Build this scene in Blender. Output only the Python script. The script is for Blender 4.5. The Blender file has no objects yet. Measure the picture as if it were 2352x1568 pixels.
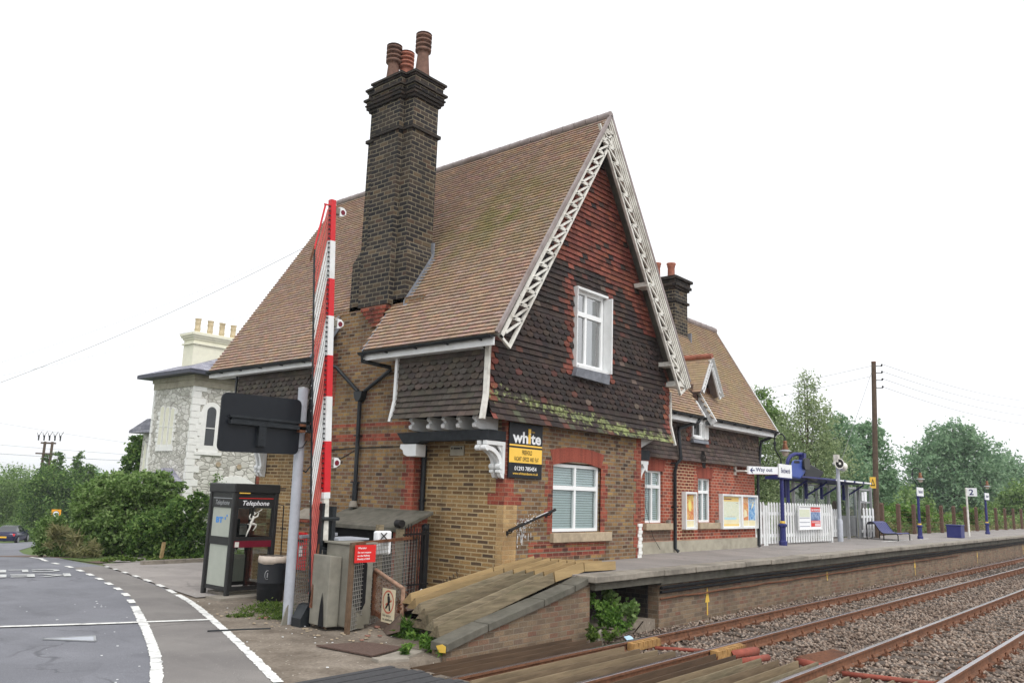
import bpy, math, random
import numpy as np
from mathutils import Vector as V, Matrix
R = math.radians
random.seed(7)
SC = bpy.context.scene
COL = SC.collection

# ------------------------------------------------------------------ camera, sky, sun, exposure
def cam_setup():
    f, yaw, pit, rol = 1870.0, R(49.5), R(10.6), R(1.92)
    fw = V((math.sin(yaw)*math.cos(pit), math.cos(yaw)*math.cos(pit), math.sin(pit)))
    r0 = V((math.cos(yaw), -math.sin(yaw), 0)); u0 = r0.cross(fw)
    rt = r0*math.cos(rol)+u0*math.sin(rol); up = -r0*math.sin(rol)+u0*math.cos(rol)
    cd = bpy.data.cameras.new('camera'); co = bpy.data.objects.new('camera', cd); COL.objects.link(co)
    m = Matrix.Identity(4)
    for i in range(3):
        m[i][0] = rt[i]; m[i][1] = up[i]; m[i][2] = -fw[i]
    m[2][3] = 2.2
    co.matrix_world = m
    cd.sensor_width = 36; cd.lens = 36*f/2352; cd.clip_start = .05; cd.clip_end = 4000
    SC.camera = co
cam_setup()
W = bpy.data.worlds.new('World'); SC.world = W; W.use_nodes = True
wn, wl = W.node_tree.nodes, W.node_tree.links
wn.clear()
sky = wn.new('ShaderNodeTexSky'); sky.sky_type = 'NISHITA'; sky.sun_disc = False
SUN_EL, SUN_AZ = R(52), R(205)
sky.sun_elevation = SUN_EL; sky.sun_rotation = SUN_AZ; sky.air_density = 1.0; sky.dust_density = 4.0; sky.ozone_density = 1.0
hs = wn.new('ShaderNodeHueSaturation'); hs.inputs['Saturation'].default_value = .12
mx = wn.new('ShaderNodeMix'); mx.data_type = 'RGBA'; mx.inputs[0].default_value = .65   # the cloud sheet evens the clear sky out
mx.inputs[7].default_value = (9.6, 9.75, 10.0, 1)
bg = wn.new('ShaderNodeBackground'); bg.inputs['Strength'].default_value = .12
wo = wn.new('ShaderNodeOutputWorld')
wl.new(sky.outputs[0], hs.inputs['Color']); wl.new(hs.outputs[0], mx.inputs[6]); wl.new(mx.outputs[2], bg.inputs['Color']); wl.new(bg.outputs[0], wo.inputs[0])
sd = bpy.data.lights.new('sun', 'SUN'); sd.energy = 1.0; sd.angle = R(25); sd.color = (1, .97, .93)
so = bpy.data.objects.new('sun', sd); COL.objects.link(so)
sdir = V((math.sin(SUN_AZ)*math.cos(SUN_EL), math.cos(SUN_AZ)*math.cos(SUN_EL), math.sin(SUN_EL)))
so.rotation_euler = sdir.to_track_quat('Z', 'Y').to_euler(); so.location = (0, -10, 40)
vs = SC.view_settings
SC.display_settings.display_device = 'sRGB'
vs.view_transform = 'Standard'; vs.look = 'None'; vs.gamma = 1; vs.exposure = 0.45
SC.cycles.max_bounces = 6; SC.cycles.transparent_max_bounces = 12

# ------------------------------------------------------------------ object helpers
def tag(o, label=None, cat=None, group=None, kind=None):
    if label: o['label'] = label
    if cat: o['category'] = cat
    if group: o['group'] = group
    if kind: o['kind'] = kind
    return o
def empty(name, loc, label, cat, group=None):
    o = bpy.data.objects.new(name, None); COL.objects.link(o)
    o.empty_display_size = .2
    o.location = loc
    return tag(o, label, cat, group)
def wloc(o):
    p = V((0, 0, 0))
    while o is not None:
        p = p+o.location; o = o.parent
    return p
def link_mesh(name, me, mats, parent=None, origin=None):
    o = bpy.data.objects.new(name, me); COL.objects.link(o)
    for m in (mats if isinstance(mats, (list, tuple)) else [mats]): me.materials.append(m)
    n = len(me.vertices); co = np.empty(n*3, np.float32); me.vertices.foreach_get('co', co); co = co.reshape(-1, 3)
    if parent is not None:
        o.parent = parent; b = np.array(wloc(parent))
    else:
        if origin is None:
            mn, mxx = co.min(0), co.max(0); b = np.array([(mn[0]+mxx[0])/2, (mn[1]+mxx[1])/2, mn[2]])
        else: b = np.array(origin, float)
        o.location = b
    me.vertices.foreach_set('co', (co-b).astype(np.float32).ravel())
    me.update()
    return o
def copy_tree(o, loc=None, parent=None):
    c = o.copy(); COL.objects.link(c)
    if parent is not None: c.parent = parent
    if loc is not None: c.location = loc
    for ch in list(o.children): copy_tree(ch, None, c)
    return c
def add_uv(me):
    n = len(me.vertices); co = np.empty(n*3, np.float32); me.vertices.foreach_get('co', co); co = co.reshape(-1, 3)
    nf = len(me.polygons); no = np.empty(nf*3, np.float32); me.polygons.foreach_get('normal', no); no = no.reshape(-1, 3)
    tot = np.empty(nf, np.int32); me.polygons.foreach_get('loop_total', tot)
    nl = len(me.loops); vi = np.empty(nl, np.int32); me.loops.foreach_get('vertex_index', vi)
    t = np.stack([-no[:, 1], no[:, 0], np.zeros(nf)], 1); ln = np.linalg.norm(t, axis=1)
    flat = np.abs(no[:, 2]) > .93
    t[~flat] /= ln[~flat][:, None]; t[flat] = (1, 0, 0)
    vv = np.cross(no, t); vv[flat] = (0, 1, 0)
    fi = np.repeat(np.arange(nf), tot); p = co[vi]
    uv = np.stack([(p*t[fi]).sum(1), (p*vv[fi]).sum(1)], 1).astype(np.float32)
    l = me.uv_layers.new(name='UVMap'); l.data.foreach_set('uv', uv.ravel())
class MB:
    def __init__(s): s.v = []; s.f = []; s.m = []; s.c = []; s.M = None; s.smooth = []
    def add(s, vs, fs, m=0, c=None, sm=False):
        k = len(s.v)
        if s.M is not None: vs = [tuple(s.M @ V(p)) for p in vs]
        s.v.extend(tuple(p) for p in vs)
        for f in fs: s.f.append(tuple(i+k for i in f)); s.m.append(m); s.c.append(c); s.smooth.append(sm)
        return s
    def box(s, a, b, m=0, c=None):
        x0, y0, z0 = a; x1, y1, z1 = b
        if x0 > x1: x0, x1 = x1, x0
        if y0 > y1: y0, y1 = y1, y0
        if z0 > z1: z0, z1 = z1, z0
        return s.add([(x0,y0,z0),(x1,y0,z0),(x1,y1,z0),(x0,y1,z0),(x0,y0,z1),(x1,y0,z1),(x1,y1,z1),(x0,y1,z1)],
            [(0,3,2,1),(4,5,6,7),(0,1,5,4),(1,2,6,5),(2,3,7,6),(3,0,4,7)], m, c)
    def bar(s, p, q, w, h, up=(0,0,1), m=0, c=None):
        """box from p to q, w wide sideways, h tall along up"""
        p, q = V(p), V(q); d = (q-p).normalized(); sd_ = d.cross(V(up))
        if sd_.length < 1e-4: sd_ = d.cross(V((1,0,0)))
        sd_.normalize(); u = sd_.cross(d)
        a, b = sd_*(w/2), u*(h/2)
        vs_ = [p-a-b, p+a-b, p+a+b, p-a+b, q-a-b, q+a-b, q+a+b, q-a+b]
        return s.add(vs_, [(0,1,2,3),(7,6,5,4),(0,4,5,1),(1,5,6,2),(2,6,7,3),(3,7,4,0)], m, c)
    def prism(s, poly, vec, m=0, c=None):
        n = len(poly); vec = V(vec); P = [V(p) for p in poly]
        nrm = V((0,0,0))
        for i in range(n): nrm += P[i].cross(P[(i+1) % n])
        if nrm.dot(vec) > 0: P.reverse()
        vs_ = P+[p+vec for p in P]
        fs = [tuple(range(n)), tuple(range(2*n-1, n-1, -1))]
        for i in range(n):
            j = (i+1) % n; fs.append((j, i, i+n, j+n))
        return s.add(vs_, fs, m, c)
    def tube(s, path, r, n=8, m=0, c=None, cap=True):
        P = [V(p) for p in path]; k = len(P)
        rs = r if isinstance(r, (list, tuple)) else [r]*k
        d0 = (P[1]-P[0]).normalized()
        a = d0.orthogonal().normalized(); vs_ = []; 
        for i in range(k):
            d = ((P[min(i+1,k-1)]-P[max(i-1,0)])).normalized()
            a = (a-d*a.dot(d)).normalized(); b = d.cross(a)
            for j in range(n):
                t = 2*math.pi*j/n; vs_.append(P[i]+(a*math.cos(t)+b*math.sin(t))*rs[i])
        fs = []
        for i in range(k-1):
            for j in range(n):
                q = (j+1) % n; fs.append((i*n+j, i*n+q, (i+1)*n+q, (i+1)*n+j))
        s.add(vs_, fs, m, c, n > 5)
        if cap: s.add(vs_[:n], [tuple(range(n-1,-1,-1))], m, c); s.add(vs_[-n:], [tuple(range(n))], m, c)
        return s
    def lathe(s, prof, cen, n=16, m=0, c=None):
        cx, cy, cz = cen; vs_ = []; k = len(prof)
        for r_, z in prof:
            for j in range(n):
                t = 2*math.pi*j/n; vs_.append((cx+r_*math.cos(t), cy+r_*math.sin(t), cz+z))
        fs = []
        for i in range(k-1):
            for j in range(n):
                q = (j+1) % n; fs.append((i*n+j, i*n+q, (i+1)*n+q, (i+1)*n+j))
        s.add(vs_, fs, m, c, n > 8)
        s.add(vs_[:n], [tuple(range(n-1,-1,-1))], m, c); s.add(vs_[-n:], [tuple(range(n))], m, c)
        return s
    def quad(s, a, b, c_, d, m=0, c=None): return s.add([a,b,c_,d], [(0,1,2,3)], m, c)
    def build(s, name, mats, parent=None, origin=None, bevel=0):
        me = bpy.data.meshes.new(name); me.from_pydata([tuple(p) for p in s.v], [], s.f)
        me.polygons.foreach_set('material_index', s.m)
        me.polygons.foreach_set('use_smooth', s.smooth)
        me.update(); add_uv(me)
        if any(c is not None for c in s.c):
            at = me.color_attributes.new('tint', 'FLOAT_COLOR', 'CORNER')
            tot = [len(f) for f in s.f]
            arr = np.repeat(np.array([(tuple(c)+(1,))[:4] if c is not None else (.5,.5,.5,1) for c in s.c], np.float32), tot, axis=0)
            at.data.foreach_set('color', arr.ravel())
        o = link_mesh(name, me, mats, parent, origin)
        if bevel:
            b = o.modifiers.new('bevel', 'BEVEL'); b.width = bevel; b.segments = 2; b.limit_method = 'ANGLE'; b.angle_limit = R(40)
        return o
def mesh_np(name, verts, faces, mats, parent=None, origin=None, smooth=False):
    """fast mesh from numpy arrays; all faces have the same vertex count"""
    me = bpy.data.meshes.new(name); nf, k = faces.shape
    me.vertices.add(len(verts)); me.vertices.foreach_set('co', np.asarray(verts, np.float32).ravel())
    me.loops.add(nf*k); me.loops.foreach_set('vertex_index', faces.astype(np.int32).ravel())
    me.polygons.add(nf); me.polygons.foreach_set('loop_start', np.arange(0, nf*k, k, dtype=np.int32))
    me.polygons.foreach_set('loop_total', np.full(nf, k, np.int32))
    if smooth: me.polygons.foreach_set('use_smooth', np.ones(nf, bool))
    me.update(calc_edges=True); me.validate()
    return link_mesh(name, me, mats, parent, origin)

# ------------------------------------------------------------------ lettering (the built-in font), made first while the scene is small
_tc = {}
def glyphs(s, bold=0.0, shear=0.0):
    k = (s, bold, shear)
    if k not in _tc:
        cu = bpy.data.curves.new('t', 'FONT'); cu.body = s; cu.offset = bold; cu.shear = shear; cu.resolution_u = 3
        o = bpy.data.objects.new('t', cu); COL.objects.link(o)
        dg = bpy.context.evaluated_depsgraph_get(); dg.update()
        me = bpy.data.meshes.new_from_object(o.evaluated_get(dg))
        n = len(me.vertices); co = np.empty(n*3, np.float32); me.vertices.foreach_get('co', co); co = co.reshape(-1, 3)
        fs = [tuple(p.vertices) for p in me.polygons]
        bpy.data.objects.remove(o); bpy.data.meshes.remove(me); bpy.data.curves.remove(cu)
        mn, mxx = co.min(0), co.max(0); co = (co-mn)/np.maximum(mxx-mn, 1e-6)
        _tc[k] = (co, fs)
    return _tc[k]
def put_text(mb, s, p, u, v, w, h, m=0, bold=0.0, shear=0.0, off=.004):
    """letters filling the box w x h whose lower left corner is p; u, v unit directions"""
    co, fs = glyphs(s, bold, shear); p, u, v = V(p), V(u), V(v); n = u.cross(v)*off
    mb.add([tuple(p+u*(float(c[0])*w)+v*(float(c[1])*h)+n) for c in co], fs, m)
for s_, b_, h_ in (('white',.03,0),('FREEHOLD',.01,0),('VACANT  OFFICES  AND  FLAT',.01,0),('01293 785454',.015,0),('www.whiteandsons.co.uk',.01,0),('& Sons',0,0),('Way out',.015,0),
    ('Betchworth',.01,0),('2',.02,0),('Telephone',.015,.25),('BT',.05,0),('40',.03,0),('KEEP',.02,0),('CLEAR',.02,0),('ON THE MOVE?',.02,0),('TOP LONDON',.01,0),('ATTRACTIONS',.01,0),('Warning',.02,0),
    ('Do not trespass',.02,0),('on the Railway',.02,0),('Penalty \u00a31000',.02,0),('No entry',.01,0),('to platform',.01,0)): glyphs(s_, b_, h_)

# ------------------------------------------------------------------ materials
def S(r, g, b): return tuple(((c/255)/12.92 if c/255 <= .04045 else ((c/255+.055)/1.055)**2.4) for c in (r, g, b))
def c4(c): return tuple(c)+(1,)
class NM:
    def __init__(s, name, rough=.8, metal=0.0, spec=.3):
        s.mat = bpy.data.materials.new(name); s.mat.use_nodes = True; nt = s.mat.node_tree
        s.n, s.l = nt.nodes, nt.links; s.b = s.n['Principled BSDF']; s.out = s.n['Material Output']
        s.b.inputs['Roughness'].default_value = rough; s.b.inputs['Metallic'].default_value = metal; s.b.inputs['Specular IOR Level'].default_value = spec
    def new(s, t, **kw):
        x = s.n.new('ShaderNode'+t)
        for k, v in kw.items(): setattr(x, k, v)
        return x
    def sock(s, v, inp):
        if hasattr(v, 'is_linked'): s.l.new(v, inp)
        elif isinstance(v, tuple) and len(v) == 3 and inp.type == 'RGBA': inp.default_value = c4(v)
        else: inp.default_value = v
    def mix(s, f, a, b, mode='MIX'):
        x = s.new('Mix', data_type='RGBA', blend_type=mode); s.sock(f, x.inputs[0]); s.sock(a, x.inputs[6]); s.sock(b, x.inputs[7]); return x.outputs[2]
    def math(s, op, a, b=0.0, c=None):
        x = s.new('Math', operation=op); s.sock(a, x.inputs[0]); s.sock(b, x.inputs[1])
        if c is not None: s.sock(c, x.inputs[2])
        return x.outputs[0]
    def pos(s): return s.new('NewGeometry').outputs['Position']
    def objco(s): return s.new('TexCoord').outputs['Object']
    def uv(s): return s.new('UVMap', uv_map='UVMap').outputs[0]
    def scale(s, co, v):
        x = s.new('VectorMath', operation='MULTIPLY'); s.l.new(co, x.inputs[0]); x.inputs[1].default_value = v; return x.outputs[0]
    def noise(s, co, sc, det=4, rough=.6):
        x = s.new('TexNoise'); s.l.new(co, x.inputs['Vector']); x.inputs['Scale'].default_value = sc; x.inputs['Detail'].default_value = det; x.inputs['Roughness'].default_value = rough; return x.outputs['Fac']
    def ramp(s, f, stops, const=False):
        x = s.new('ValToRGB'); s.l.new(f, x.inputs[0]); e = x.color_ramp.elements
        if const: x.color_ramp.interpolation = 'CONSTANT'
        while len(e) < len(stops): e.new(.5)
        for k, (p, c) in zip(e, stops):
            k.position = p; k.color = c4(c) if isinstance(c, tuple) else (c, c, c, 1)
        return x.outputs[0]
    def maprange(s, f, a, b, c=0.0, d=1.0):
        x = s.new('MapRange'); s.l.new(f, x.inputs[0]); 
        for i, v in enumerate((a, b, c, d)): x.inputs[i+1].default_value = v
        return x.outputs[0]
    def bump(s, h, st=.3, d=.02):
        x = s.new('Bump'); x.inputs['Strength'].default_value = st; x.inputs['Distance'].default_value = d; s.l.new(h, x.inputs['Height']); s.l.new(x.outputs[0], s.b.inputs['Normal'])
    def col(s, v): s.sock(v, s.b.inputs['Base Color']); return s
def plain(name, c, rough=.6, metal=0.0, var=.25, sc=6.0, dirt=None, dirtamt=.5, bump=0.0, spec=.3, st=None):
    """painted or plain surface with uneven wear; dirt is the colour of the stains"""
    m = NM(name, rough, metal, spec); co = m.objco()
    if st: co = m.scale(co, st)
    n1 = m.noise(co, sc, 5); n2 = m.noise(co, sc*.23, 3)
    lo = tuple(x*(1-var) for x in c); hi = tuple(min(1, x*(1+var*.6)) for x in c)
    base = m.ramp(n1, [(.3, lo), (.7, hi)])
    if dirt is not None: base = m.mix(m.math('MULTIPLY', m.maprange(n2, .5, .72), dirtamt), base, dirt)
    m.col(base)
    if bump: m.bump(m.noise(co, sc*6, 4), bump, .01)
    return m.mat
def brick(name, stops, mortar, bw=.22, bh=.08, ms=.011, dirt=(.03,.028,.025), dirtamt=.35, sq=1.0, low=None):
    m = NM(name, .9); uv = m.uv()
    wob = m.noise(uv, 9, 2); add = m.new('VectorMath', operation='MULTIPLY_ADD')
    cx_ = m.new('CombineXYZ'); m.l.new(wob, cx_.inputs[0]); m.l.new(m.noise(uv, 7.3, 2), cx_.inputs[1])
    m.l.new(cx_.outputs[0], add.inputs[0]); add.inputs[1].default_value = (.014, .012, 0); m.l.new(uv, add.inputs[2])
    br = m.new('TexBrick', offset=.5, offset_frequency=2, squash=sq, squash_frequency=2)
    m.l.new(add.outputs[0], br.inputs['Vector'])
    for k, v in (('Color1',(0,0,0,1)),('Color2',(1,1,1,1)),('Mortar',(.5,.5,.5,1)),('Scale',1.0),('Mortar Size',ms),('Mortar Smooth',.25),('Bias',0.0),('Brick Width',bw),('Row Height',bh)): br.inputs[k].default_value = v
    c = m.ramp(br.outputs['Color'], stops)
    fine = m.noise(uv, 38, 4); c = m.mix(.55, c, m.ramp(fine, [(.25, .35), (.75, 1.5)]), 'MULTIPLY')
    c = m.mix(br.outputs['Fac'], c, mortar)
    blot = m.noise(uv, 1.1, 5, .65)
    c = m.mix(m.math('MULTIPLY', m.maprange(blot, .48, .72), dirtamt), c, dirt)
    stk = m.noise(m.scale(uv, (3.2, .32, 1)), 1.3, 5, .6); c = m.mix(m.math('MULTIPLY', m.maprange(stk, .52, .72), .38), c, tuple(x*.9 for x in dirt))
    lim = m.noise(m.scale(uv, (1.7, 1.2, 1)), 2.1, 5, .7); c = m.mix(m.math('MULTIPLY', m.maprange(lim, .6, .74), .22), c, mortar)
    m.col(c)
    h = m.math('ADD', m.math('MULTIPLY', m.math('SUBTRACT', 1.0, br.outputs['Fac']), 1.0), m.math('MULTIPLY', fine, .35))
    m.bump(h, .6, .012)
    return m.mat
def tinted(name, rough=.85, moss=None, sc=14.0, band=False):
    """per-tile colour from the mesh, plus weathering; moss = list of (centre, radius, colour)"""
    m = NM(name, rough); a = m.new('Attribute', attribute_name='tint').outputs['Color']; p = m.pos()
    c = m.mix(.7, a, m.ramp(m.noise(p, sc, 5), [(.25, .55), (.75, 1.35)]), 'MULTIPLY')
    if moss:
        for cen, rad, mc, amt in moss:
            d = m.new('VectorMath', operation='DISTANCE'); m.l.new(p, d.inputs[0]); d.inputs[1].default_value = cen
            k = m.maprange(d.outputs['Value'], 0.0, rad, 1.0, 0.0); k = m.math('MULTIPLY', k, m.maprange(m.noise(p, 1.6, 5), .35, .65)); c = m.mix(m.math('MULTIPLY', k, amt), c, mc)
    if band:   # moss and lichen along the lowest courses of the gable, creeping up in patches
        sp = m.new('SeparateXYZ'); m.l.new(p, sp.inputs[0]); zc = m.math('ADD', sp.outputs[2], m.math('MULTIPLY', sp.outputs[0], .075))
        k = m.math('MULTIPLY', m.maprange(zc, 4.42, 4.8), m.maprange(zc, 5.15, 4.85)); front = m.math('LESS_THAN', sp.outputs[1], 9.84)
        n = m.math('ADD', m.math('MULTIPLY', m.noise(p, 9, 5, .75), .75), m.math('MULTIPLY', m.noise(p, 1.4, 3), .35)); f = m.math('MULTIPLY', m.maprange(m.math('ADD', n, m.math('MULTIPLY', m.math('SUBTRACT', k, 1.0), .22)), .52, .60), front)
        c = m.mix(m.math('MULTIPLY', f, .9), c, m.ramp(m.noise(p, 17, 3), [(.3, S(112,120,74)), (.6, S(150,160,104)), (.75, S(196,202,172))]))
        dr = m.math('MULTIPLY', m.maprange(m.noise(m.scale(p, (9, 9, 1.6)), 1.6, 3, .7), .71, .75), front); c = m.mix(m.math('MULTIPLY', dr, .55), c, S(206,206,196))
    m.col(c); m.bump(m.noise(p, 60, 3), .3, .006)
    return m.mat
M = {}
YEL = [(0,S(78,58,46)),(.14,S(128,98,68)),(.34,S(156,124,80)),(.48,S(114,82,68)),(.6,S(162,132,84)),(.74,S(106,76,68)),(.88,S(134,102,68)),(1,S(68,56,50))]
M['stock'] = brick('stock_brick', YEL, S(134,124,108), .2, .08, .012)
M['infill'] = brick('infill_brick', [(0,S(108,84,58)),(.15,S(142,112,74)),(.5,S(168,136,90)),(.75,S(130,102,68)),(.88,S(84,70,58)),(1,S(154,124,84))], S(180,160,124), .28, .08, .014, dirtamt=.35)
RED = [(0,S(104,50,42)),(.3,S(146,72,56)),(.6,S(162,86,66)),(.85,S(130,62,52)),(1,S(90,52,48))]
M['red'] = brick('red_brick', RED, S(150,112,92), .2, .08, .008, dirtamt=.2)
M['wing'] = brick('red_brick_wall', [(0,S(112,56,46)),(.3,S(160,76,56)),(.6,S(178,90,66)),(.85,S(146,68,52)),(1,S(108,68,60))], S(180,146,126), .2, .08, .01, dirtamt=.25)
M['brown'] = brick('brown_brick', [(0,S(96,74,62)),(.4,S(126,94,76)),(.8,S(108,84,72)),(1,S(140,100,80))], S(130,116,102), .2, .08, .01)
M['stack'] = brick('sooty_brick', [(0,S(36,35,37)),(.35,S(50,46,46)),(.6,S(72,62,54)),(.78,S(44,42,43)),(.93,S(98,84,66)),(1,S(78,60,52))], S(126,118,100), .25, .1, .01, dirtamt=.4)
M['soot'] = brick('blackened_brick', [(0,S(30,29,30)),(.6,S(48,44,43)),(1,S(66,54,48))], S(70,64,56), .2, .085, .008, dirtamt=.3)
M['platbrick'] = brick('platform_brick', [(0,S(104,90,76)),(.3,S(126,108,88)),(.6,S(138,118,96)),(.85,S(124,90,74)),(1,S(112,98,84))], S(132,120,104), .22, .08, .008, dirt=S(84,70,60), dirtamt=.6)
M['roof'] = tinted('clay_roof_tile', .85, [((12.7,10.8,8.2), 2.3, S(122,122,66), .95), ((11.6,12.3,6.9), 1.6, S(130,122,80), .6), ((12.3,12.3,7.8), 1.2, S(126,122,78), .6), ((22.5,10.8,5.6), 4.2, S(168,152,114), .75), ((20,10.4,5.0), 4.0, S(166,150,114), .7), ((23.5,11.5,7.0), 3.0, S(166,150,114), .6)])
M['hung'] = tinted('hung_wall_tile', .8, band=True)
M['white'] = plain('white_paint', S(226,228,228), .45, var=.06, dirt=S(150,146,136), dirtamt=.35)
M['oldwhite'] = plain('flaking_white_paint', S(222,220,212), .6, var=.14, sc=11, dirt=S(128,116,102), dirtamt=.6, bump=.3)
M['upvc'] = plain('white_window_frame', S(238,240,240), .35, var=.02)
M['black'] = plain('black_gutter_paint', S(34,38,42), .4, var=.3, dirt=S(70,72,70), dirtamt=.4)
M['beam'] = plain('black_timber_beam', S(38,42,46), .7, var=.4, sc=9, bump=.4)
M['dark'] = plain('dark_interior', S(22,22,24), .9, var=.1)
M['soffit'] = plain('grey_soffit_board', S(120,116,108), .8, var=.2)  # mottled grey board on the underside of the roof slabs
M['lead'] = plain('lead_flashing', S(128,132,140), .55, var=.3, sc=8)
M['stone'] = plain('sandstone_sill', S(176,160,136), .85, var=.2, sc=9, dirt=S(110,100,86), bump=.3)
M['ochre'] = brick('ochre_washed_brick', [(0,S(150,120,84)),(.5,S(188,158,112)),(1,S(170,138,96))], S(176,152,114), .22, .08, .01, dirt=S(118,92,66), dirtamt=.5)
M['render'] = plain('cement_render', S(168,162,146), .9, var=.18, sc=5, dirt=S(110,104,92), bump=.3)
M['concrete'] = plain('weathered_concrete', S(148,141,130), .9, var=.22, sc=7, dirt=S(76,72,66), dirtamt=.6, bump=.4)
M['dkconcrete'] = plain('dark_mossy_concrete', S(100,97,88), .9, var=.3, sc=5, dirt=S(58,60,48), dirtamt=.7, bump=.4)
M['terra'] = plain('terracotta_pot', S(164,106,88), .8, var=.25, sc=12, dirt=S(80,62,54), dirtamt=.5)
M['terrasoot'] = plain('sooty_terracotta', S(116,88,76), .8, var=.35, sc=12, dirt=S(54,46,44), dirtamt=.7)
M['buff'] = plain('buff_chimney_pot', S(200,184,152), .8, var=.2, sc=12, dirt=S(120,104,84))
M['ridge'] = plain('ridge_tile', S(152,142,140), .8, var=.25, sc=5, dirt=S(120,104,96), dirtamt=.6)
M['blueP'] = plain('blue_paint', S(46,50,108), .45, var=.12, sc=8)
M['blueL'] = plain('bright_blue_panel', S(60,84,160), .45, var=.1)
M['yellow'] = plain('yellow_paint', S(222,184,80), .5, var=.06)
M['yelsign'] = plain('yellow_sign_face', S(246,200,84), .5, var=.03)
M['blacksign'] = plain('black_sign_face', S(24,28,34), .45, var=.1)
M['wsign'] = plain('white_sign_face', S(236,238,240), .5, var=.02)
M['ink'] = plain('black_ink', S(28,26,26), .6, var=.05)
M['navy'] = plain('navy_ink', S(36,44,100), .6, var=.05)
M['orange'] = plain('orange_sign_face', S(232,158,40), .5, var=.05)
M['redP'] = plain('red_paint', S(204,24,34), .4, var=.06, spec=.5)
M['redsign'] = plain('red_sign_face', S(212,40,38), .5, var=.04)
M['maroon'] = plain('maroon_panel', S(112,26,44), .4, var=.1)
M['galv'] = plain('galvanised_steel', S(172,176,184), .5, 0, var=.12, sc=7)
M['alum'] = plain('grey_aluminium', S(160,162,164), .4, .4, var=.1)
M['rust'] = plain('rusty_steel', S(116,76,54), .85, var=.4, sc=14, dirt=S(70,48,38), dirtamt=.7, bump=.4)
M['rail_side'] = plain('rusty_rail', S(122,84,62), .85, var=.35, sc=16, dirt=S(80,58,46), dirtamt=.6, bump=.2)
M['rail_top'] = plain('polished_rail_head', S(168,160,164), .22, .9, var=.1)
M['gate_rail'] = plain('worn_rusty_pipe', S(160,130,110), .7, var=.4, sc=15, dirt=S(110,66,40), dirtamt=.9)
M['tin'] = plain('grey_painted_cabinet', S(134,131,120), .65, var=.2, sc=5, dirt=S(92,88,74), dirtamt=.8)
M['meshwire'] = plain('dull_galvanised_wire', S(140,138,132), .5, var=.1)
M['kiosk'] = plain('dark_brown_kiosk_frame', S(52,52,52), .4, .3, var=.15)
M['binblack'] = plain('black_plastic_bin', S(30,32,36), .5, var=.2)
M['liner'] = plain('translucent_bin_liner', S(204,190,176), .4, var=.15, sc=14)
for nm_, c_ in (('timber_old',(128,116,94)),('timber_old_b',(142,130,108)),('timber_old_c',(112,101,82))): M[nm_] = plain('weathered_grey_timber', S(*c_), .92, var=.45, sc=26, dirt=S(92,92,70), dirtamt=.35, bump=.6, st=(.1,1,1))
M['timber_new_b'] = plain('new_yellow_timber', S(150,128,92), .88, var=.3, sc=14, dirt=S(120,104,72), bump=.4, st=(.12,1,1))
M['timber_new'] = plain('new_yellow_timber', S(166,142,102), .85, var=.25, sc=14, dirt=S(140,118,82), bump=.4, st=(.12,1,1))
M['timber_dark'] = plain('dark_oily_timber', S(88,70,54), .9, var=.35, sc=14, dirt=S(56,46,38), bump=.5, st=(.1,1,1))
M['timber_mid_b'] = plain('brown_timber', S(116,100,80), .92, var=.4, sc=16, dirt=S(84,72,58), bump=.6, st=(.12,1,1))
M['timber_mid'] = plain('brown_timber', S(136,120,96), .9, var=.4, sc=14, dirt=S(104,88,68), bump=.5, st=(.1,1,1))
M['sleeper'] = plain('dark_timber_sleeper', S(92,82,74), .9, var=.3, sc=6, bump=.5)
M['pole_wood'] = plain('creosoted_pole', S(92,78,66), .9, var=.3, sc=7)
M['concpost'] = plain('brown_timber_post', S(98,76,64), .9, var=.25, sc=8)
M['rubber'] = plain('rubber_crossing', S(70,70,72), .85, var=.2, sc=20, bump=.3)
M['liteslate'] = plain('grey_slate', S(150,150,160), .6, var=.2, sc=4)
M['cream'] = plain('cream_stucco', S(226,224,204), .8, var=.06)
M['wstone'] = plain('white_painted_stone', S(232,232,228), .75, var=.06)
M['ductred'] = plain('orange_plastic_duct', S(150,80,66), .75, var=.3, sc=9, dirt=S(100,72,60), dirtamt=.8)
M['paintline'] = plain('white_road_paint', S(228,228,224), .85, var=.14, sc=26, dirt=S(136,136,138), dirtamt=.75)
M['fadedline'] = plain('worn_white_road_paint', S(196,198,196), .85, var=.25, sc=18, dirt=S(120,120,124), dirtamt=.8)
M['orangeline'] = plain('orange_road_paint', S(196,140,74), .85, var=.2, sc=18)
M['copper'] = plain('copper_lamp_hood', S(138,96,70), .45, .3, var=.35)
M['carpaint'] = plain('dark_blue_car_paint', S(30,30,62), .2, .2, var=.05, spec=.6)
M['tyre'] = plain('tyre_rubber', S(26,26,28), .9, var=.1)
M['brass'] = plain('numberplate_yellow', S(236,186,50), .5, var=.03)
def glassmat(name, tint=(.75,.8,.8), refl=.25, trans=1.0):
    m = NM(name, .05); m.n.remove(m.b)
    t = m.new('BsdfTransparent'); t.inputs[0].default_value = c4(tint); g = m.new('BsdfGlossy'); g.inputs['Roughness'].default_value = .03
    lw = m.new('LayerWeight'); lw.inputs[0].default_value = .35
    mxs = m.new('MixShader'); f = m.math('MULTIPLY_ADD', lw.outputs['Fresnel'], .7, refl*.3); m.l.new(f, mxs.inputs[0]); m.l.new(t.outputs[0], mxs.inputs[1]); m.l.new(g.outputs[0], mxs.inputs[2]); m.l.new(mxs.outputs[0], m.out.inputs[0])
    return m.mat
M['glass'] = glassmat('window_glass', (.9,.93,.93), .18)
M['skyglass'] = glassmat('sky_reflecting_glass', (.7,.75,.77), 1.5)
M['darkglass'] = plain('dark_glass', S(26,32,36), .06, var=.1, spec=.8)
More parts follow.
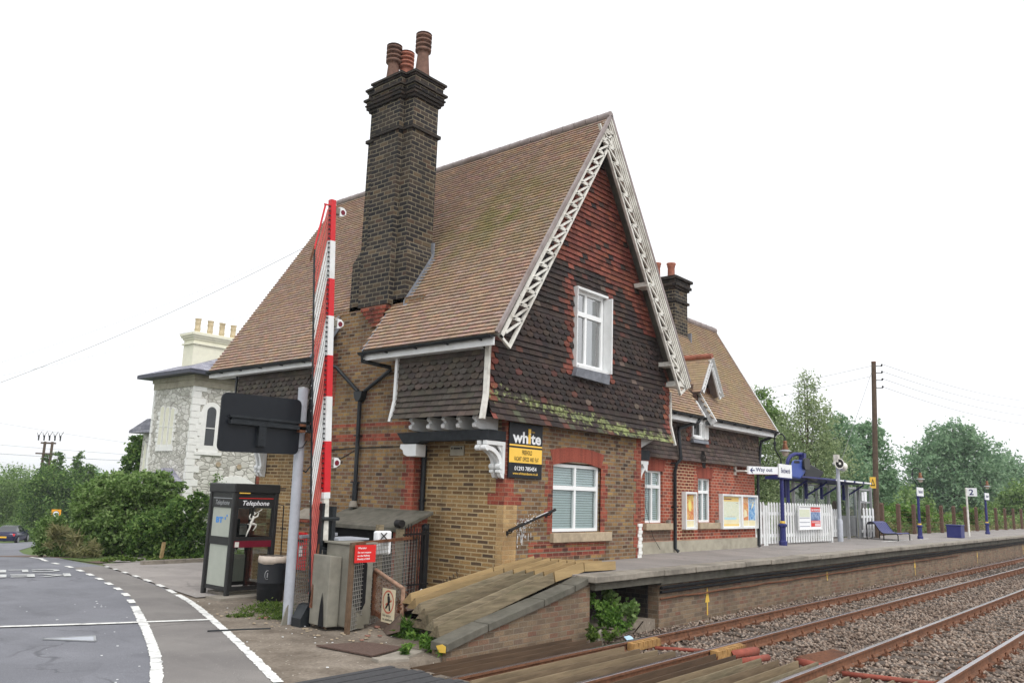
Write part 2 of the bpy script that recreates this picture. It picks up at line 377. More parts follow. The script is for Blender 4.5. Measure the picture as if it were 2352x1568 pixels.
M['frost'] = glassmat('clear_pane', (.94,.96,.95), .15)
M['etched'] = plain('etched_pane', S(172,177,166), .35, var=.06)
M['blind'] = plain('pale_venetian_slat', S(222,238,238), .6, var=.03)
def leafmat(name, cols, trans=.5, rough=.6):
    m = NM(name, rough, spec=.25); rnd = m.new('NewGeometry').outputs['Random Per Island']; p = m.pos()
    c = m.ramp(m.math('ADD', m.math('MULTIPLY', rnd, .6), m.math('MULTIPLY', m.noise(p, .9, 3), .4)), cols)
    m.col(c)
    tr = m.new('BsdfTranslucent'); m.l.new(c, tr.inputs[0]); mxs = m.new('MixShader'); mxs.inputs[0].default_value = trans
    m.l.new(m.b.outputs[0], mxs.inputs[1]); m.l.new(tr.outputs[0], mxs.inputs[2]); m.l.new(mxs.outputs[0], m.out.inputs[0])
    return m.mat
M['leaf'] = leafmat('mid_green_leaf', [(.15,S(70,96,50)),(.5,S(118,148,80)),(.85,S(166,188,126))])
M['leafpale'] = leafmat('pale_birch_leaf', [(.15,S(106,124,86)),(.5,S(148,166,118)),(.85,S(186,198,156))])
M['leafhazed'] = leafmat('hazed_blue_green_leaf', [(.15,S(86,118,90)),(.5,S(132,164,126)),(.85,S(170,196,160))])  # the pale bluish haze over far trees is put into this leaf colour
M['leafdark'] = leafmat('dark_hedge_leaf', [(.15,S(48,74,38)),(.5,S(90,124,60)),(.85,S(150,176,100))])
M['leafbright'] = leafmat('bright_green_leaf', [(.15,S(60,92,36)),(.5,S(98,136,56)),(.85,S(142,172,88))])
M['leafdry'] = leafmat('dry_grass_blade', [(.15,S(104,108,70)),(.5,S(140,138,96)),(.85,S(176,170,128))])
M['deadleaf'] = leafmat('dead_leaf', [(.15,S(48,38,32)),(.5,S(76,60,48)),(.85,S(108,86,66))], .05)
M['grass'] = leafmat('grass_blade', [(.15,S(58,80,34)),(.5,S(92,118,48)),(.85,S(130,150,76))])
M['bark'] = plain('tree_bark', S(84,74,64), .95, var=.35, sc=8)
M['pinkbloom'] = plain('white_petal', S(226,206,214), .7, var=.1)
# ------------------------------------------------------------------ the setting: ground, road, crossing, ballast
def sstep(a, b, x):
    t = min(1, max(0, (x-a)/(b-a))); return t*t*(3-2*t)
def gz(x, y):
    """height of the ground: flat round the crossing, falling away down the lane"""
    d = -.061*max(0, y-25)-.002*max(0, min(y-25, 4))**2*0
    z = max(d, -9)*(1-sstep(32, 48, x))
    return z
def ground_mat():
    m = NM('bare_earth_and_grass', .95); p = m.pos()
    sx = m.new('SeparateXYZ'); m.l.new(p, sx.inputs[0])
    n = m.noise(p, 1.3, 6); f = m.noise(p, 22, 4)
    earth = m.ramp(n, [(.3, S(96,86,76)), (.5, S(122,112,100)), (.7, S(142,132,120))])
    earth = m.mix(.7, earth, m.ramp(f, [(.3, .6), (.7, 1.3)]), 'MULTIPLY')
    v = m.new('TexVoronoi'); m.l.new(p, v.inputs['Vector']); v.inputs['Scale'].default_value = 9
    chips = m.math('LESS_THAN', v.outputs['Distance'], .11); earth = m.mix(m.math('MULTIPLY', chips, .7), earth, S(190,182,170))
    gr = m.ramp(f, [(.3, S(62,80,40)), (.7, S(104,122,66))])
    far = m.maprange(m.math('ADD', sx.outputs[1], m.math('MULTIPLY', n, 4)), 23, 26)
    c = m.mix(far, earth, gr)
    m.col(c); m.bump(f, .5, .03); return m.mat
def asphalt(name, a, b, speck=.5, crack=True):
    m = NM(name, .92); p = m.pos()
    big = m.noise(p, .55, 5); f = m.noise(p, 90, 3, .8)
    c = m.ramp(big, [(.3, a), (.7, b)]); c = m.mix(.75, c, m.ramp(f, [(.3, .6), (.7, 1.35)]), 'MULTIPLY')
    st = m.noise(m.scale(p, (1.2, .25, 1)), 1.7, 4); c = m.mix(m.math('MULTIPLY', m.maprange(st, .55, .7), .25), c, tuple(x*.6 for x in a))
    v = m.new('TexVoronoi'); m.l.new(p, v.inputs['Vector']); v.inputs['Scale'].default_value = 14
    c = m.mix(m.math('MULTIPLY', m.math('LESS_THAN', v.outputs['Distance'], .07), speck), c, S(206,202,196))
    ve = m.new('TexVoronoi', feature='DISTANCE_TO_EDGE'); wv = m.new('VectorMath', operation='MULTIPLY_ADD'); nn = m.new('TexNoise'); m.l.new(p, nn.inputs['Vector']); nn.inputs['Scale'].default_value = 2.2; m.l.new(nn.outputs['Color'], wv.inputs[0]); wv.inputs[1].default_value = (.7,.7,0); m.l.new(p, wv.inputs[2]); m.l.new(wv.outputs[0], ve.inputs['Vector']); ve.inputs['Scale'].default_value = .42
    ck = m.math('MULTIPLY', m.maprange(ve.outputs['Distance'], .003, .012, 1, 0), m.maprange(m.noise(p, .35, 2), .5, .6)); c = m.mix(m.math('MULTIPLY', ck, .55), c, tuple(x*.35 for x in a))
    pt = m.maprange(m.noise(m.scale(p, (1, .8, 1)), .9, 2, .3), .56, .58); c = m.mix(m.math('MULTIPLY', pt, .16), c, tuple(x*.55 for x in a))
    m.col(c); m.bump(f, .5, .008); return m.mat
M['ground'] = ground_mat()
M['road'] = asphalt('dark_blue_grey_asphalt', S(108,109,115), S(128,129,135))
M['foot'] = asphalt('worn_pale_asphalt', S(116,112,110), S(136,132,128), .8)
M['court'] = asphalt('pinkish_old_asphalt', S(140,134,131), S(160,154,149), .4)
M['deck'] = asphalt('grey_platform_surface', S(132,127,124), S(154,147,142), .4)
def ballast_mat():
    m = NM('ballast_bed', .95); p = m.pos(); v = m.new('TexVoronoi'); m.l.new(p, v.inputs['Vector']); v.inputs['Scale'].default_value = 15
    sp = m.new('SeparateColor'); m.l.new(v.outputs['Color'], sp.inputs[0])
    c = m.ramp(sp.outputs[0], [(0, S(84,72,64)), (.5, S(130,112,102)), (1, S(168,150,142))])
    c = m.mix(m.maprange(v.outputs['Distance'], .35, .75), c, S(52,44,40))
    m.col(c); m.bump(m.math('SUBTRACT', 1, v.outputs['Distance']), .8, .05); return m.mat
M['ballast'] = ballast_mat()
def stone_mat():
    m = NM('ballast_stone', .9); r_ = m.new('NewGeometry').outputs['Random Per Island']; p = m.pos()
    c = m.ramp(r_, [(0, S(86,74,66)), (.3, S(138,120,106)), (.6, S(168,150,136)), (.85, S(148,138,128)), (1, S(110,92,78))])
    oil = m.maprange(m.noise(p, .7, 3), .4, .6); c = m.mix(m.math('MULTIPLY', oil, .35), c, S(88,74,64))
    m.col(c); return m.mat
M['stone_chip'] = stone_mat()

def sheet_grid(name, xs, ys, zf, mat, kind='structure'):
    nx, ny = len(xs), len(ys)
    vs_ = np.array([(x, y, zf(x, y)) for y in ys for x in xs])
    i = np.arange((ny-1)*nx).reshape(ny-1, nx)[:, :-1].ravel()
    return tag(mesh_np(name, vs_, np.stack([i, i+1, i+1+nx, i+nx], 1), mat), kind=kind)
def gzb(x, y): return -.45 if y < 8.19 and (x > 7.61 or x < -3) else gz(x, y)-.012
gx = [-1500,-300,-80,-30,-12,-3.02,-2.98,0,3,6,7.6,7.62]+[8+.8*i for i in range(40)]+[42,46,50,60,80,120,200,500,1500]
gy = [-1500,-300,-60,-20,-8,0,4,8.18,8.2]+[9+1.0*i for i in range(40)]+[52,56,60,65,70,80,95,120,160,220,400,1500]
sheet_grid('ground', gx, gy, gzb, M['ground'])
def strip(name, left, right, lift, mat, kind='structure', sub=4, cross=6):
    """sheet between two polylines, laid on the ground"""
    def dens(P):
        out = []
        for a, b in zip(P[:-1], P[1:]):
            for k in range(sub): out.append((a[0]+(b[0]-a[0])*k/sub, a[1]+(b[1]-a[1])*k/sub))
        out.append(P[-1]); return out
    Ld, Rd = dens(left), dens(right); vs_ = []; fs = []
    for a, b in zip(Ld, Rd):
        for k in range(cross+1):
            x, y = a[0]+(b[0]-a[0])*k/cross, a[1]+(b[1]-a[1])*k/cross; vs_.append((x, y, gz(x, y)+lift))
    w = cross+1
    for i in range(len(Ld)-1):
        for k in range(cross): fs.append((i*w+k, i*w+k+1, (i+1)*w+k+1, (i+1)*w+k))
    mb = MB(); mb.add(vs_, fs); o = mb.build(name, mat); return tag(o, kind=kind)
REDGE = [(5.72,8.22),(6.66,10.3),(7.5,12.5),(8.3,14.75),(8.95,17),(9.5,19.7),(9.95,22.3),(9.9,24.5),(10.3,27.3),(11.5,32),(13.8,39),(17.5,48),(22.5,58),(29,69),(37,80),(50,95)]
LEDGE = [(-3,8.22),(-2.6,10.3),(-2.1,12.5),(-1.4,14.75),(-.6,17),(.2,19.7),(1,22.3),(1.6,24.5),(2.4,27.3),(3.9,32),(6.5,40),(10.5,50),(15.8,61),(22.5,72.5),(31,84),(45,99)]
strip('road', LEDGE, REDGE, .006, M['road'])
L2 = [(4.35,8.22),(5.35,10.2),(6.05,11.8),(6.6,13.15),(7.56,15.6),(8.1,17.25),(8.7,19.8),(9.13,22.2),(9.3,24.3),(9.86,26.9)]
# the old footway strip between the two white lines, slightly paler
strip('footway', [(p[0]+.05, p[1]) for p in L2[:8]], [(5.72,8.22),(6.64,10.25),(7.3,11.85),(7.75,13.2),(8.55,15.55),(8.95,17.2),(9.48,19.75),(9.9,22.2)], .011, M['foot'])
strip('forecourt', [(8.75,15.4),(9.05,17.2),(9.55,19.7),(10,22.2),(10.2,22.9)], [(30,15.4),(30,17.2),(30,19.7),(30,22.4),(30,23)], .008, M['court'], cross=16)
def smooth_line(P, n=8):
    out = []
    for i in range(len(P)-1):
        p0, p1, p2, p3 = P[max(i-1,0)], P[i], P[i+1], P[min(i+2,len(P)-1)]
        for k in range(n):
            t = k/n
            out.append(tuple(.5*((2*p1[j])+(-p0[j]+p2[j])*t+(2*p0[j]-5*p1[j]+4*p2[j]-p3[j])*t*t+(-p0[j]+3*p1[j]-3*p2[j]+p3[j])*t**3) for j in (0,1)))
    out.append(P[-1]); return out
def painted(mb, P, w, lift=.017, ragged=.012):
    P = [V((p[0], p[1], 0)) for p in P]; rnd = random.Random(3); vs_ = []; k = len(P)
    for i, p in enumerate(P):
        d = (P[min(i+1,k-1)]-P[max(i-1,0)]).normalized(); n = V((d.y, -d.x, 0))
        for s_ in (-1, 1):
            q = p+n*s_*(w/2+rnd.uniform(-ragged, ragged)); vs_.append((q.x, q.y, gz(q.x, q.y)+lift))
    mb.add(vs_, [(2*i, 2*i+1, 2*i+3, 2*i+2) for i in range(k-1)])
def cut(P, a, b):
    """piece of a polyline between arc lengths a and b"""
    out = []; s_ = 0
    for p, q in zip(P[:-1], P[1:]):
        l = math.hypot(q[0]-p[0], q[1]-p[1]); n = max(1, int(l/.05))
        for k in range(n):
            if a <= s_+l*k/n <= b: out.append((p[0]+(q[0]-p[0])*k/n, p[1]+(q[1]-p[1])*k/n))
        s_ += l
    return out
def length(P): return sum(math.hypot(q[0]-p[0], q[1]-p[1]) for p, q in zip(P[:-1], P[1:]))
def at_y(P, y):
    s_ = 0
    for p, q in zip(P[:-1], P[1:]):
        if p[1] <= y <= q[1]: return s_+math.hypot(q[0]-p[0], q[1]-p[1])*(y-p[1])/max(1e-6, q[1]-p[1])
        s_ += math.hypot(q[0]-p[0], q[1]-p[1])
    return s_
EL = smooth_line([(5.83,8.3),(6.63,10.29),(7.47,12.47),(8.29,14.73),(8.68,16.05),(9.04,17.3),(9.25,18.2),(9.55,19.73),(9.85,21.5),(9.98,22.6)])
mb = MB(); painted(mb, cut(EL, 0, at_y(EL, 15.95)), .125)
for a, b in ((16.15,16.85),(17.2,17.75),(18.3,18.8),(19.3,19.7),(20.2,20.6),(21.1,21.4),(21.8,22.1)): painted(mb, cut(EL, at_y(EL,a), at_y(EL,b)), .11)
tag(mb.build('edge_line', M['paintline']), kind='structure')
CL = smooth_line(L2)
mb = MB(); painted(mb, cut(CL, 0, at_y(CL, 14.9)), .135)
y_ = 15.25
while y_ < 24:
    painted(mb, cut(CL, at_y(CL,y_), at_y(CL,y_+.5)), .12); y_ += .95+.01*(y_-15)
painted(mb, cut(CL, at_y(CL,24.1), 999), .1)
tag(mb.build('footway_line', M['paintline']), kind='structure')
mb = MB(); painted(mb, [(1.2,15.5),(3,14.72),(4.81,13.92),(6.08,13.34),(7.56,12.72)], .13, .022, .006); tag(mb.build('stop_line', M['paintline']), kind='structure')
mb = MB()
for a, b in (((16.9,48.5),(15.2,44.6)),((14.4,42.6),(12.7,38.4)),((19.4,53.6),(17.9,50.4)),((23.4,60.5),(21.4,57.2))): painted(mb, [(a[0]-3.6,a[1]+1.2),((a[0]+b[0])/2-3.6,(a[1]+b[1])/2+1.2),(b[0]-3.6,b[1]+1.2)], .14)
tag(mb.build('centre_line', M['paintline']), kind='structure')
mb = MB()   # writing on the road faces drivers coming the other way
u = V((-.95, .32, 0)).normalized(); v = V((-.32, -.95, 0)).normalized()
put_text(mb, 'KEEP', (8.52,20.75,.02), u, v, 2.35, .62, 0, .02, 0, .004)
put_text(mb, 'CLEAR', (8.72,21.85,.02), u, v, 2.75, .62, 0, .02, 0, .004)
tag(mb.build('road_lettering', M['fadedline']), kind='structure')
mb = MB(); painted(mb, [(11.35,18.35),(12.6,18.1),(14.5,17.7)], .07, .016, .004); painted(mb, [(11.35,18.35),(12.5,18.55),(14.5,18.9)], .07, .016, .004); tag(mb.build('parking_line', M['orangeline']), kind='structure')
# triangular metal cover in the road
t = MB(); t.prism([(4.9,12.54,.008),(5.52,12.36,.008),(5.36,11.96,.008)], (0,0,.012)); t2 = MB()
o = tag(t.build('manhole_cover', M['galv']), 'triangular grey metal cover set in the road', 'manhole cover')
for a, b in (((4.9,12.54),(5.52,12.36)),((5.52,12.36),(5.36,11.96)),((5.36,11.96),(4.9,12.54))): t2.bar((*a,.02),(*b,.02),.03,.012)
t2.build('rim', M['alum'], o)
# kerb of the planted bed, with its strip of bare earth
mb = MB()
for k in range(9):
    x0 = 10.9+k*.62; mb.box((x0+.01, 22.1+.02*k, -.02), (x0+.61, 22.24+.02*k, .11))
tag(mb.build('kerb', M['concrete']), kind='structure')

# rubber panels of the level crossing
mb = MB()
for k in range(60):
    y0 = 1.6+k*.11; mb.box((-1.5, y0, -.1), (7.45-.06*math.sin(k), y0+.095, .006+.004*(k % 2)))
tag(mb.build('level_crossing_deck', M['rubber']), kind='structure')
sheet_grid('ballast_bed', [7.5,9,12,16,22,30,45,70,110,170], [-12,-4,0,1.5,3,5,7,8.15], lambda x, y: -.205, M['ballast'])
# loose stones: thick near the camera, thinner further off
rng = np.random.default_rng(5)
def stones(n, x0, x1, y0, y1, r0, r1, z):
    x = x0+(x1-x0)*rng.random(n)**1.6; y = y0+(y1-y0)*rng.random(n); r_ = r0+(r1-r0)*rng.random(n)
    return np.stack([x, y, z+r_*rng.uniform(-.1, .7, n)], 1), r_
def stone_mesh(C, r_):
    base = np.array([(1,0,0),(-1,0,0),(0,1,0),(0,-1,0),(0,0,1),(0,0,-1)], float); n = len(C)
    vv = base[None]*rng.uniform(.6, 1.3, (n, 6, 1))+rng.uniform(-.28, .28, (n, 6, 3))
    a = rng.random(n)*6.28; ca, sa = np.cos(a), np.sin(a)
    rot = np.stack([np.stack([ca,-sa,0*a],1), np.stack([sa,ca,0*a],1), np.stack([0*a,0*a,1+0*a],1)], 1)
    vv = np.einsum('nij,nkj->nki', rot, vv); vv[:, :, 2] *= .75
    P = C[:, None]+vv*r_[:, None, None]
    f = np.array([(0,2,4),(2,1,4),(1,3,4),(3,0,4),(2,0,5),(1,2,5),(3,1,5),(0,3,5)])
    return P.reshape(-1, 3), (f[None]+6*np.arange(n)[:, None, None]).reshape(-1, 3)
Cs, Rs = [], []
for a in ((26000, 11.2, 34, .6, 8.05, .022, .042, -.178), (9000, 16, 70, 1.5, 8.1, .03, .05, -.178), (1500, 7.6, 12, 7.4, 8.1, .02, .035, -.17)):
    c_, r_ = stones(*a); Cs.append(c_); Rs.append(r_)
vv, ff = stone_mesh(np.concatenate(Cs), np.concatenate(Rs))
tag(mesh_np('ballast', vv, ff, M['stone_chip']), 'pinkish grey ballast stones between and beside the rails', 'ballast', kind='stuff')

# ------------------------------------------------------------------ two railway tracks
def rail_mb(y, x0, x1):
    prof = [(-.07,-.158),(.07,-.158),(.07,-.145),(.012,-.125),(.01,-.045),(.035,-.035),(.035,-.003),(.028,0),(-.028,0),(-.035,-.003),(-.035,-.035),(-.01,-.045),(-.012,-.125),(-.07,-.145)]
    mb = MB(); n = len(prof); xs = [x0, x1]
    vs_ = [(x, y+p[0], p[1]) for x in xs for p in prof]
    fs = [((i+1) % n, i, i+n, (i+1) % n+n) for i in range(n)]
    for i, f in enumerate(fs): mb.add([vs_[j] for j in f], [(0,1,2,3)], 1 if i in (6,7,8) else 0)
    return mb
def clip_mb(x, y):
    mb = MB(); mb.box((x-.09, y-.19, -.165), (x+.09, y+.19, -.152)); mb.box((x-.08, y-.18, -.152), (x+.08, y-.09, -.125))
    mb.tube([(x-.05,y-.15,-.13),(x-.05,y-.16,-.085),(x-.01,y-.13,-.06),(x+.04,y-.1,-.075),(x+.05,y-.11,-.14)], .012, 5)
    mb.tube([(x-.05,y+.15,-.155),(x-.05,y+.16,-.085),(x-.01,y+.13,-.06),(x+.04,y+.1,-.075),(x+.05,y+.11,-.155)], .012, 5)
    return mb
def track(ya, yb, label, x0, n, step):
    root = empty('railway_track', ((x0+30), (ya+yb)/2, -.19), label, 'railway track')
    for y in (ya, yb): rail_mb(y, -4, 160).build('rail', [M['rail_side'], M['rail_top']], root)
    s0 = None
    mid = (ya+yb)/2
    for k in range(n):
        x = x0+k*step
        if s0 is None:
            mb = MB(); mb.box((x-.125, mid-1.15, -.29), (x+.125, mid+1.15, -.157)); s0 = mb.build('sleeper', M['sleeper'], root)
            c0 = clip_mb(x, ya).build('rail_clip', M['rust'], s0); clip_mb(x, yb).build('rail_clip', M['rust'], s0)
        else:
            s_ = s0.copy(); COL.objects.link(s_); s_.location = s0.location+V((k*step, 0, 0))
            if k < 48:
                for ch in s0.children:
                    c_ = ch.copy(); COL.objects.link(c_); c_.parent = s_
track(6.03, 7.22, 'railway track running beside the platform edge', 11.9, 80, .68)
track(2.9, 4.38, 'nearer railway track with bright polished rail heads', 12.55, 80, .66)
# ------------------------------------------------------------------ ridged timber guards beside the crossing
def ridge_timber(p, q, w, h, up=(0,0,1)):
    """triangular timber: an upright face towards the camera side and a long slope behind"""
    p, q = V(p), V(q); d = (q-p).normalized(); s_ = d.cross(V(up)).normalized(); u = s_.cross(d)
    mb = MB(); mb.prism([p-s_*(w*.5), p+s_*(w*.5), p+s_*(w*.45)+u*h, p+s_*(w*.33)+u*h*.98, p-s_*(w*.5)+u*.01], q-p); return mb
def guard(label, ys, x0, x1, z, mats, w=.19, h=.13):
    rnd = random.Random(int(ys[0]*100)); root = empty('trespass_guard', ((x0+x1)/2, sum(ys)/len(ys), z), label, 'trespass guard', None)
    for i, y in enumerate(ys):
        a, b = x0+rnd.uniform(-.05,.05)+.0*i, x1-.13*(len(ys)-i)+rnd.uniform(-.05,.05)
        ridge_timber((a, y, z), (b, y, z+rnd.uniform(-.01,.01)), w, h).build('timber', M[mats[i % len(mats)]], root)
guard('dark ridged timber guard between the ramp wall and the nearest rail below it', [8.0,7.78,7.56], 7.52, 11.3, -.13, ['timber_dark'], .2, .14)
guard('pale brown ridged timber guard between the two rails of the far track', [6.98,6.76,6.54,6.32], 7.5, 11.35, -.14, ['timber_mid','timber_mid_b'], .21, .16)
guard('dark ridged timber guard just outside the far track', [5.86,5.64], 7.5, 11.9, -.14, ['timber_dark'], .2, .13)
guard('greenish ridged timber guard in the gap between the two tracks', [5.42,5.2,4.98,4.76,4.54], 7.5, 12.2, -.14, ['timber_mid','timber_old','timber_mid_b'], .21, .16)
guard('ridged timber guard between the bright rails of the nearer track', [4.14,3.9,3.66,3.42,3.18], 7.5, 11.9, -.14, ['timber_old','timber_old_b','timber_old_c'], .22, .17)
# yellow notched timber ends beside the rails
def notched(x0, x1, y, lab):
    mb = MB(); n = 6; w = (x1-x0)/n
    for k in range(n): mb.prism([(x0+k*w, y-.1, -.13),(x0+(k+1)*w, y-.1, -.13),(x0+(k+.8)*w, y-.1, -.02),(x0+k*w, y-.1, -.02)], (0, -.07, 0))
    mb.box((x0, y-.1, -.13), (x1, y-.04, -.012))
    tag(mb.build('notched_block', M['yelold']), lab, 'block')
M['yelold'] = plain('worn_yellow_timber', S(170,132,82), .9, var=.4, sc=14, dirt=S(112,84,58), dirtamt=.9, bump=.5)
notched(11.42, 12.25, 7.22, 'yellow notched block against the rail nearest the platform')
notched(11.85, 12.85, 6.03, 'yellow notched block against the second rail from the platform')
def duct(p, q, r_, lab, mat='ductred'):
    mb = MB(); p, q = V(p), V(q); d = (q-p).normalized(); a = d.orthogonal().normalized(); b = d.cross(a); n = 12; vs_ = []
    for c_, rr in ((p, r_), (q, r_), (q, r_*.8), (p, r_*.8)):
        for j in range(n): t_ = 2*math.pi*j/n; vs_.append(c_+(a*math.cos(t_)+b*math.sin(t_))*rr)
    fs = []
    for i in range(4):
        for j in range(n): k = (j+1) % n; fs.append((i*n+j, i*n+k, ((i+1) % 4)*n+k, ((i+1) % 4)*n+j))
    mb.add(vs_, fs, 0, None, True); tag(mb.build('cable_duct', M[mat]), lab, 'duct', 'orange cable ducts under the rails')
duct((12.3,5.88,-.12),(12.85,5.7,-.1), .07, 'short dirty duct stub beside the second rail from the platform')
duct((12.0,5.6,-.14),(12.55,5.38,-.11), .05, 'short orange duct stub lying below the dirty stub')
duct((12.65,4.95,-.12),(12.45,4.5,-.12), .06, 'thick orange duct ending under the bright rail beside the grid plate')
duct((12.3,4.2,-.12),(12.62,3.0,-.12), .035, 'long thin orange duct between the two bright rails')
duct((12.75,2.7,-.12),(12.5,2.1,-.12), .06, 'orange duct emerging at the bottom right corner')
duct((11.95,7.0,-.13),(12.5,6.15,-.13), .03, 'thin reddish duct crossing between the far rails')
mb = MB()
for k in range(11):
    a = V((12.55,5.08,-.115)).lerp(V((13.7,5.16,-.115)), 0); x = k/11; p0 = V((12.62,4.62,-.11)).lerp(V((12.95,5.12,-.11)), x); p1 = V((13.75,4.55,-.11)).lerp(V((14.1,4.95,-.11)), x); mb.bar(p0, p1, .035, .03)
mb.prism([(12.6,4.58,-.16),(13.76,4.52,-.16),(14.13,4.98,-.16),(12.95,5.15,-.16)], (0,0,.03))
tag(mb.build('grid_plate', M['rust']), 'rusty slatted grid plate lying on the ballast', 'grid plate')
# ------------------------------------------------------------------ platform
pl = empty('railway_platform', (40, 9.5, -.2), 'grey railway platform with stone edge and brick face', 'platform')
ZP = .9
mb = MB()
for a, b in (((11.6,8.34),(16.24,9.86)),((16.24,8.34),(23.6,10.40)),((23.6,8.34),(140,11.7))): mb.box((a[0],a[1],.72),(b[0],b[1],ZP))
mb.build('deck', M['deck'], pl)
mb = MB(); rnd = random.Random(2); x = 11.6
while x < 140:
    l = rnd.uniform(.95, 1.35) if x < 50 else 4; dz = rnd.uniform(-.006,.006); dy = rnd.uniform(-.015,.015)
    y0 = 7.93+dy
    if x < 14.6: y0 -= .0
    zz = ZP+.004-max(0, (14.4-x))*.004
    mb.box((x+.008, y0, zz-.105+dz), (x+l-.008, 8.33, zz+.0+dz)); x += l
mb.build('coping', M['concrete'], pl, bevel=.012)
mb = MB(); mb.box((14.0,8.06,.62),(140,8.34,.79)); mb.build('coping_course', M['dkconcrete'], pl)
mb = MB(); mb.box((14.0,8.12,-.4),(140,8.4,.6)); mb.build('wall', M['platbrick'], pl)
mb = MB(); mb.box((11.75,8.02,.66),(14.0,8.3,.79)); mb.box((11.75,8.3,.66),(14.0,9.8,.715)); mb.build('lintel_slab', M['dkconcrete'], pl)
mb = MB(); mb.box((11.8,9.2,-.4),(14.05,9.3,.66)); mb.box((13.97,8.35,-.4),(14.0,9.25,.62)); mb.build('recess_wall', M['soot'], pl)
for z_, r_, x1 in ((.56,.035,140),(.48,.03,140),(.36,.018,38)):
    mb = MB(); mb.tube([(14.0+k*(x1-14)/30, 8.1-r_, z_+.012*math.sin(k*2.3)) for k in range(31)], r_, 6); mb.build('cable', M['dark'] if z_ > .4 else M['rust'], pl)
for k, x in enumerate((15.95,22.9,31.5,41.5,53)):
    mb = MB(); h = .46 if k != 1 else .2; z0 = -.1 if k != 1 else .2
    mb.add([(x-.02,8.114,z0),(x+.03,8.114,z0),(x+.03,8.114,z0+h*.55),(x+.1,8.114,z0+h*.55),(x+.005,8.114,z0+h*1.25),(x-.09,8.114,z0+h*.55),(x-.02,8.114,z0+h*.55)], [(0,1,2,3,4,5,6)])
    mb.build('painted_arrow', M['yellow'], pl)
mb = MB(); mb.box((33,9.55,ZP+.002),(37,9.63,ZP+.006)); mb.box((38,9.52,ZP+.002),(39.4,9.58,ZP+.006)); mb.build('painted_line', M['paintline'], pl)
# ramp at the platform end
rw = empty('ramp_wall', (10, 8.2, -.2), 'brick ramp end wall with sloping worn stone coping', 'wall')
mb = MB(); mb.prism([(8.36,8.13,-.4),(11.75,8.13,-.4),(11.75,8.13,.76),(8.36,8.13,.09)], (0,.27,0)); mb.build('wall', M['platbrick'], rw)
mb = MB(); P = [(8.3,.18),(9.15,.367),(10.44,.61),(11.25,.773),(11.66,.878)]
for a, b in zip(P[:-1], P[1:]):
    d = V((b[0]-a[0],0,b[1]-a[1])).normalized()*.012
    mb.prism([(a[0]+d.x,8.07,a[1]-.11+d.z),(b[0]-d.x,8.07,b[1]-.11-d.z),(b[0]-d.x,8.07,b[1]-d.z),(a[0]+d.x,8.07,a[1]+d.z)], (0,.32,0))
mb.build('coping', M['dkconcrete'], rw, bevel=.01)
mb = MB(); mb.prism([(8.3,8.08,.07),(8.3,8.2,.06),(8.3,8.26,.14),(8.3,8.15,.172),(8.3,8.08,.15)], (-.008,0,0)); mb.build('paint_splash', M['yellow'], rw)
# ridged timbers over the ramp
rg = empty('ramp_guard', (10.8, 9.1, .1), 'sloping ridged timber guard covering the platform ramp, old grey planks below new yellow ones', 'trespass guard')
rnd = random.Random(4); N_ = 7
for i in range(N_):
    y = 8.5+i*.205
    za, zb = .2+.045*i, .80+.008*i
    xa = 8.5+i*.1+rnd.uniform(-.02,.02)
    xm = 11.15-.02*i+rnd.uniform(-.05,.05)
    ze = za+(xm-xa)*(.225-.011*i)
    newl = i >= 5
    ridge_timber((xa, y, za), (xm, y, ze), .215, .17).build('timber', M[('timber_new','timber_new_b')[i % 2] if newl else ('timber_old','timber_old_b','timber_old_c')[i % 3]], rg)
    xt = 11.95+i*.03
    ridge_timber((xm+.03, y, ze+.01), (xt, y, ZP+.03), .215, .165).build('timber', M[('timber_new','timber_new_b')[i % 2]], rg)
    if i < 5:
        ridge_timber((xt+.02, y, ZP+.03), (12.95-.14*i, y, ZP+.015), .21, .15).build('timber', M['timber_new'], rg)
for x, z in ((9.0,.16),(10.3,.44),(11.3,.66)):
    mb = MB(); mb.box((x,8.4,z),(x+.1,9.82,z+.1)); mb.build('bearer', M['timber_old'], rg)
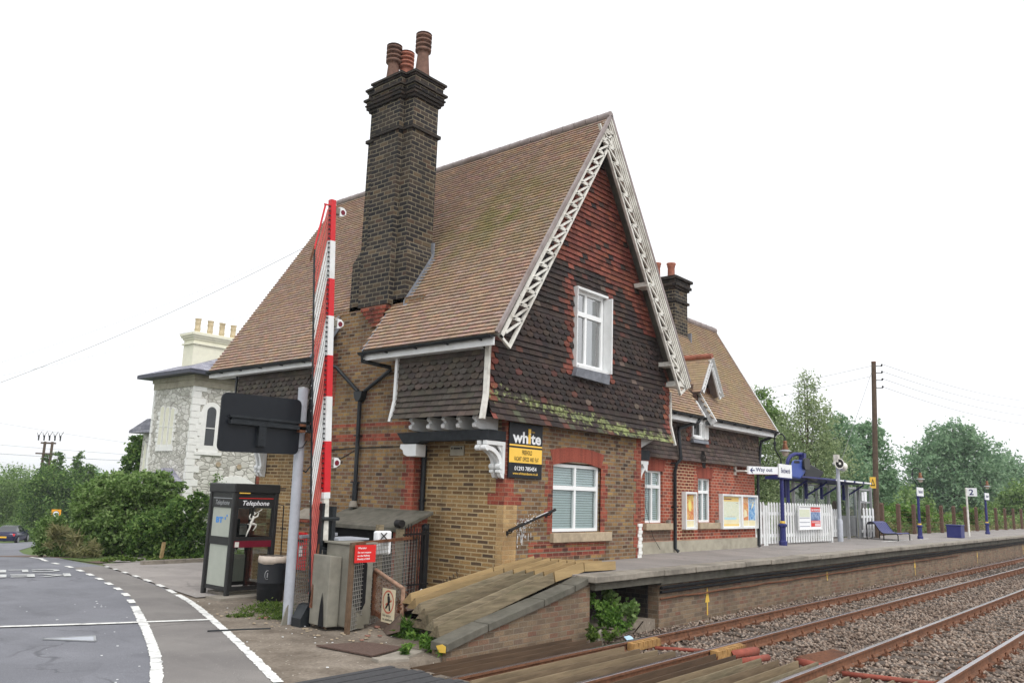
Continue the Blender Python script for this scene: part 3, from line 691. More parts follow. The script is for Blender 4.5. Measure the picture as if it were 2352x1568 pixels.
# ------------------------------------------------------------------ station house
X_, Y_, Z_ = V((1,0,0)), V((0,1,0)), V((0,0,1))
trnd = random.Random(11)
def hang(mb, O, U, Vv, N, v0, gauge, rows, lim, tw, style, colour, flare=None, skip=None, th=.02):
    """courses of separate overlapping tiles on a plane; v runs up the plane"""
    O, U, Vv, N = V(O), V(U), V(Vv), V(N)
    for r_ in range(rows):
        v = v0+r_*gauge; l = lim(v+gauge*.4)
        if l is None or l[1]-l[0] < .03: continue
        k = math.floor((l[0]-(tw/2 if r_ % 2 else 0))/tw)
        while True:
            a = k*tw+(tw/2 if r_ % 2 else 0); k += 1
            if a >= l[1]: break
            b = min(a+tw, l[1]); a2 = max(a, l[0])
            if b-a2 < .012: continue
            if skip and skip((a2+b)/2, v): continue
            c = colour(r_, (a2+b)/2, v); f0 = flare(v) if flare else 0; f1 = flare(v+gauge*1.2) if flare else 0
            j = trnd.uniform(-.003, .003); jv = trnd.uniform(-.004, .004); g = .004
            pt = lambda u_, v_, o_: O+U*u_+Vv*v_+N*o_
            if style(r_, (a2+b)/2) == 's' and b-a2 > tw*.9:
                w = b-a2-g; m_ = (a2+b)/2; hr = gauge*.52; vs_ = [pt(m_-w/2, v+gauge*1.55, f1+.004), pt(m_-w/2, v+hr, f0+th*.75+j)]
                arc = [(math.cos(math.pi+math.pi*i/6), math.sin(math.pi+math.pi*i/6)) for i in range(7)]
                lo = [pt(m_+w*.5*cx_, v+hr+hr*1.0*sy_, f0+th+j) for cx_, sy_ in arc]
                vs_ = [vs_[0]]+lo+[pt(m_+w/2, v+gauge*1.55, f1+.004)]
                mb.add(vs_, [tuple(range(len(vs_)))], 0, c)
                bk = [p-N*th*.95 for p in lo]; q = lo+bk; n_ = len(lo)
                mb.add(q, [(i+n_, i+1+n_, i+1, i) for i in range(n_-1)], 0, c)
            else:
                bl, br_ = pt(a2+g/2, v+jv, f0+th+j), pt(b-g/2, v+jv, f0+th+j)
                tr, tl = pt(b-g/2, v+gauge*1.3, f1+.002), pt(a2+g/2, v+gauge*1.3, f1+.002)
                b0, b1 = pt(a2+g/2, v+jv, f0+.001), pt(b-g/2, v+jv, f0+.001)
                mb.add([bl, br_, tr, tl, b0, b1], [(0,1,2,3),(4,5,1,0)], 0, c)
def jit(c, a=.25, r_=trnd):
    k = 1+r_.uniform(-a, a); return tuple(max(0.003, x*k*(1+r_.uniform(-.06,.06))) for x in c)
ROOFC = [S(168,142,123), S(160,136,120), S(172,146,124), S(162,139,124), S(164,142,128)]
def roofcol(r_, u_, v_): return jit(trnd.choice(ROOFC), .08)
def wall_holes(mb, O, U, L, z0, z1, holes, depth=.12, m=0, mr=None):
    """flat wall with rectangular openings (u0,u1,z0,z1) and their reveals"""
    O, U = V(O), V(U); N = U.cross(Z_)
    us = sorted({0, L, *[h[0] for h in holes], *[h[1] for h in holes]}); zs = sorted({z0, z1, *[h[2] for h in holes], *[h[3] for h in holes]})
    P = lambda u_, z_, d=0: O+U*u_+Z_*z_-N*d
    for a, b in zip(us[:-1], us[1:]):
        for c, d in zip(zs[:-1], zs[1:]):
            if any(h[0]-1e-6 <= a and b <= h[1]+1e-6 and h[2]-1e-6 <= c and d <= h[3]+1e-6 for h in holes): continue
            mb.quad(P(a,c), P(b,c), P(b,d), P(a,d), m)
    for h in holes:
        a, b, c, d = h; mm = m if mr is None else mr
        mb.quad(P(a,c), P(a,d), P(a,d,depth), P(a,c,depth), mm); mb.quad(P(b,d), P(b,c), P(b,c,depth), P(b,d,depth), mm)
        mb.quad(P(a,d), P(b,d), P(b,d,depth), P(a,d,depth), mm); mb.quad(P(b,c), P(a,c), P(a,c,depth), P(b,c,depth), mm)
def pan(mb, O, U, u0, u1, z0, z1, proud=.006, m=0, back=.03):
    """thin slab on a wall, standing proud of it"""
    O, U = V(O), V(U); N = U.cross(Z_)
    P = lambda u_, z_, d: O+U*u_+Z_*z_+N*d
    vs_ = [P(u0,z0,proud),P(u1,z0,proud),P(u1,z1,proud),P(u0,z1,proud),P(u0,z0,-back),P(u1,z0,-back),P(u1,z1,-back),P(u0,z1,-back)]
    mb.add(vs_, [(0,1,2,3),(1,5,6,2),(5,4,7,6),(4,0,3,7),(3,2,6,7),(4,5,1,0)], m)
def window(par, O, U, w, h, cols=2, transom=None, blind=False, fr=.06, dp=.07, mat='upvc', glass='glass', dark=True, split=None, depth=.5):
    """casement window: frame with its panes, a blind and the dark room behind as children"""
    O, U = V(O), V(U); N = U.cross(Z_); mb = MB()
    P = lambda u_, z_, d=0: O+U*u_+Z_*z_+N*d
    def bar_(u0, u1, z0, z1, d0=-.03, d1=.04):
        vs_ = [P(u0,z0,d1),P(u1,z0,d1),P(u1,z1,d1),P(u0,z1,d1),P(u0,z0,d0),P(u1,z0,d0),P(u1,z1,d0),P(u0,z1,d0)]
        mb.add(vs_, [(0,1,2,3),(1,5,6,2),(5,4,7,6),(4,0,3,7),(3,2,6,7),(4,5,1,0)])
    bar_(0, w, 0, fr); bar_(0, w, h-fr, h); bar_(0, fr, fr, h-fr); bar_(w-fr, w, fr, h-fr)
    sp = split if split else [w*i/cols for i in range(1, cols)]
    for s_ in sp: bar_(s_-fr/2, s_+fr/2, fr, h-fr, -.03, .036)
    if transom: bar_(fr, w-fr, transom-fr*.7, transom+fr*.7, -.03, .045)
    f = mb.build('window', M[mat], par)
    g = MB(); g.quad(P(fr*.5,fr*.5), P(w-fr*.5,fr*.5), P(w-fr*.5,h-fr*.5), P(fr*.5,h-fr*.5)); g.build('pane', M[glass], f)
    if blind:
        b = MB(); z = fr; 
        while z < h-fr:
            b.add([P(fr*.7,z,-.04),P(w-fr*.7,z,-.04),P(w-fr*.7,z+.044,-.056),P(fr*.7,z+.044,-.056)], [(0,1,2,3)]); z += .05
        b.build('blind', M['blind'], f)
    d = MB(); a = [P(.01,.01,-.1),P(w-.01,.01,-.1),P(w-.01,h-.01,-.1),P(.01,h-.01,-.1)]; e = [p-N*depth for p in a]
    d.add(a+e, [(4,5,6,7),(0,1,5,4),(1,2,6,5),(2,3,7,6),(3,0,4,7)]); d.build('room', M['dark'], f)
    return f
H_ = empty('station_house', (14.1, 14, 0), 'steep gabled brick and tile station house with tall sooty chimney and white lattice bargeboards', 'house')
GX0, GX1, GY = 11.49, 16.24, 9.88            # brick storey under the front gable
XC, XJ, CX = 11.25, 10.84, 14.14             # chimney breast face, jettied storey face, ridge line
EX, EZ, RZ = 10.59, 4.99, 10.51              # eaves and ridge
VY0, VY1 = 9.42, 19.08                       # verges
SL = (RZ-EZ)/(CX-EX)
# brick walls
mb = MB()
wall_holes(mb, (GX0, GY, 0), X_, GX1-GX0, -.35, 3.7, [(12.95-GX0, 14.62-GX0, 1.49, 2.86)])
mb.quad((GX1,GY,-.35),(GX1,18,-.35),(GX1,18,3.7),(GX1,GY,3.7)); mb.quad((GX1,18,-.35),(GX0,18,-.35),(GX0,18,3.7),(GX1,18,3.7))
mb.build('gable_wall', M['stock'], H_)
mb = MB(); mb.quad((GX0,12.06,-.35),(GX0,GY,-.35),(GX0,GY,3.6),(GX0,12.06,3.6)); mb.build('infill_wall', M['infill'], H_)
mb = MB(); mb.quad((GX0,17.95,-.35),(GX0,15.9,-.35),(GX0,15.9,3.6),(GX0,17.95,3.6)); mb.build('infill_wall', M['infill'], H_)
mb = MB(); wall_holes(mb, (XC, 15.9, 0), -Y_, 15.9-12.06, -.35, 6.2, [])
mb.quad((XC,12.06,-.35),(XC+.4,12.06,-.35),(XC+.4,12.06,6.2),(XC,12.06,6.2)); mb.quad((XC+.4,15.9,-.35),(XC,15.9,-.35),(XC,15.9,6.2),(XC+.4,15.9,6.2))
mb.build('chimney_breast_wall', M['stock'], H_)
# red dressings
mb = MB(); k = 0; z = .9
while z < 3.6:
    w = .3 if k % 2 else .2
    pan(mb, (GX1,GY,0), -X_*-1, -w, 0, z, z+.24, .006); k += 1; z += .24
mb.build('brick_quoin', M['red'], H_)
mb = MB(); mb2 = MB(); k = 0; z = 1.46
while z < 2.9:
    w = .26 if k % 2 else .16
    pan(mb, (12.95,GY,0), X_, -w, 0, z, min(z+.24, 2.95), .005); pan(mb2, (14.62,GY,0), X_, 0, w, z, min(z+.24, 2.95), .005); k += 1; z += .24
mb.build('brick_jamb', M['red'], H_); mb2.build('brick_jamb', M['red'], H_); mb = MB()
for z in (1.13,1.02,1.24): pan(mb, (GX0,GY,0), X_, .75, 3.35, z, z+.078, .004)
mb.build('brick_band', M['red'], H_); mb = MB()
for z0, z1, w in ((2.0,2.2,.5),(2.2,2.5,.26),(2.5,3.6,.14)): pan(mb, (GX0,GY,0), X_, 0, w, z0, z1, .005); pan(mb, (GX0,GY+w*.8,0), -Y_, 0, w*.8, z0, z1, .005)
mb.build('brick_quoin', M['red'], H_); mb = MB(); k = 0; z = 1.6
while z < 2.85:
    w = .34 if k % 2 else .22
    pan(mb, (XC,12.06,0), -Y_, -w, 0, z, z+.16, .005); k += 1; z += .16
pan(mb, (XC,12.06,0), X_, 0, .22, 1.2, 2.9, .004)
mb.build('brick_quoin', M['red'], H_); mb = MB()
for z in (3.2,3.28,3.5): pan(mb, (XC,15.9,0), -Y_, .8 if z > 3.3 else 1.1, 3.8, z, z+.076, .004)
mb.build('brick_band', M['red'], H_); mb = MB(); k = 0; z = .5
while z < 5:
    w = .36 if k % 2 else .24
    pan(mb, (XC,15.9,0), -Y_, 0, w+.35, z, z+.16, .005) if 3.4 < z else None; k += 1; z += .16
pan(mb, (XC,15.05,0), -Y_, 0, .3, 4.0, 5.2, .005)
mb.build('brick_quoin', M['red'], H_); mb = MB()
pan(mb, (GX0,17.95,0), -Y_, 0, .13, -.2, 2.6, .005)
mb.build('brick_quoin', M['red'], H_)
M['rubbed'] = brick('rubbed_red_brick_arch', [(0,S(134,66,54)),(.5,S(152,80,64)),(1,S(142,72,58))], S(148,80,66), .08, .4, .003, dirtamt=.2)
mb = MB(); n = 10; lo = []; hi = []
for i in range(n+1):
    t = i/n; lo.append((12.95+1.67*t, GY-.007, 2.81+.09*math.sin(math.pi*t)*1.0-.01)); hi.append((12.83+1.91*t, GY-.007, 3.09+.09*math.sin(math.pi*t)))
mb.prism(lo+hi[::-1], (0,.05,0)); mb.build('window_arch', M['rubbed'], H_)
mb = MB(); mb.box((11.484,GY-.008,.5),(11.86,GY+.02,2.0)); mb.box((11.482,GY-.0079,.5),(11.52,GY+.16,1.98)); mb.build('rendered_corner', M['ochre'], H_)
mb = MB()
for k in range(10): mb.box((16.1+.02*(k % 3),GY-.02-.012*(k % 2),.9+k*.075),(16.26+.012*(k % 2),GY+.06,.97+k*.075))
mb.build('broken_corner', M['wstone'], H_)
window(H_, (12.97, GY+.1, 1.5), X_, 1.63, 1.33, 2, .86, True)
mb = MB(); mb.box((12.9,GY-.09,1.3),(14.95,GY+.1,1.48)); mb.build('sill', M['stone'], H_, bevel=.01)
# jettied upper storey: core behind the hung tiles
mb = MB(); mb.prism([(XJ+.02,10.06,3.6),(17.42,10.06,3.6),(17.42,10.06,5.1),(CX,10.06,RZ-.3),(XJ+.02,10.06,5.1)], (0,.3,0))
mb.box((XJ+.02,9.86,3.6),(11.6,12.22,5.3)); mb.box((XJ+.02,15.08,3.6),(11.6,18.1,5.3)); mb.box((17.0,10.1,3.6),(17.42,18.1,5.3))
mb.prism([(XJ+.02,18.1,3.6),(XJ+.02,18.1,5.1),(CX,18.1,RZ-.3),(17.42,18.1,5.1),(17.42,18.1,3.6)], (0,-.3,0))
mb.box((XJ+.02,9.85,3.6),(17.42,12.2,3.66)); mb.box((XJ+.02,15.1,3.6),(12,18.08,3.62)); mb.box((16.2,12.2,3.56),(17.42,18.08,3.62))
mb.build('upper_wall', M['dark'], H_)
DK = [S(58,49,46), S(55,47,45), S(62,52,48), S(52,45,44), S(68,55,50)]; RD = [S(122,70,58), S(112,63,53), S(130,76,60), S(100,58,50), S(117,67,57)]
OR = [S(170,104,72), S(176,112,76)]; MOSSC = [S(84,86,70), S(100,106,76), S(124,136,92), S(88,88,74), S(140,150,112)]
def gstyle(r_, u_): return 's' if 5 <= r_ <= 10 or 15 <= r_ <= 19 else 'p'
def gcol(r_, u_, v_):
    z = 3.52+v_; x = u_
    edge = (13.1 < x < 13.42 or 14.62 < x < 14.95) and 4.6 < z < 6.9 or x < 11.1 and z < 5 or x > 17.15
    top = z > 6.95 or (z > 5.9 and x > 15.0+ (6.95-z)*1.3+.12*math.sin(z*7)) and not (15 <= r_ <= 19)
    m_ = max(0, 1-abs(z-3.78+ .10*(x-12))/.34)
    if m_ > 0 and r_ <= 6 and trnd.random() < .2*m_: return jit(MOSSC[0], .2)
    if top: return jit(trnd.choice(RD if trnd.random() > .08 else DK), .2)
    if edge and trnd.random() < .8: return jit(trnd.choice(RD), .2)
    q = trnd.random()
    if q < .002: return jit(trnd.choice(OR), .15)
    if q < .035: return jit(S(96,62,54), .2)
    if q < .06: return jit(S(104,92,82), .15)
    return jit(trnd.choice(DK), .22)
gflare = lambda v: .13*max(0, 1-v/.55)**2
def glim(v):
    z = 3.52+v; d = max(0, (z-4.62)/SL)
    a, b = max(10.87, EX+d+.02), min(17.41, 2*CX-EX-d-.02); return (a, b) if b > a else None
mb = MB(); hang(mb, (0,9.83,3.52), X_, Z_, -Y_, 0, .112, 60, glim, .2, gstyle, gcol, gflare, lambda u_, v_: 13.43 < u_ < 14.62 and 4.62 < v_+3.52 < 6.5, th=.045)
mb.build('tile_hanging', M['hung'], H_)
def jcol(r_, u_, v_):
    return jit(trnd.choice([S(84,77,70), S(80,73,67), S(89,80,72), S(77,70,65)]), .14)
for a, b in ((9.86,12.2),(15.12,18.08)):
    mb = MB(); hang(mb, (XJ+.02,0,3.575), -Y_, Z_, -X_, 0, .112, 14, lambda v: (-b, -a), .2, lambda r_, u_: 's' if 5 <= r_ <= 9 else 'p', jcol, gflare, None, .055)
    mb.build('tile_hanging', M['hung'], H_)
# white corner boards that follow the flare
def board(p0, p1, p2, w=.09, d=.05, mat='oldwhite', up=(-1,0,0)):
    mb = MB(); mb.bar(p0, p1, w, d, up); mb.bar(p1, p2, w, d, up); mb.build('corner_board', M[mat], H_)
board((10.70,9.78,3.5),(10.80,9.80,3.95),(10.82,9.80,5.12), .10, .06)
board((10.70,12.24,3.52),(10.80,12.24,3.95),(10.81,12.24,4.95), .07, .05, 'white')
board((17.47,9.68,3.47),(17.43,9.78,3.95),(17.43,9.79,4.75), .05, .05, 'oldwhite')
board((10.72,18.12,3.44),(10.80,18.12,3.95),(10.81,18.12,4.95), .05, .04, 'black')
# roof slopes of separate tiles on a solid deck
def roof_slope(O, along, up, L, Sl, lim=None, skip=None, gauge=.0968, tw=.19, name='roof', slab=None):
    O, along, up = V(O), V(along), V(up).normalized(); N = along.cross(up)
    if N.z < 0: N = -N
    mb = MB(); hang(mb, O, along, up, N, 0, gauge, int(Sl/gauge), lim or (lambda v: (0, L)), tw, lambda r_, u_: 'p', roofcol, None, skip, .045)
    for a, b, c, d in (slab or [(0, L, 0, Sl)]):
        P = lambda u_, v_, o_: O+along*u_+up*v_+N*o_
        vs_ = [P(a,c,-.004),P(b,c,-.004),P(b,d,-.004),P(a,d,-.004),P(a,c,-.07),P(b,c,-.07),P(b,d,-.07),P(a,d,-.07)]
        mb.add(vs_, [(0,1,2,3),(7,6,5,4),(0,4,5,1),(1,5,6,2),(2,6,7,3),(3,7,4,0)], 1, S(120,112,104))
    return mb.build(name, [M['roof'], M['soffit']], H_)
LS = math.hypot(CX-EX, RZ-EZ)
up = V((CX-EX, 0, RZ-EZ)).normalized(); s0 = (XC-EX+.02)/up.x
roof_slope((EX,VY0,EZ), Y_, up, VY1-VY0, LS, None, lambda u_, v_: 13.08 < u_+VY0 < 14.78 and v_ < s0, slab=[(0,13.08-VY0,0,LS),(14.78-VY0,VY1-VY0,0,LS),(13.08-VY0,14.78-VY0,s0,LS)])
roof_slope((2*CX-EX,VY0,EZ), Y_, V((-up.x,0,up.z)), VY1-VY0, LS, gauge=.16, tw=.4)
mb = MB()
for k in range(30):
    y0 = VY0-.02+k*(VY1-VY0+.02)/30; mb.tube([(CX,y0,RZ+.03),(CX,y0+.31,RZ+.03)], [.095,.088], 10)
mb.build('ridge_tiles', M['ridge'], H_)
mb = MB(); A = V((CX,VY0-.015,RZ+.02)); B = V((EX,VY0-.015,EZ+.02)); B2 = V((2*CX-EX,VY0-.015,EZ+.02))
for q in (B, B2): mb.bar(A, q, .07, .06, (0,-1,0))
mb.build('verge_mortar', M['ridge'], H_)
# bargeboards with open lattice
def barge(par, A, B, y, width, outer, n, mat='oldwhite', dep=.05, inner=.05, mould=False):
    A, B = V((A[0],y,A[1])), V((B[0],y,B[1])); d = (B-A).normalized(); nn = V((d.z,0,-d.x))
    if nn.z > 0: nn = -nn
    L = (B-A).length; mb = MB()
    def rail(o0, o1, dp, y0=0, t0=0, t1=None):
        t1 = L if t1 is None else t1
        e0, e1 = t0+0, t1; a = abs(nn.x/ max(.01, abs(nn.z)))
        poly = [A+d*e0+nn*o0, A+d*e1+nn*o0, A+d*e1+nn*o1, A+d*e0+nn*o1]
        mb.prism([p+V((0,y0,0)) for p in poly], (0,dp,0))
    if mould:
        for i in range(4): rail(outer*i/4, outer*(i+1)/4-.006, .07+.02*(3-i), -.02*(3-i))
    else: rail(0, outer, .06)
    rail(width-inner, width, dep+.012, -.006)
    o0, o1 = outer, width-inner; rl = o1-o0; step = L/n
    # one strut of each pair lies level, the other steep
    tl = rl*abs(nn.z)/max(.05, abs(d.z))  # run along the slope for a level strut
    for i in range(n):
        t = .3+i*(L-.45)/n; p = A+d*(t)+nn*o0; q = A+d*(t-tl)+nn*o1
        if t-tl < 0: continue
        mb.bar(p, q, .042, dep*.8, (0,1,0)); mb.bar(q, A+d*(t+(L-.45)/n)+nn*o0, .042, dep*.8, (0,1,0))
        m_ = (p+q)/2; mb.bar(m_-(q-p)*.18+V((0,-.012,0)), m_+(q-p)*.18+V((0,-.012,0)), .07, dep*.8, (0,1,0))
    rail(0, width, dep, 0, L-.05, L)
    return mb.build('bargeboard', M[mat], par)
barge(H_, (CX,RZ-.06), (EX+.12,EZ-.02), VY0+.02, .36, .09, 17)
barge(H_, (CX,RZ-.06), (2*CX-EX+.02,EZ-.1), VY0+.02, .46, .19, 17, mould=True)
mb = MB(); mb.prism([(17.2,9.44,4.86),(17.68,9.44,4.86),(17.64,9.44,4.97),(17.3,9.44,5.0)], (0,.4,0)); mb.build('eaves_box', M['oldwhite'], H_)
for z in (5.35,7.05): mb = MB(); x = 2*CX-EX-(z-EZ)/SL-.36; mb.box((x-.22,9.45,z-.05),(x+.12,9.84,z+.05)); mb.build('purlin_end', M['oldwhite'], H_)
# gutter, fascia and rainwater pipes on the left side
def gutter(a, b, r_=.06, par=None, mat='black'):
    mb = MB(); a, b = V(a), V(b); d = (b-a).normalized(); s_ = d.cross(Z_); n = 8; vs_ = []
    for p in (a, b):
        for rr in (r_, r_*.8):
            for i in range(n+1): t = math.pi+math.pi*i/n; vs_.append(p+s_*math.cos(t)*rr+Z_*math.sin(t)*rr)
    m_ = n+1; fs = []
    for i in range(n): fs += [(i, i+1, 2*m_+i+1, 2*m_+i), (m_+i+1, m_+i, 3*m_+i, 3*m_+i+1)]
    fs += [(0, 2*m_, 3*m_, m_), (n, m_+n, 3*m_+n, 2*m_+n)]
    fs += [tuple(list(range(n+1))+list(range(2*m_-1, m_-1, -1))), tuple(list(range(3*m_-1, 2*m_-1, -1))+list(range(3*m_, 4*m_)))]
    mb.add(vs_, fs); k = 0; L = (b-a).length
    while k*.85 < L: p = a+d*min(L-.05, .3+k*.85); mb.bar(p-Z_*.05-s_*.02, p-Z_*.05+s_*.09, .03, .05); k += 1
    return mb.build('gutter', M[mat], par or H_)
gutter((EX-.05,VY0+.05,EZ-.02),(EX-.05,13.12,EZ-.04)); gutter((EX-.05,14.76,EZ-.02),(EX-.05,VY1,EZ-.02))
mb = MB(); mb.box((EX+.01,VY0+.06,EZ-.2),(EX+.035,13.06,EZ-.05)); mb.box((EX+.035,VY0+.5,EZ-.19),(XJ+.1,13.06,EZ-.165)); mb.build('fascia', M['white'], H_)
mb = MB(); mb.box((EX+.01,14.8,EZ-.17),(EX+.035,VY1,EZ-.05)); mb.box((EX+.035,14.8,EZ-.16),(XJ+.1,VY1,EZ-.14)); mb.build('fascia', M['white'], H_)
mb = MB(); mb.tube([(EX-.05,13.02,EZ-.06),(EX-.05,13.02,EZ-.22),(XC-.07,12.88,4.72),(XC-.07,12.86,4.66),(XC-.07,13.66,4.26)], .042, 8)
mb.tube([(EX-.02,14.85,EZ-.04),(XC-.07,14.7,4.86),(XC-.07,13.88,4.27)], .042, 8)
mb.prism([(XC-.16,13.64,4.26),(XC-.16,13.92,4.26),(XC-.16,13.88,4.12),(XC-.16,13.82,4.04),(XC-.16,13.74,4.04),(XC-.16,13.67,4.12)], (.15,0,0))
mb.tube([(XC-.08,13.78,4.06),(XC-.08,13.74,2.0)], .045, 8); mb.tube([(XC-.08,13.745,2.35),(XC-.08,13.735,1.9)], .058, 8)
for z in (3.3,2.32): mb.box((XC-.14,13.7,z),(XC,13.84,z+.03))
mb.build('downpipe', M['black'], H_)
mb = MB(); mb.tube([(XC-.1,13.74,1.95),(XC-.11,13.73,1.82)], [.07,.1], 8); mb.build('mortar_collar', M['concrete'], H_)
mb = MB(); mb.tube([(GX0-.05,11.98,3.1),(GX0-.05,11.97,-.2)], .05, 8); mb.box((GX0-.09,11.92,2.0),(GX0-.01,12.04,2.04)); mb.build('downpipe', M['black'], H_)
mb = MB(); mb.tube([(XC-.012,14.9,3.02),(XC-.012,13.9,3.06),(XC-.012,12.1,3.08)], .012, 5); mb.tube([(XC-.012,13.8,3.06),(XC-.012,14.3,2.86),(XC-.012,14.9,2.7)], .008, 5); mb.build('wall_cable', M['black'], H_)
# corbels, beam and braces under the jetty
scroll = [(0,.2),(-.48,.2),(-.5,.14),(-.44,.09),(-.5,.04),(-.49,-.02),(-.4,-.05),(0,-.05)]
for y in (11.82,11.33,10.93,10.54,10.13):
    mb = MB(); mb.prism([(GX0+.02+x*1.3, y-.045, 3.40+z) for x, z in scroll], (0,.09,0)); mb.build('bracket', M['white'], H_, bevel=.008)
mb = MB(); mb.prism([(10.96,9.86,3.15),(10.96,11.6,3.15),(10.96,11.7,3.12),(10.96,12.1,3.11),(10.96,12.3,3.32),(10.96,9.86,3.34)], (.24,0,0))
mb.box((11.2,9.865,3.16),(11.47,10.0,3.335)); mb.build('beam', M['beam'], H_)
mb = MB(); mb.prism([(10.98,11.75,3.10),(10.98,12.2,3.10),(10.98,12.22,3.02),(10.98,12.13,2.98),(10.98,12.1,2.9),(10.98,12.0,2.86),(10.98,11.75,2.86)], (.27,0,0)); mb.build('bracket', M['white'], H_, bevel=.01)
def arch_brace(y, x0, zt, zb, dep, mat='white'):
    """arched brace in the plane y = const: leg on the wall, arm out to the left"""
    mb = MB(); xw = GX0-.02; w = xw-x0
    mb.box((xw-.075,y,zb),(xw,y+dep,zt)); mb.box((x0+.02,y+.001,zt-.07),(xw-.075,y+dep-.001,zt))
    n = 9; o, i_ = [], []
    for k in range(n+1):
        t = k/n*math.pi/2; ox, oz = x0+.06+(w-.1)*math.sin(t)*1.0, zt-.09-(zt-zb-.2)*(1-math.cos(t))
        nx, nz = math.cos(t)*0+math.sin(t)*.09*1, .0
        o.append((ox, y+.01, oz)); i_.append((ox-.085*math.sin(t+.15), y+.01, oz-.085*math.cos(t+.15)*.9))
    mb.prism(o+i_[::-1], (0,dep-.02,0))
    mb.lathe([(.045,-.0),(.055,.02),(.055,dep*.9),(.045,dep*.92)], (0,0,0), 10) if False else None
    for cx_, cz_ in ((x0+.03, zt-.13),(xw-.11, zb+.13)):
        mb.tube([(cx_,y-.015,cz_),(cx_,y+dep+.015,cz_)], .055, 10)
    mb.box((xw-.16,y,zb+.02),(xw-.07,y+dep,zb+.07))
    mb.prism([(xw-.08,y+.004,zb-.07),(xw-.005,y+.004,zb-.09),(xw-.005,y+.004,zb),(xw-.13,y+.004,zb+.02)], (0,dep-.01,0))
    mb.prism([(xw-.2,y+.03,zt-.06),(xw-.07,y+.03,zt-.06),(xw-.07,y+.03,zt-.2)], (0,dep-.06,0))
    return mb.build('brace', M[mat], H_)
arch_brace(9.87, 10.93, 3.14, 2.56, .09); arch_brace(10.03, 10.93, 3.139, 2.561, .08)
arch_brace(17.55, 10.8, 3.42, 2.5, .1); arch_brace(17.72, 10.8, 3.419, 2.501, .09); arch_brace(15.92, 10.8, 3.42, 2.5, .1)
mb = MB(); mb.box((10.86,15.1,3.42),(11.5,15.2,3.56)); mb.box((10.9,15.1,3.4),(11.05,18.05,3.55)); mb.build('beam', M['beam'], H_)
mb = MB(); mb.box((GX0-.03,10.92,2.9),(GX0+.01,11.28,3.09)); mb.build('wall_plaque', M['render'], H_)
mb = MB(); mb.box((GX0-.034,11.22,3.02),(GX0-.03,11.25,3.06)); mb.box((GX0-.034,10.97,3.02),(GX0-.03,11.0,3.06)); mb.box((GX0-.034,11.02,3.02),(GX0-.03,11.19,3.05)); mb.build('plaque_lettering', M['ink'], H_.children[-1])
# right-hand bracket towards the wing
mb = MB(); mb.box((16.24,9.95,3.08),(16.75,10.15,3.3)); mb.build('beam', M['beam'], H_)
mb = MB(); mb.prism([(16.26,9.97,3.3),(17.0,9.97,3.58),(16.26,9.97,3.62)], (0,.12,0)); mb.build('bracket', M['white'], H_)
def brace_r():
    mb = MB(); mb.box((16.25,9.97,2.2),(16.32,10.09,3.06)); mb.box((16.32,9.98,2.98),(16.74,10.08,3.06)); n = 8; o, i_ = [], []
    for k in range(n+1):
        t = k/n*math.pi/2; x, z = 16.68-.36*math.sin(t), 2.93-.6*(1-math.cos(t)); o.append((x,9.985,z)); i_.append((x+.06*math.sin(t),9.985,z-.06*math.cos(t)))
    mb.prism(o+i_[::-1], (0,.09,0)); mb.prism([(16.5,9.984,2.98),(16.72,9.984,2.98),(16.7,9.984,2.8),(16.6,9.984,2.86)], (0,.09,0)); mb.build('brace', M['white'], H_)
brace_r()
# upper window in the gable with its projecting white casing
window(H_, (13.48, 9.86, 4.86), X_, 1.06, 1.62, 2, 1.12, False, .07, glass='skyglass', split=[.42], depth=1.2)
mb = MB()
mb.box((13.445,9.72,4.82),(13.47,9.9,6.5)); mb.box((14.56,9.6,4.8),(14.6,9.9,6.46)); mb.box((13.47,9.68,4.8),(14.56,9.9,4.86)); mb.box((13.45,9.72,6.48),(14.6,9.9,6.53))
mb.build('window_casing', M['white'], H_)
mb = MB(); mb.prism([(13.4,9.66,4.79),(14.62,9.66,4.79),(14.62,9.69,4.58),(13.38,9.69,4.62)], (0,.1,0)); mb.build('lead_apron', M['lead'], H_)
mb = MB(); mb.quad((13.5,9.99,4.9),(13.86,9.99,4.9),(13.86,9.99,6.4),(13.5,9.99,6.4)); mb.quad((14.2,10.0,4.9),(14.55,10.0,4.9),(14.55,10.0,6.4),(14.2,10.0,6.4)); mb.build('curtain', M['blind'], H_)
# the tall chimney: a cross-shaped stack
def cross_plan(x0, x1, y0, y1, py0, py1, d, o=0.0):
    return [(x0-o,y0-o),(x1+o,y0-o),(x1+o,y1+o),(x0-o,y1+o),(x0-o,py1+o),(x0-d-o,py1+o),(x0-d-o,py0-o),(x0-o,py0-o)]
def plan_prism(mb, plan, z0, z1, m=0, plan2=None):
    n = len(plan); p2 = plan2 or plan
    vs_ = [(x,y,z0) for x, y in plan]+[(x,y,z1) for x, y in p2]
    fs = [((i), (i+1) % n, (i+1) % n+n, i+n) for i in range(n)]; fs += [tuple(range(n-1,-1,-1)), tuple(range(n,2*n))]
    mb.add(vs_, fs, m)
mb = MB(); A_ = dict(x0=11.27, x1=12.05, y0=12.72, y1=14.22, py0=13.03, py1=13.87, d=.13)
P_ = lambda o: cross_plan(**A_, o=o)
Bp = cross_plan(11.25, 12.3, 12.64, 14.46, 13.0, 13.98, .15)
plan_prism(mb, Bp, 6.1, 7.2); plan_prism(mb, Bp, 7.2, 7.5, 0, P_(0)); plan_prism(mb, P_(0), 7.5, 10.08)
plan_prism(mb, P_(.05), 10.08, 10.15, 1); plan_prism(mb, P_(.055), 10.15, 10.19, 1, P_(-.01)); plan_prism(mb, P_(-.015), 10.17, 10.84)
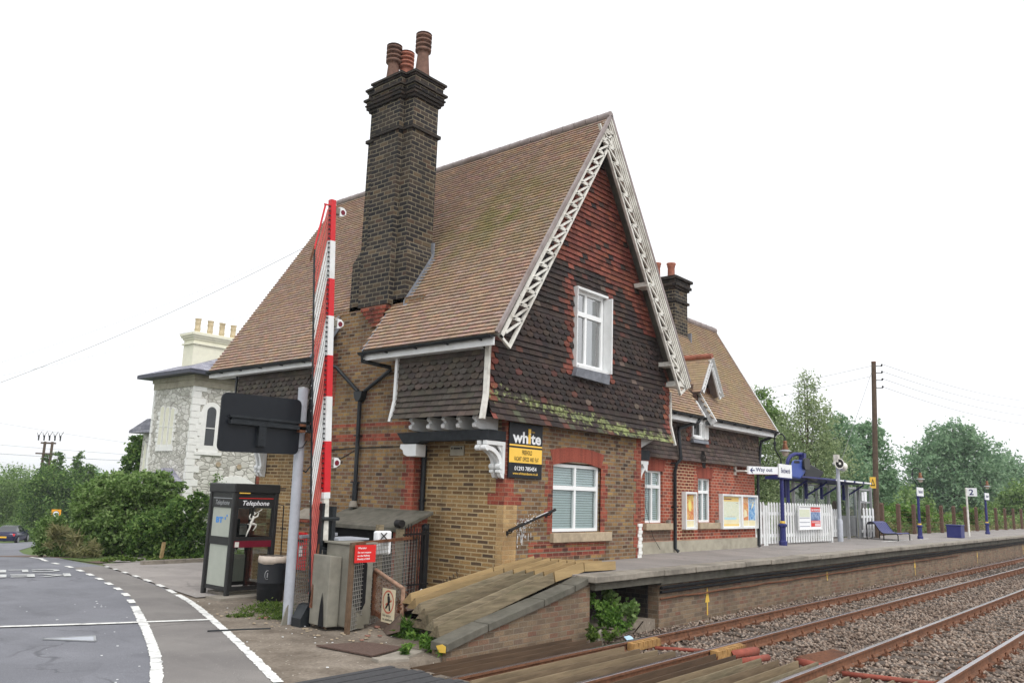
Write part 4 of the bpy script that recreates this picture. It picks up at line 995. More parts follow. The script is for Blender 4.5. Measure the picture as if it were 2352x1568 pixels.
for k, (z0, z1, o, mm) in enumerate(((10.84,10.91,.03,1),(10.91,10.99,.075,1),(10.99,11.02,.10,1),(11.02,11.11,.075,0),(11.11,11.16,.13,1),(11.16,11.32,.05,0),(11.32,11.37,.075,1),(11.37,11.42,.11,1),(11.42,11.46,.02,1))): plan_prism(mb, P_(o), z0, z1, mm)
ch = mb.build('chimney', [M['stack'], M['soot']], H_)
mb = MB()
for k in range(5):
    w = .42-.065*k; mb.box((XC-.14+.024*k,13.47-w,6.09-.085*(k+1)),(XC+.02,13.47+w,6.09-.085*k))
mb.build('corbel', M['red'], ch)
def louvre_pot(x, y, z, h, mat):
    pr = [(.15,0),(.135,h*.1),(.105,h*.5),(.11,h*.56),(.145,h*.57),(.15,h*.62)]; zz = h*.62
    for k in range(3): pr += [(.11,zz+.01),(.11,zz+h*.05),(.15,zz+h*.06),(.15,zz+h*.095)]; zz += h*.1
    pr += [(.12,zz+.005),(.12,zz+h*.03),(.15,zz+h*.035),(.13,h*.97),(.08,h)]
    pr = [(r_*1.25, z_) for r_, z_ in pr]; mb = MB(); mb.lathe(pr, (x,y,z), 14); return mb.build('pot', M[mat], ch)
louvre_pot(11.58, 12.86, 11.44, 1.12, 'terrasoot'); louvre_pot(11.5, 13.78, 11.44, 1.12, 'terrasoot'); louvre_pot(11.78, 13.65, 11.44, 1.02, 'terra')
# lead flashing up the near side of the stack
mb = MB(); a = V((11.22,12.62,EZ+(11.22-EX)*SL+.02)); b = V((12.0,12.62,EZ+(12.0-EX)*SL+.02))
mb.prism([a, b, b+Z_*.14, a+Z_*.14], (0,.012,0)); n_ = V((-SL,0,1)).normalized()*.02
mb.add([a+n_, b+n_, b+n_-Y_*.1, a+n_-Y_*.1], [(0,1,2,3)]); mb.box((12.0,12.62,b.z+.0),(12.04,12.7,b.z+.4)); mb.build('flashing', M['lead'], ch)
mb = MB(); mb.bar((EX+.02,14.80,EZ-.04),(XC+.05,14.80,EZ+(XC-EX)*SL-.02), .03, .2); mb.build('verge_board', M['lead'], H_); mb = MB(); mb.bar((EX+.02,13.06,EZ-.04),(XC+.05,13.06,EZ+(XC-EX)*SL-.02), .03, .14); mb.build('verge_board', M['lead'], H_)
# ------------------------------------------------------------------ the wing along the platform
WY, WE = 10.42, 23.6
w1, w2 = (17.32,18.16,1.63,2.9), (20.03,20.77,1.63,2.8)
mb = MB(); wall_holes(mb, (16.24,WY,0), X_, WE-16.24, .85, 3.3, [(w[0]-16.24,w[1]-16.24,w[2],w[3]) for w in (w1, w2)], .13)
mb.quad((WE,WY,.0),(WE,13.6,.0),(WE,13.6,4.4),(WE,WY,4.4)); mb.build('wing_wall', M['wing'], H_)
mb = MB(); pan(mb, (16.24,WY,0), X_, .3, 2.3, 1.2, 1.45, .004); mb.build('brown_brick_patch', M['brown'], H_)
M['header'] = brick('dark_header_brick', [(0,S(96,48,38)),(.4,S(132,64,46)),(.8,S(112,54,42)),(1,S(150,78,56))], S(196,168,136), .2, .08, .012, dirtamt=.1)
mb = MB(); pan(mb, (16.24,WY,0), X_, 2.46, 3.55, 1.19, 3.15, .005); mb.build('dark_brick_panel', M['header'], H_)
for w in (w1, w2): mb = MB(); mb.prism([(w[0]-.1,WY-.008,w[3]+.26),(w[1]+.16,WY-.008,w[3]+.26),(w[1]+.04,WY-.008,w[3]-.02),(w[0]-.02,WY-.008,w[3]-.02)], (0,.06,0)); mb.build('window_arch', M['rubbed'], H_)
for w in (w1, w2):
    window(H_, (w[0]+.01,WY+.1,w[2]), X_, w[1]-w[0]-.02, w[3]-w[2]-.01, 2, (w[3]-w[2])*.68, True, .055)
    mb = MB(); mb.box((w[0]-.08,WY-.1,1.46),(w[1]+.36,WY+.1,1.62)); mb.build('sill', M['stone'], H_, bevel=.01)
for x in (18.3,20.95): mb = MB(); mb.box((x,WY-.09,1.62),(x+.12,WY-.02,1.7)); mb.build('sill_block', M['concrete'], H_)
mb = MB(); mb.box((16.3,WY-.035,.88),(WE+.03,WY+.02,1.18)); mb.build('plinth', M['render'], H_)
mb = MB(); mb.box((16.5,WY-.02,3.26),(WE+.28,WY+.2,4.6)); mb.box((WE-.1,WY,3.26),(WE+.28,13.6,4.6))
mb.prism([(WE+.28,10.3,4.3),(WE+.28,13.7,4.3),(WE+.28,12.0,7.3)], (-.2,0,0)); mb.build('wing_upper_wall', M['dark'], H_)
def wstyle(r_, u_): return 's' if 5 <= r_ <= 10 else 'p'
def wcol(r_, u_, v_):
    if (19.35 < u_ < 19.6 or 20.4 < u_ < 20.62) and 4 <= r_ <= 9 and trnd.random() < .7: return jit(trnd.choice(RD), .2)
    return jit(trnd.choice([S(96,82,74), S(86,74,68), S(104,88,78), S(76,68,64)] if r_ > 4 else [S(88,76,70), S(78,68,64)]), .15)
mb = MB(); hang(mb, (0,WY-.02,3.2), X_, Z_, -Y_, 0, .105, 12, lambda v: (16.9, WE+.28), .2, wstyle, wcol, lambda v: .1*max(0, 1-v/.4)**2, lambda u_, v_: 19.6 < u_ < 20.4 and v_ > .55, .036)
hang(mb, (WE+.28,0,3.2), Y_, Z_, X_, 0, .105, 12, lambda v: (WY, 13.6), .2, wstyle, wcol, lambda v: .1*max(0, 1-v/.4)**2)
mb.build('tile_hanging', M['hung'], H_)
# small upper window, half under the eaves
window(H_, (19.63,WY-.03,3.86), X_, .5, .62, 1, None, False, .05, depth=.2)
mb = MB(); mb.box((20.13,WY-.16,3.82),(20.36,WY+.03,4.5)); mb.box((19.6,WY-.13,3.8),(20.36,WY+.03,3.855)); mb.build('window_casing', M['white'], H_)
mb = MB(); mb.prism([(19.55,WY-.12,3.79),(20.42,WY-.12,3.79),(20.42,WY-.14,3.7),(19.55,WY-.14,3.7)], (0,.1,0)); mb.build('lead_apron', M['lead'], H_)
WEV, WEZ, WRY, WRZ, WX1 = 10.0, 4.36, 12.0, 7.67, 24.32
wup = V((0, WRY-WEV, WRZ-WEZ)).normalized(); WL = math.hypot(WRY-WEV, WRZ-WEZ); x0w = 16.0
def wlim(v):
    z = WEZ+wup.z*v; a = 2*CX-EX-(z-EZ)/SL-.3; return (max(17.55, a)-x0w if z < 5.4 else a-x0w, WX1-x0w)
gs = .62
roof_slope((x0w,WEV,WEZ), X_, wup, WX1-x0w, WL, wlim, lambda u_, v_: 19.55 < u_+x0w < 20.1 and v_ < gs+.2, gauge=.085, tw=.2, name='wing_roof',
    slab=[(1.55,3.54,0,gs+.5),(4.1,WX1-x0w,0,WL),(.3,4.1,gs+.2,WL)])
roof_slope((WX1,14.0,WEZ), -X_, V((0,-wup.y,wup.z)), WX1-x0w, WL, gauge=.2, tw=.5, name='wing_roof')
mb = MB()
for k in range(22): mb.tube([(16+k*.378,WRY,WRZ+.02),(16+k*.378+.37,WRY,WRZ+.02)], [.11,.104], 10)
mb.build('ridge_tiles', M['ridge'], H_)
for a, b in ((17.6,19.54),(20.12,WX1)):
    gutter((a,WEV-.05,WEZ-.02),(b,WEV-.05,WEZ-.02)); mb = MB(); mb.box((a,WEV+.0,WEZ-.2),(b-.02,WEV+.025,WEZ-.06)); mb.box((a,WEV+.025,WEZ-.19),(b-.02,WY+.02,WEZ-.17)); mb.build('fascia', M['white'], H_)
def wverge(x, z0=-.02, L=.75, w=.04, h=.2, lab='bargeboard'):
    mb = MB(); p = V((x,WEV-.03,WEZ-.13)); mb.bar(p, p+wup*L, w, h); return mb.build(lab, M['white'], H_)
wverge(17.57, L=.9); wverge(20.1, L=.95); wverge(19.55, L=.6); wverge(WX1-.02, L=WL)
mb = MB(); p = V((WX1-.01,WEV,WEZ+.03)); mb.bar(p, p+wup*WL, .08, .05); mb.build('verge_mortar', M['ridge'], H_)
# dormer gable
mb = MB(); mb.prism([(19.88,10.44,4.4),(20.8,10.44,4.4),(20.8,10.44,5.2),(20.34,10.44,5.95),(19.88,10.44,5.2)], (0,.6,0)); dm = mb.build('dormer', M['dark'], H_)
mb = MB(); dcol = lambda r_, u_, v_: jit(trnd.choice([S(100,76,64), S(84,70,62)]), .2)
hang(mb, (0,10.43,4.35), X_, Z_, -Y_, 0, .1, 10, lambda v: (19.56, 20.75), .2, lambda r_, u_: 'p', dcol, None, lambda u_, v_: v_ > .85 and abs(u_-20.34) > .1); mb.build('tile_hanging', M['hung'], dm)
dA, dL, dR = V((20.34,10.16,6.08)), V((19.72,10.16,5.05)), V((20.96,10.16,5.05))
for q, sgn in ((dL,-1),(dR,1)):
    d_ = dA-q; L_ = d_.length; du = d_.normalized(); N_ = du.cross(Y_)*(1 if sgn < 0 else -1)
    if N_.z < 0: N_ = -N_
    mb = MB(); hang(mb, q, Y_, du, N_, 0, .085, int(L_/.085), lambda v: (0, .95), .2, lambda r_, u_: 'p', roofcol, None, None, .016)
    a, b = q, dA; mb.add([a, a+Y_*.95, b+Y_*.95, b, a-N_*.05, a+Y_*.95-N_*.05, b+Y_*.95-N_*.05, b-N_*.05], [(0,1,2,3),(7,6,5,4),(0,4,5,1),(1,5,6,2),(2,6,7,3),(3,7,4,0)], 1, S(110,90,80)); mb.build('dormer_roof', [M['roof'], M['ridge']], dm)
barge(dm, (20.34,6.05), (19.76,5.08), 10.13, .12, .03, 7, 'white', .03, .03); barge(dm, (20.34,6.05), (20.94,5.04), 10.13, .17, .06, 7, 'white', .03, .03, True)
mb = MB(); mb.tube([(20.34,10.12,6.1),(20.34,11.1,6.1)], .085, 10); mb.build('ridge_tiles', M['terra'], dm)
# pipes of the wing
mb = MB(); mb.tube([(19.3,WEV-.05,WEZ-.05),(19.25,WEV-.02,WEZ-.16),(18.78,WY-.12,4.0),(18.74,WY-.14,3.9),(18.74,WY-.2,3.22),(18.66,WY-.12,3.1),(18.66,WY-.07,2.9),(18.66,WY-.07,1.0),(18.68,WY-.16,.93)], .045, 8)
for z in (2.0,3.1): mb.box((18.58,WY-.12,z),(18.74,WY,z+.03))
mb.build('downpipe', M['black'], H_)
mb = MB(); mb.tube([(24.2,WEV-.04,WEZ-.08),(24.18,WEV,4.2),(23.94,WY-.08,4.02),(23.92,WY-.08,3.9),(23.82,WY-.06,3.2),(23.7,WY-.07,3.0),(23.66,WY-.07,.98),(23.66,WY-.1,.92)], .045, 8); mb.build('downpipe', M['black'], H_)
mb = MB()
for k in range(7): mb.tube([(19.95+.02*k,WY-.16,3.5),(19.9+.05*k,WY-.15,3.3+.02*(k % 3)),(20.05+.02*k,WY-.14,3.05)], .008, 4)
mb.tube([(20.05,WY-.1,3.2),(21.5,WY-.03,3.12),(23.1,WY-.03,3.08)], .008, 4); mb.tube([(17.3,WY-.05,2.9),(17.25,WY-.06,2.0),(17.6,WY-.06,1.3),(17.9,WY-.08,1.0)], .006, 4)
mb.build('cable_tangle', M['ink'], H_)
mb = MB(); Q = lambda o: [(20.86-o,11.55-o),(21.62+o,11.55-o),(21.62+o,12.35+o),(20.86-o,12.35+o)]
plan_prism(mb, Q(0), 6.3, 7.95); plan_prism(mb, Q(.05), 7.95, 8.02, 1); plan_prism(mb, Q(0), 8.02, 8.35)
for z0, z1, o, mm in ((8.35,8.42,.05,1),(8.42,8.5,.1,1),(8.5,8.62,.07,1),(8.62,8.7,.13,1),(8.7,8.74,.05,1)): plan_prism(mb, Q(o), z0, z1, mm)
ch = mb.build('chimney', [M['stack'], M['soot']], H_)
for x, y in ((21.0,11.75),(20.75,12.1)):
    mb = MB(); mb.lathe([(.12,0),(.11,.05),(.105,.3),(.12,.32),(.12,.36),(.14,.4),(.14,.44),(.1,.44)], (x,y,8.72), 12); mb.build('pot', M['terra'], ch)
mb = MB(); mb.box((21.63,11.45,6.75),(21.7,12.0,7.1)); mb.build('flashing', M['lead'], ch)
# ------------------------------------------------------------------ things round the crossing
GB = GY-.006
# estate agent's board
bx0, bx1, bz0, bz1, by = 11.53, 12.52, 2.50, 3.52, GY-.05
mb = MB(); mb.box((bx0,by,bz0),(bx1,by+.02,bz1)); sg = tag(mb.build('sale_board', M['blacksign']), 'black and yellow sale board with the word white on the brick gable', 'sign')
mb = MB(); w = bx1-bx0; h = bz1-bz0
zz = lambda t: bz1-h*t
pan(mb, (bx0,by,0), X_, .008, w-.008, zz(.425), zz(.395), .002, 0, .01); pan(mb, (bx0,by,0), X_, .008, w-.008, zz(.725), zz(.46), .002, 0, .01)
mb.build('yellow_band', M['yelsign'], sg)
mb = MB(); co, fs = glyphs('white', .03, 0)
put_text(mb, 'white', (bx0+.09*w,by,zz(.37)), X_, Z_, w*.86, h*.215, 0, .03, 0, .004)
put_text(mb, '01293 785454', (bx0+.17*w,by,zz(.865)), X_, Z_, w*.66, h*.075, 0, .015, 0, .004); mb.build('lettering', M['wsign'], sg)
mb = MB(); pan(mb, (bx0,by,0), X_, w*.555, w*.625, zz(.365), zz(.185), .006, 0, .003); pan(mb, (bx0,by,0), X_, w*.555, w*.63, zz(.175), zz(.09), .006, 0, .003)
put_text(mb, '& Sons', (bx0+.65*w,by,zz(.155)), X_, Z_, w*.1, h*.03, 0, 0, 0, .004)
put_text(mb, 'www.whiteandsons.co.uk', (bx0+.12*w,by,zz(.94)), X_, Z_, w*.76, h*.045, 0, .01, 0, .004); mb.build('lettering', M['yelsign'], sg)
mb = MB(); put_text(mb, 'FREEHOLD', (bx0+.38*w,by,zz(.575)), X_, Z_, w*.3, h*.085, 0, .01, 0, .005)
put_text(mb, 'VACANT  OFFICES  AND  FLAT', (bx0+.15*w,by,zz(.695)), X_, Z_, w*.74, h*.08, 0, .01, 0, .005); mb.build('lettering', M['ink'], sg)
# handrail on the gable wall, spattered with white
hr = MB(); hr.tube([(11.5,9.74,1.55),(12.86,9.74,1.93)], .028, 10); o = tag(hr.build('handrail', M['ink']), 'short black sloping handrail on the gable wall with white splashes', 'handrail')
for x in (11.6,12.75): mb = MB(); z = 1.55+(x-11.5)*.28; mb.tube([(x,9.74,z-.02),(x,9.78,z-.07),(x,9.87,z-.08)], .012, 6); mb.box((x-.03,9.86,z-.12),(x+.03,9.874,z-.04)); mb.build('rail_bracket', M['ink'], o)
mb = MB(); r_ = random.Random(8)
for k in range(150):
    x = 12.12+r_.gauss(0,.2); z = 1.55+(x-11.5)*.28+r_.gauss(0,.05)-abs(r_.gauss(0,.05)); s_ = r_.uniform(.004,.012); mb.add([(x-s_,9.868,z),(x,9.868,z-s_),(x+s_,9.868,z),(x,9.868,z+s_)], [(0,1,2,3)])
for k in range(26):
    x = 12.05+r_.gauss(0,.12); z = 1.55+(x-11.5)*.28-.05-r_.random()*.25; l = r_.uniform(.03,.14); mb.add([(x-.006,9.868,z),(x-.004,9.868,z-l),(x+.004,9.868,z-l),(x+.007,9.868,z)], [(0,1,2,3)])
for k in range(30): 
    t = .3+.5*r_.random(); x, z = 11.5+1.36*t, 1.55+.38*t+.027; mb.bar((x,9.73,z),(x+.035,9.73,z+.01), .03, .008)
for x, z, l in ((11.93,.98,.08),(11.95,.95,.1),(11.9,1.27,.04)): mb.add([(x-.008,9.868,z),(x-.004,9.868,z-l),(x+.006,9.868,z-l),(x+.01,9.868,z)], [(0,1,2,3)])
mb.build('white_splashes', M['wsign'], o)
# lean-to bunker against the chimney breast
lt = empty('lean_to_store', (10.6,12.7,0), 'low brick lean-to store with a sloping concrete roof against the station house', 'store')
mb = MB(); mb.prism([(10.4,11.45,1.52),(11.26,11.45,1.83),(11.26,11.45,1.76),(10.4,11.45,1.44)], (0,2.5,0)); mb.build('roof', M['dkconcrete'], lt, bevel=.01)
mb = MB(); mb.prism([(10.5,11.6,-.3),(11.249,11.6,-.3),(11.249,11.6,1.755),(10.5,11.6,1.47)], (0,.12,0)); mb.build('wall', M['red'], lt); mb = MB(); mb.box((10.5,13.7,-.3),(11.249,13.82,1.47)); mb.build('wall', M['red'], lt)
mb = MB(); mb.box((10.6,11.72,-.3),(10.65,13.7,1.44)); mb.build('door_boards', M['dark'], lt)
mb = MB(); mb.box((10.38,11.4,-.2),(10.5,11.52,1.5)); mb.build('post', M['timber_old'], lt)
mb = MB(); mb.tube([(10.4,11.38,1.6),(10.42,11.55,1.6)], .07, 12); mb.build('round_lamp', M['ink'], lt)
# iron railing and the tall black post at its end
ir = empty('iron_railing', (10.8,11.35,0), 'black iron railing between the lean-to and the black post', 'railing')
mb = MB()
for k in range(9): x = 10.5+.6*k/8; mb.tube([(x,11.4-.0*k,.2),(x,11.4,1.55+.05*math.sin(k))], .01, 5)
mb.bar((10.45,11.4,1.4),(11.15,11.4,1.42), .02, .03); mb.bar((10.45,11.4,.5),(11.15,11.4,.5), .02, .03); mb.build('bars', M['ink'], ir)
mb = MB(); mb.box((11.1,11.5,-.2),(11.22,11.62,1.45)); mb.lathe([(.03,0),(.075,.04),(.075,.12),(.02,.15)], (11.16,11.55,1.44), 12)
mb.build('post', M['black'], ir)
# mesh fence panels
M['rustpost'] = plain('brown_rusted_post', S(104,84,66), .85, var=.3, sc=9, dirt=S(92,84,72), bump=.3)
def mesh_panel(name, a, b, z0, z1, label, pitch=.055, posts=(), mat='galv', r_=.0035, group=None, toprail=None):
    a, b = V((*a,0)), V((*b,0)); d = b-a; L = d.length; d.normalize()
    root = empty(name, (a.x,a.y,z0), label, 'fence', group); mb = MB(); s_ = V((d.y,-d.x,0))*.004
    n = int(L/pitch)
    za = lambda t: z0[0]+(z0[1]-z0[0])*t if isinstance(z0, tuple) else z0
    for k in range(n+1):
        p = a+d*(k*pitch); mb.bar(p+Z_*z0, p+Z_*z1, r_*2, r_*2, s_.normalized())
    k = 0
    while z0+k*pitch <= z1: mb.bar(a+s_+Z_*(z0+k*pitch), b+s_+Z_*(z0+k*pitch), r_*2, r_*2); k += 1
    mb.build('wire_mesh', M[mat], root)
    for t, w_, zt, pm in posts:
        p = a+d*(L*t); mb = MB(); mb.box((p.x-w_/2,p.y-w_/2,z0-.2),(p.x+w_/2,p.y+w_/2,zt)); mb.build('post', M[pm], root)
    if toprail: mb = MB(); mb.bar(a+Z_*z1, b+Z_*z1, .05, .05); mb.build('rail', M[toprail], root)
    return root
mesh_panel('mesh_fence', (8.5,10.42), (11.05,11.6), .03, 1.34, 'rusty wire mesh fence in front of the grey cabinet and lean-to', .065, ((0,.065,1.36,'rustpost'),(.985,.04,1.34,'rust')), 'meshwire', .0042, None, 'rust')
mesh_panel('mesh_fence', (8.46,11.76), (9.6,12.25), .03, 1.38, 'galvanised wire mesh panel between the grey pole and the barrier', .06, ((.36,.03,1.38,'black'),), 'meshwire', .0045, None, 'galv')
# red warning notice on the fence
o_, u_ = V((8.5,10.40,0)), V((1,.0,0)).normalized()
def flatsign(name, p, u, w, h, z, mat, label, back=.012):
    mb = MB(); pan(mb, V(p)+Z_*0, u, 0, w, z, z+h, .004, 0, back); return tag(mb.build(name, M[mat]), label, 'sign')
ws = flatsign('warning_sign', o_-V((.0,.05,0)), u_, .42, .27, 1.06, 'redsign', 'red warning sign with white lettering tied to the mesh fence')
mb = MB(); p = V((8.5,10.35,0)); 
for s_, z, wd, h in (('Warning',1.26,.17,.04),('Do not trespass',1.195,.27,.036),('on the Railway',1.145,.25,.036),('Penalty \u00a31000',1.095,.25,.036)): put_text(mb, s_, p+u_*.05+Z_*z, u_, Z_, wd, h, 0, .02, 0, .006)
mb.build('lettering', M['wsign'], ws)
# white switch box with its black cross
wb = MB(); wb.box((9.5,11.0,1.1),(9.83,11.12,1.5)); o = tag(wb.build('switch_box', M['wsign'], bevel=.03), 'white plastic switch box marked with a black cross beside the mesh fence', 'box')
mb = MB(); mb.bar((9.55,10.975,1.36),(9.69,10.975,1.47), .018, .006, (0,1,0)); mb.bar((9.55,10.973,1.47),(9.69,10.973,1.36), .018, .006, (0,1,0)); mb.build('cross_mark', M['ink'], o)
mb = MB(); mb.box((9.62,11.1,-.1),(9.72,11.2,1.6)); mb.build('post', M['timber_old'], o)
# grey barrier machine cabinet
cb = empty('barrier_cabinet', (8.75,11.0,0), 'grey weathered steel barrier machine cabinet with a long side cover', 'cabinet')
mb = MB(); mb.box((8.6,10.62,.05),(9.12,11.2,1.31)); mb.build('body', M['tin'], cb, bevel=.015)
mb = MB(); mb.box((8.56,10.58,1.315),(9.16,11.24,1.345)); mb.build('lid', M['tin'], cb, bevel=.006)
mb = MB(); mb.prism([(8.38,10.8,.05),(8.58,10.76,.05),(8.58,10.76,1.12),(8.38,10.8,1.14)], (.04,.5,0)); mb.build('side_cover', M['tin'], cb, bevel=.012)
mb = MB(); mb.prism([(8.377,10.86,.05),(8.377,11.0,.05),(8.377,10.98,.35),(8.377,10.94,.56),(8.377,10.9,.35)], (-.004,.0,0)); mb.build('dark_stain', M['dark'], cb)
mb = MB(); mb.prism([(8.62,10.55,.02),(8.95,10.55,.02),(8.9,10.55,.16),(8.68,10.55,.4),(8.6,10.55,.3)], (0,.06,0)); mb.build('foot_plate', M['tin'], cb)
mb = MB(); mb.prism([(8.7,10.6,.35),(8.78,10.6,.3),(8.92,10.6,.3),(8.98,10.6,.4),(8.98,10.6,1.0),(8.93,10.6,1.08),(8.76,10.6,1.08),(8.7,10.6,1.0)], (0,.03,0)); mb.build('dark_opening', M['dark'], cb)
mb = MB(); mb.prism([(8.3,11.35,-.02),(8.5,11.35,-.02),(8.5,11.35,.34),(8.42,11.35,.32),(8.3,11.35,.12)], (0,.25,0)); mb.build('counterweight', M['black'], cb)
mb = MB(); mb.box((8.75,11.1,1.35),(9.4,11.6,1.38)); mb.build('mesh_tray', M['galv'], cb)
# raised barrier arm, with the folded skirt of rods beside it
ba = empty('crossing_barrier', (8.62,11.35,0), 'raised red and white level crossing barrier arm with hanging rod skirt', 'barrier')
bp, bt = V((8.60,11.3,1.25)), V((8.25,11.3,7.16)); bd = (bt-bp).normalized(); bl = (bt-bp).length
mb = MB(); mb.bar(bp, bp+bd*bl*.15, .1, .12, (0,1,0)); mb.build('arm_root', M['oldwhite'], ba)
zs = [2.13,2.97,3.72,4.42,5.10,5.75,6.42,7.16]
cols_ = 'rwrwrwr'
mb = MB(); p = bp.lerp(bt,(2.03-bp.z)/(bt.z-bp.z)); mb.bar(p, bp.lerp(bt,(2.13-bp.z)/(bt.z-bp.z)), .126, .14, (0,1,0), 1)
for k in range(7):
    t0, t1 = (zs[k]-bp.z)/(bt.z-bp.z), (zs[k+1]-bp.z)/(bt.z-bp.z); mb.bar(bp.lerp(bt, t0), bp.lerp(bt, t1), .125-.004*k, .14-.008*k, (0,1,0), 0 if cols_[k] == 'r' else 1)
mb.build('barrier_arm', [M['redP'], M['white']], ba)
sk0, sk1 = V((8.42,11.33,.5)), V((7.98,11.33,6.2))
mb = MB(); mb.bar(sk0, sk1, .02, .03, (0,1,0)); mb.build('skirt_rail', M['black'], ba)
mb = MB(); mb.tube([sk1, (8.13,11.32,7.05)], .018, 6); mb.bar((8.1,11.32,7.05),(8.25,11.3,7.05), .03, .02); mb.build('skirt_link', M['redP'], ba)
mb = MB(); mb.bar(sk1+V((-.06,0,-.22)), sk1+V((0,0,.05)), .03, .02, (0,1,0)); mb.build('skirt_hook', M['rust'], ba)
M['pinkrod'] = plain('faded_red_rod', S(198,104,96), .5, var=.12)
for nm_, mt, par_ in (('w','white',0),('r','pinkrod',1)):
    mb = MB(); n = 54
    for k in range(n):
        z = 1.0+k*(6.3-.6)/n
        a = bp.lerp(bt,(z+.55-bp.z)/(bt.z-bp.z))-X_*.07; b = sk0.lerp(sk1, max(0,(z-.62-sk0.z)/(sk1.z-sk0.z)))
        if a.z > 7.0: a = bp.lerp(bt, .97)-X_*.07
        band = [i for i in range(7) if zs[i] <= a.z < zs[i+1]]; red = (not band) or cols_[band[0]] == 'r'
        if red == bool(par_): mb.bar(a+V((0,.02*(k % 2),0)), b+V((0,.02*(k % 2),0)), .014, .02, (0,1,0))
    mb.build('skirt_rods', M[mt], ba)
mb = MB()
for k in range(60): p = bp.lerp(bt, .16+.83*k/60)-X_*.075; mb.box((p.x-.012,p.y-.045,p.z-.012),(p.x+.012,p.y-.02,p.z+.012))
mb.build('rivets', M['black'], ba)
for z in (2.62,4.99,6.98):
    p = bp.lerp(bt,(z-bp.z)/(bt.z-bp.z)); mb = MB(); mb.box((p.x+.06,p.y-.04,z-.05),(p.x+.14,p.y+.05,z+.06)); lm = mb.build('barrier_lamp', M['tin'], ba)
    mb = MB(); mb.prism([(p.x+.14,p.y-.05,z-.085),(p.x+.2,p.y-.05,z-.07),(p.x+.27,p.y-.05,z-.02),(p.x+.27,p.y-.05,z+.04),(p.x+.22,p.y-.05,z+.085),(p.x+.14,p.y-.05,z+.09)], (0,.07,0)); mb.build('lamp_hood', M['white'], lm)
    mb = MB(); mb.tube([(p.x+.2,p.y-.056,z),(p.x+.2,p.y-.045,z)], .045, 12); mb.build('red_lens', M['maroon'], lm)
mb = MB(); mb.box((8.47,11.22,.9),(8.52,11.42,1.95)); mb.box((8.69,11.22,.9),(8.76,11.42,1.9)); mb.box((8.52,11.24,1.2),(8.7,11.4,1.35)); mb.tube([(8.44,11.2,1.7),(8.8,11.2,1.7)], .03, 8); mb.build('pivot_plates', M['black'], ba)
mb = MB(); mb.bar((8.4,11.25,.3),(8.52,11.25,1.7), .03, .04, (0,1,0)); mb.build('side_arm', M['rust'], ba)
# grey pole with the back of a road signal board
rp = empty('road_sign', (8.36,11.79,0), 'grey steel pole carrying a large black board seen from behind', 'sign')
mb = MB(); mb.tube([(8.36,11.79,-.05),(8.31,11.79,3.87)], .085, 16); mb.build('pole', M['galv'], rp)
mb = MB(); mb.lathe([(.087,0),(.09,.02),(.02,.035)], (8.311,11.79,3.86), 14); mb.build('cap', M['alum'], rp)
def rrect(x0, x1, z0, z1, r_, y, n=5, tilt=0):
    out = []
    for cx_, cz_, a0 in ((x1-r_,z1-r_,0),(x0+r_,z1-r_,90),(x0+r_,z0+r_,180),(x1-r_,z0+r_,270)):
        for i in range(n+1): a = R(a0+90*i/n); out.append((cx_+r_*math.cos(a), y, cz_+r_*math.sin(a)+tilt*(cx_-x0)))
    return out
mb = MB(); mb.prism(rrect(6.72,8.2,2.70,3.62,.1,11.64,5,.02), (0,.03,0)); mb.build('panel', M['blacksign'], rp)
mb = MB(); mb.box((6.86,11.56,3.14),(8.3,11.64,3.2)); mb.box((6.86,11.58,3.24),(8.3,11.64,3.28)); mb.box((6.9,11.6,3.2),(8.25,11.635,3.24)); mb.box((7.38,11.57,2.82),(7.52,11.64,3.14)); mb.build('bracket', M['beam'], rp)
for z in (2.92,3.0): mb = MB(); mb.tube([(7.45,11.565,z),(7.45,11.572,z)], .012, 8); mb.build('bolt_hole', M['ink'], rp)
mb = MB(); mb.box((8.14,11.56,3.1),(8.26,11.68,3.24)); mb.build('junction_box', M['rust'], rp); mb = MB(); mb.box((8.36,11.62,2.98),(8.46,11.72,3.1)); mb.build('junction_box', M['rust'], rp)
for z in (3.13,3.26): mb = MB(); mb.lathe([(.09,0),(.098,.0),(.098,.02),(.09,.02)], (8.33,11.79,z), 14); mb.build('clamp', M['galv'], rp)
mb = MB(); mb.tube([(8.22,11.68,3.12),(8.16,11.68,2.98),(8.2,11.68,2.84),(8.32,11.69,2.86),(8.4,11.68,3.0)], .01, 5); mb.tube([(8.45,11.8,3.2),(8.6,11.8,3.0),(8.62,11.8,2.6),(8.5,11.8,2.45),(8.38,11.79,2.5)], .014, 5); mb.build('cable', M['black'], rp)
mb = MB(); mb.prism([(8.2,11.72,-.02),(8.3,11.72,.3),(8.34,11.72,.3),(8.34,11.72,-.02)], (0,.03,0)); mb.build('foot_plate', M['tin'], rp)
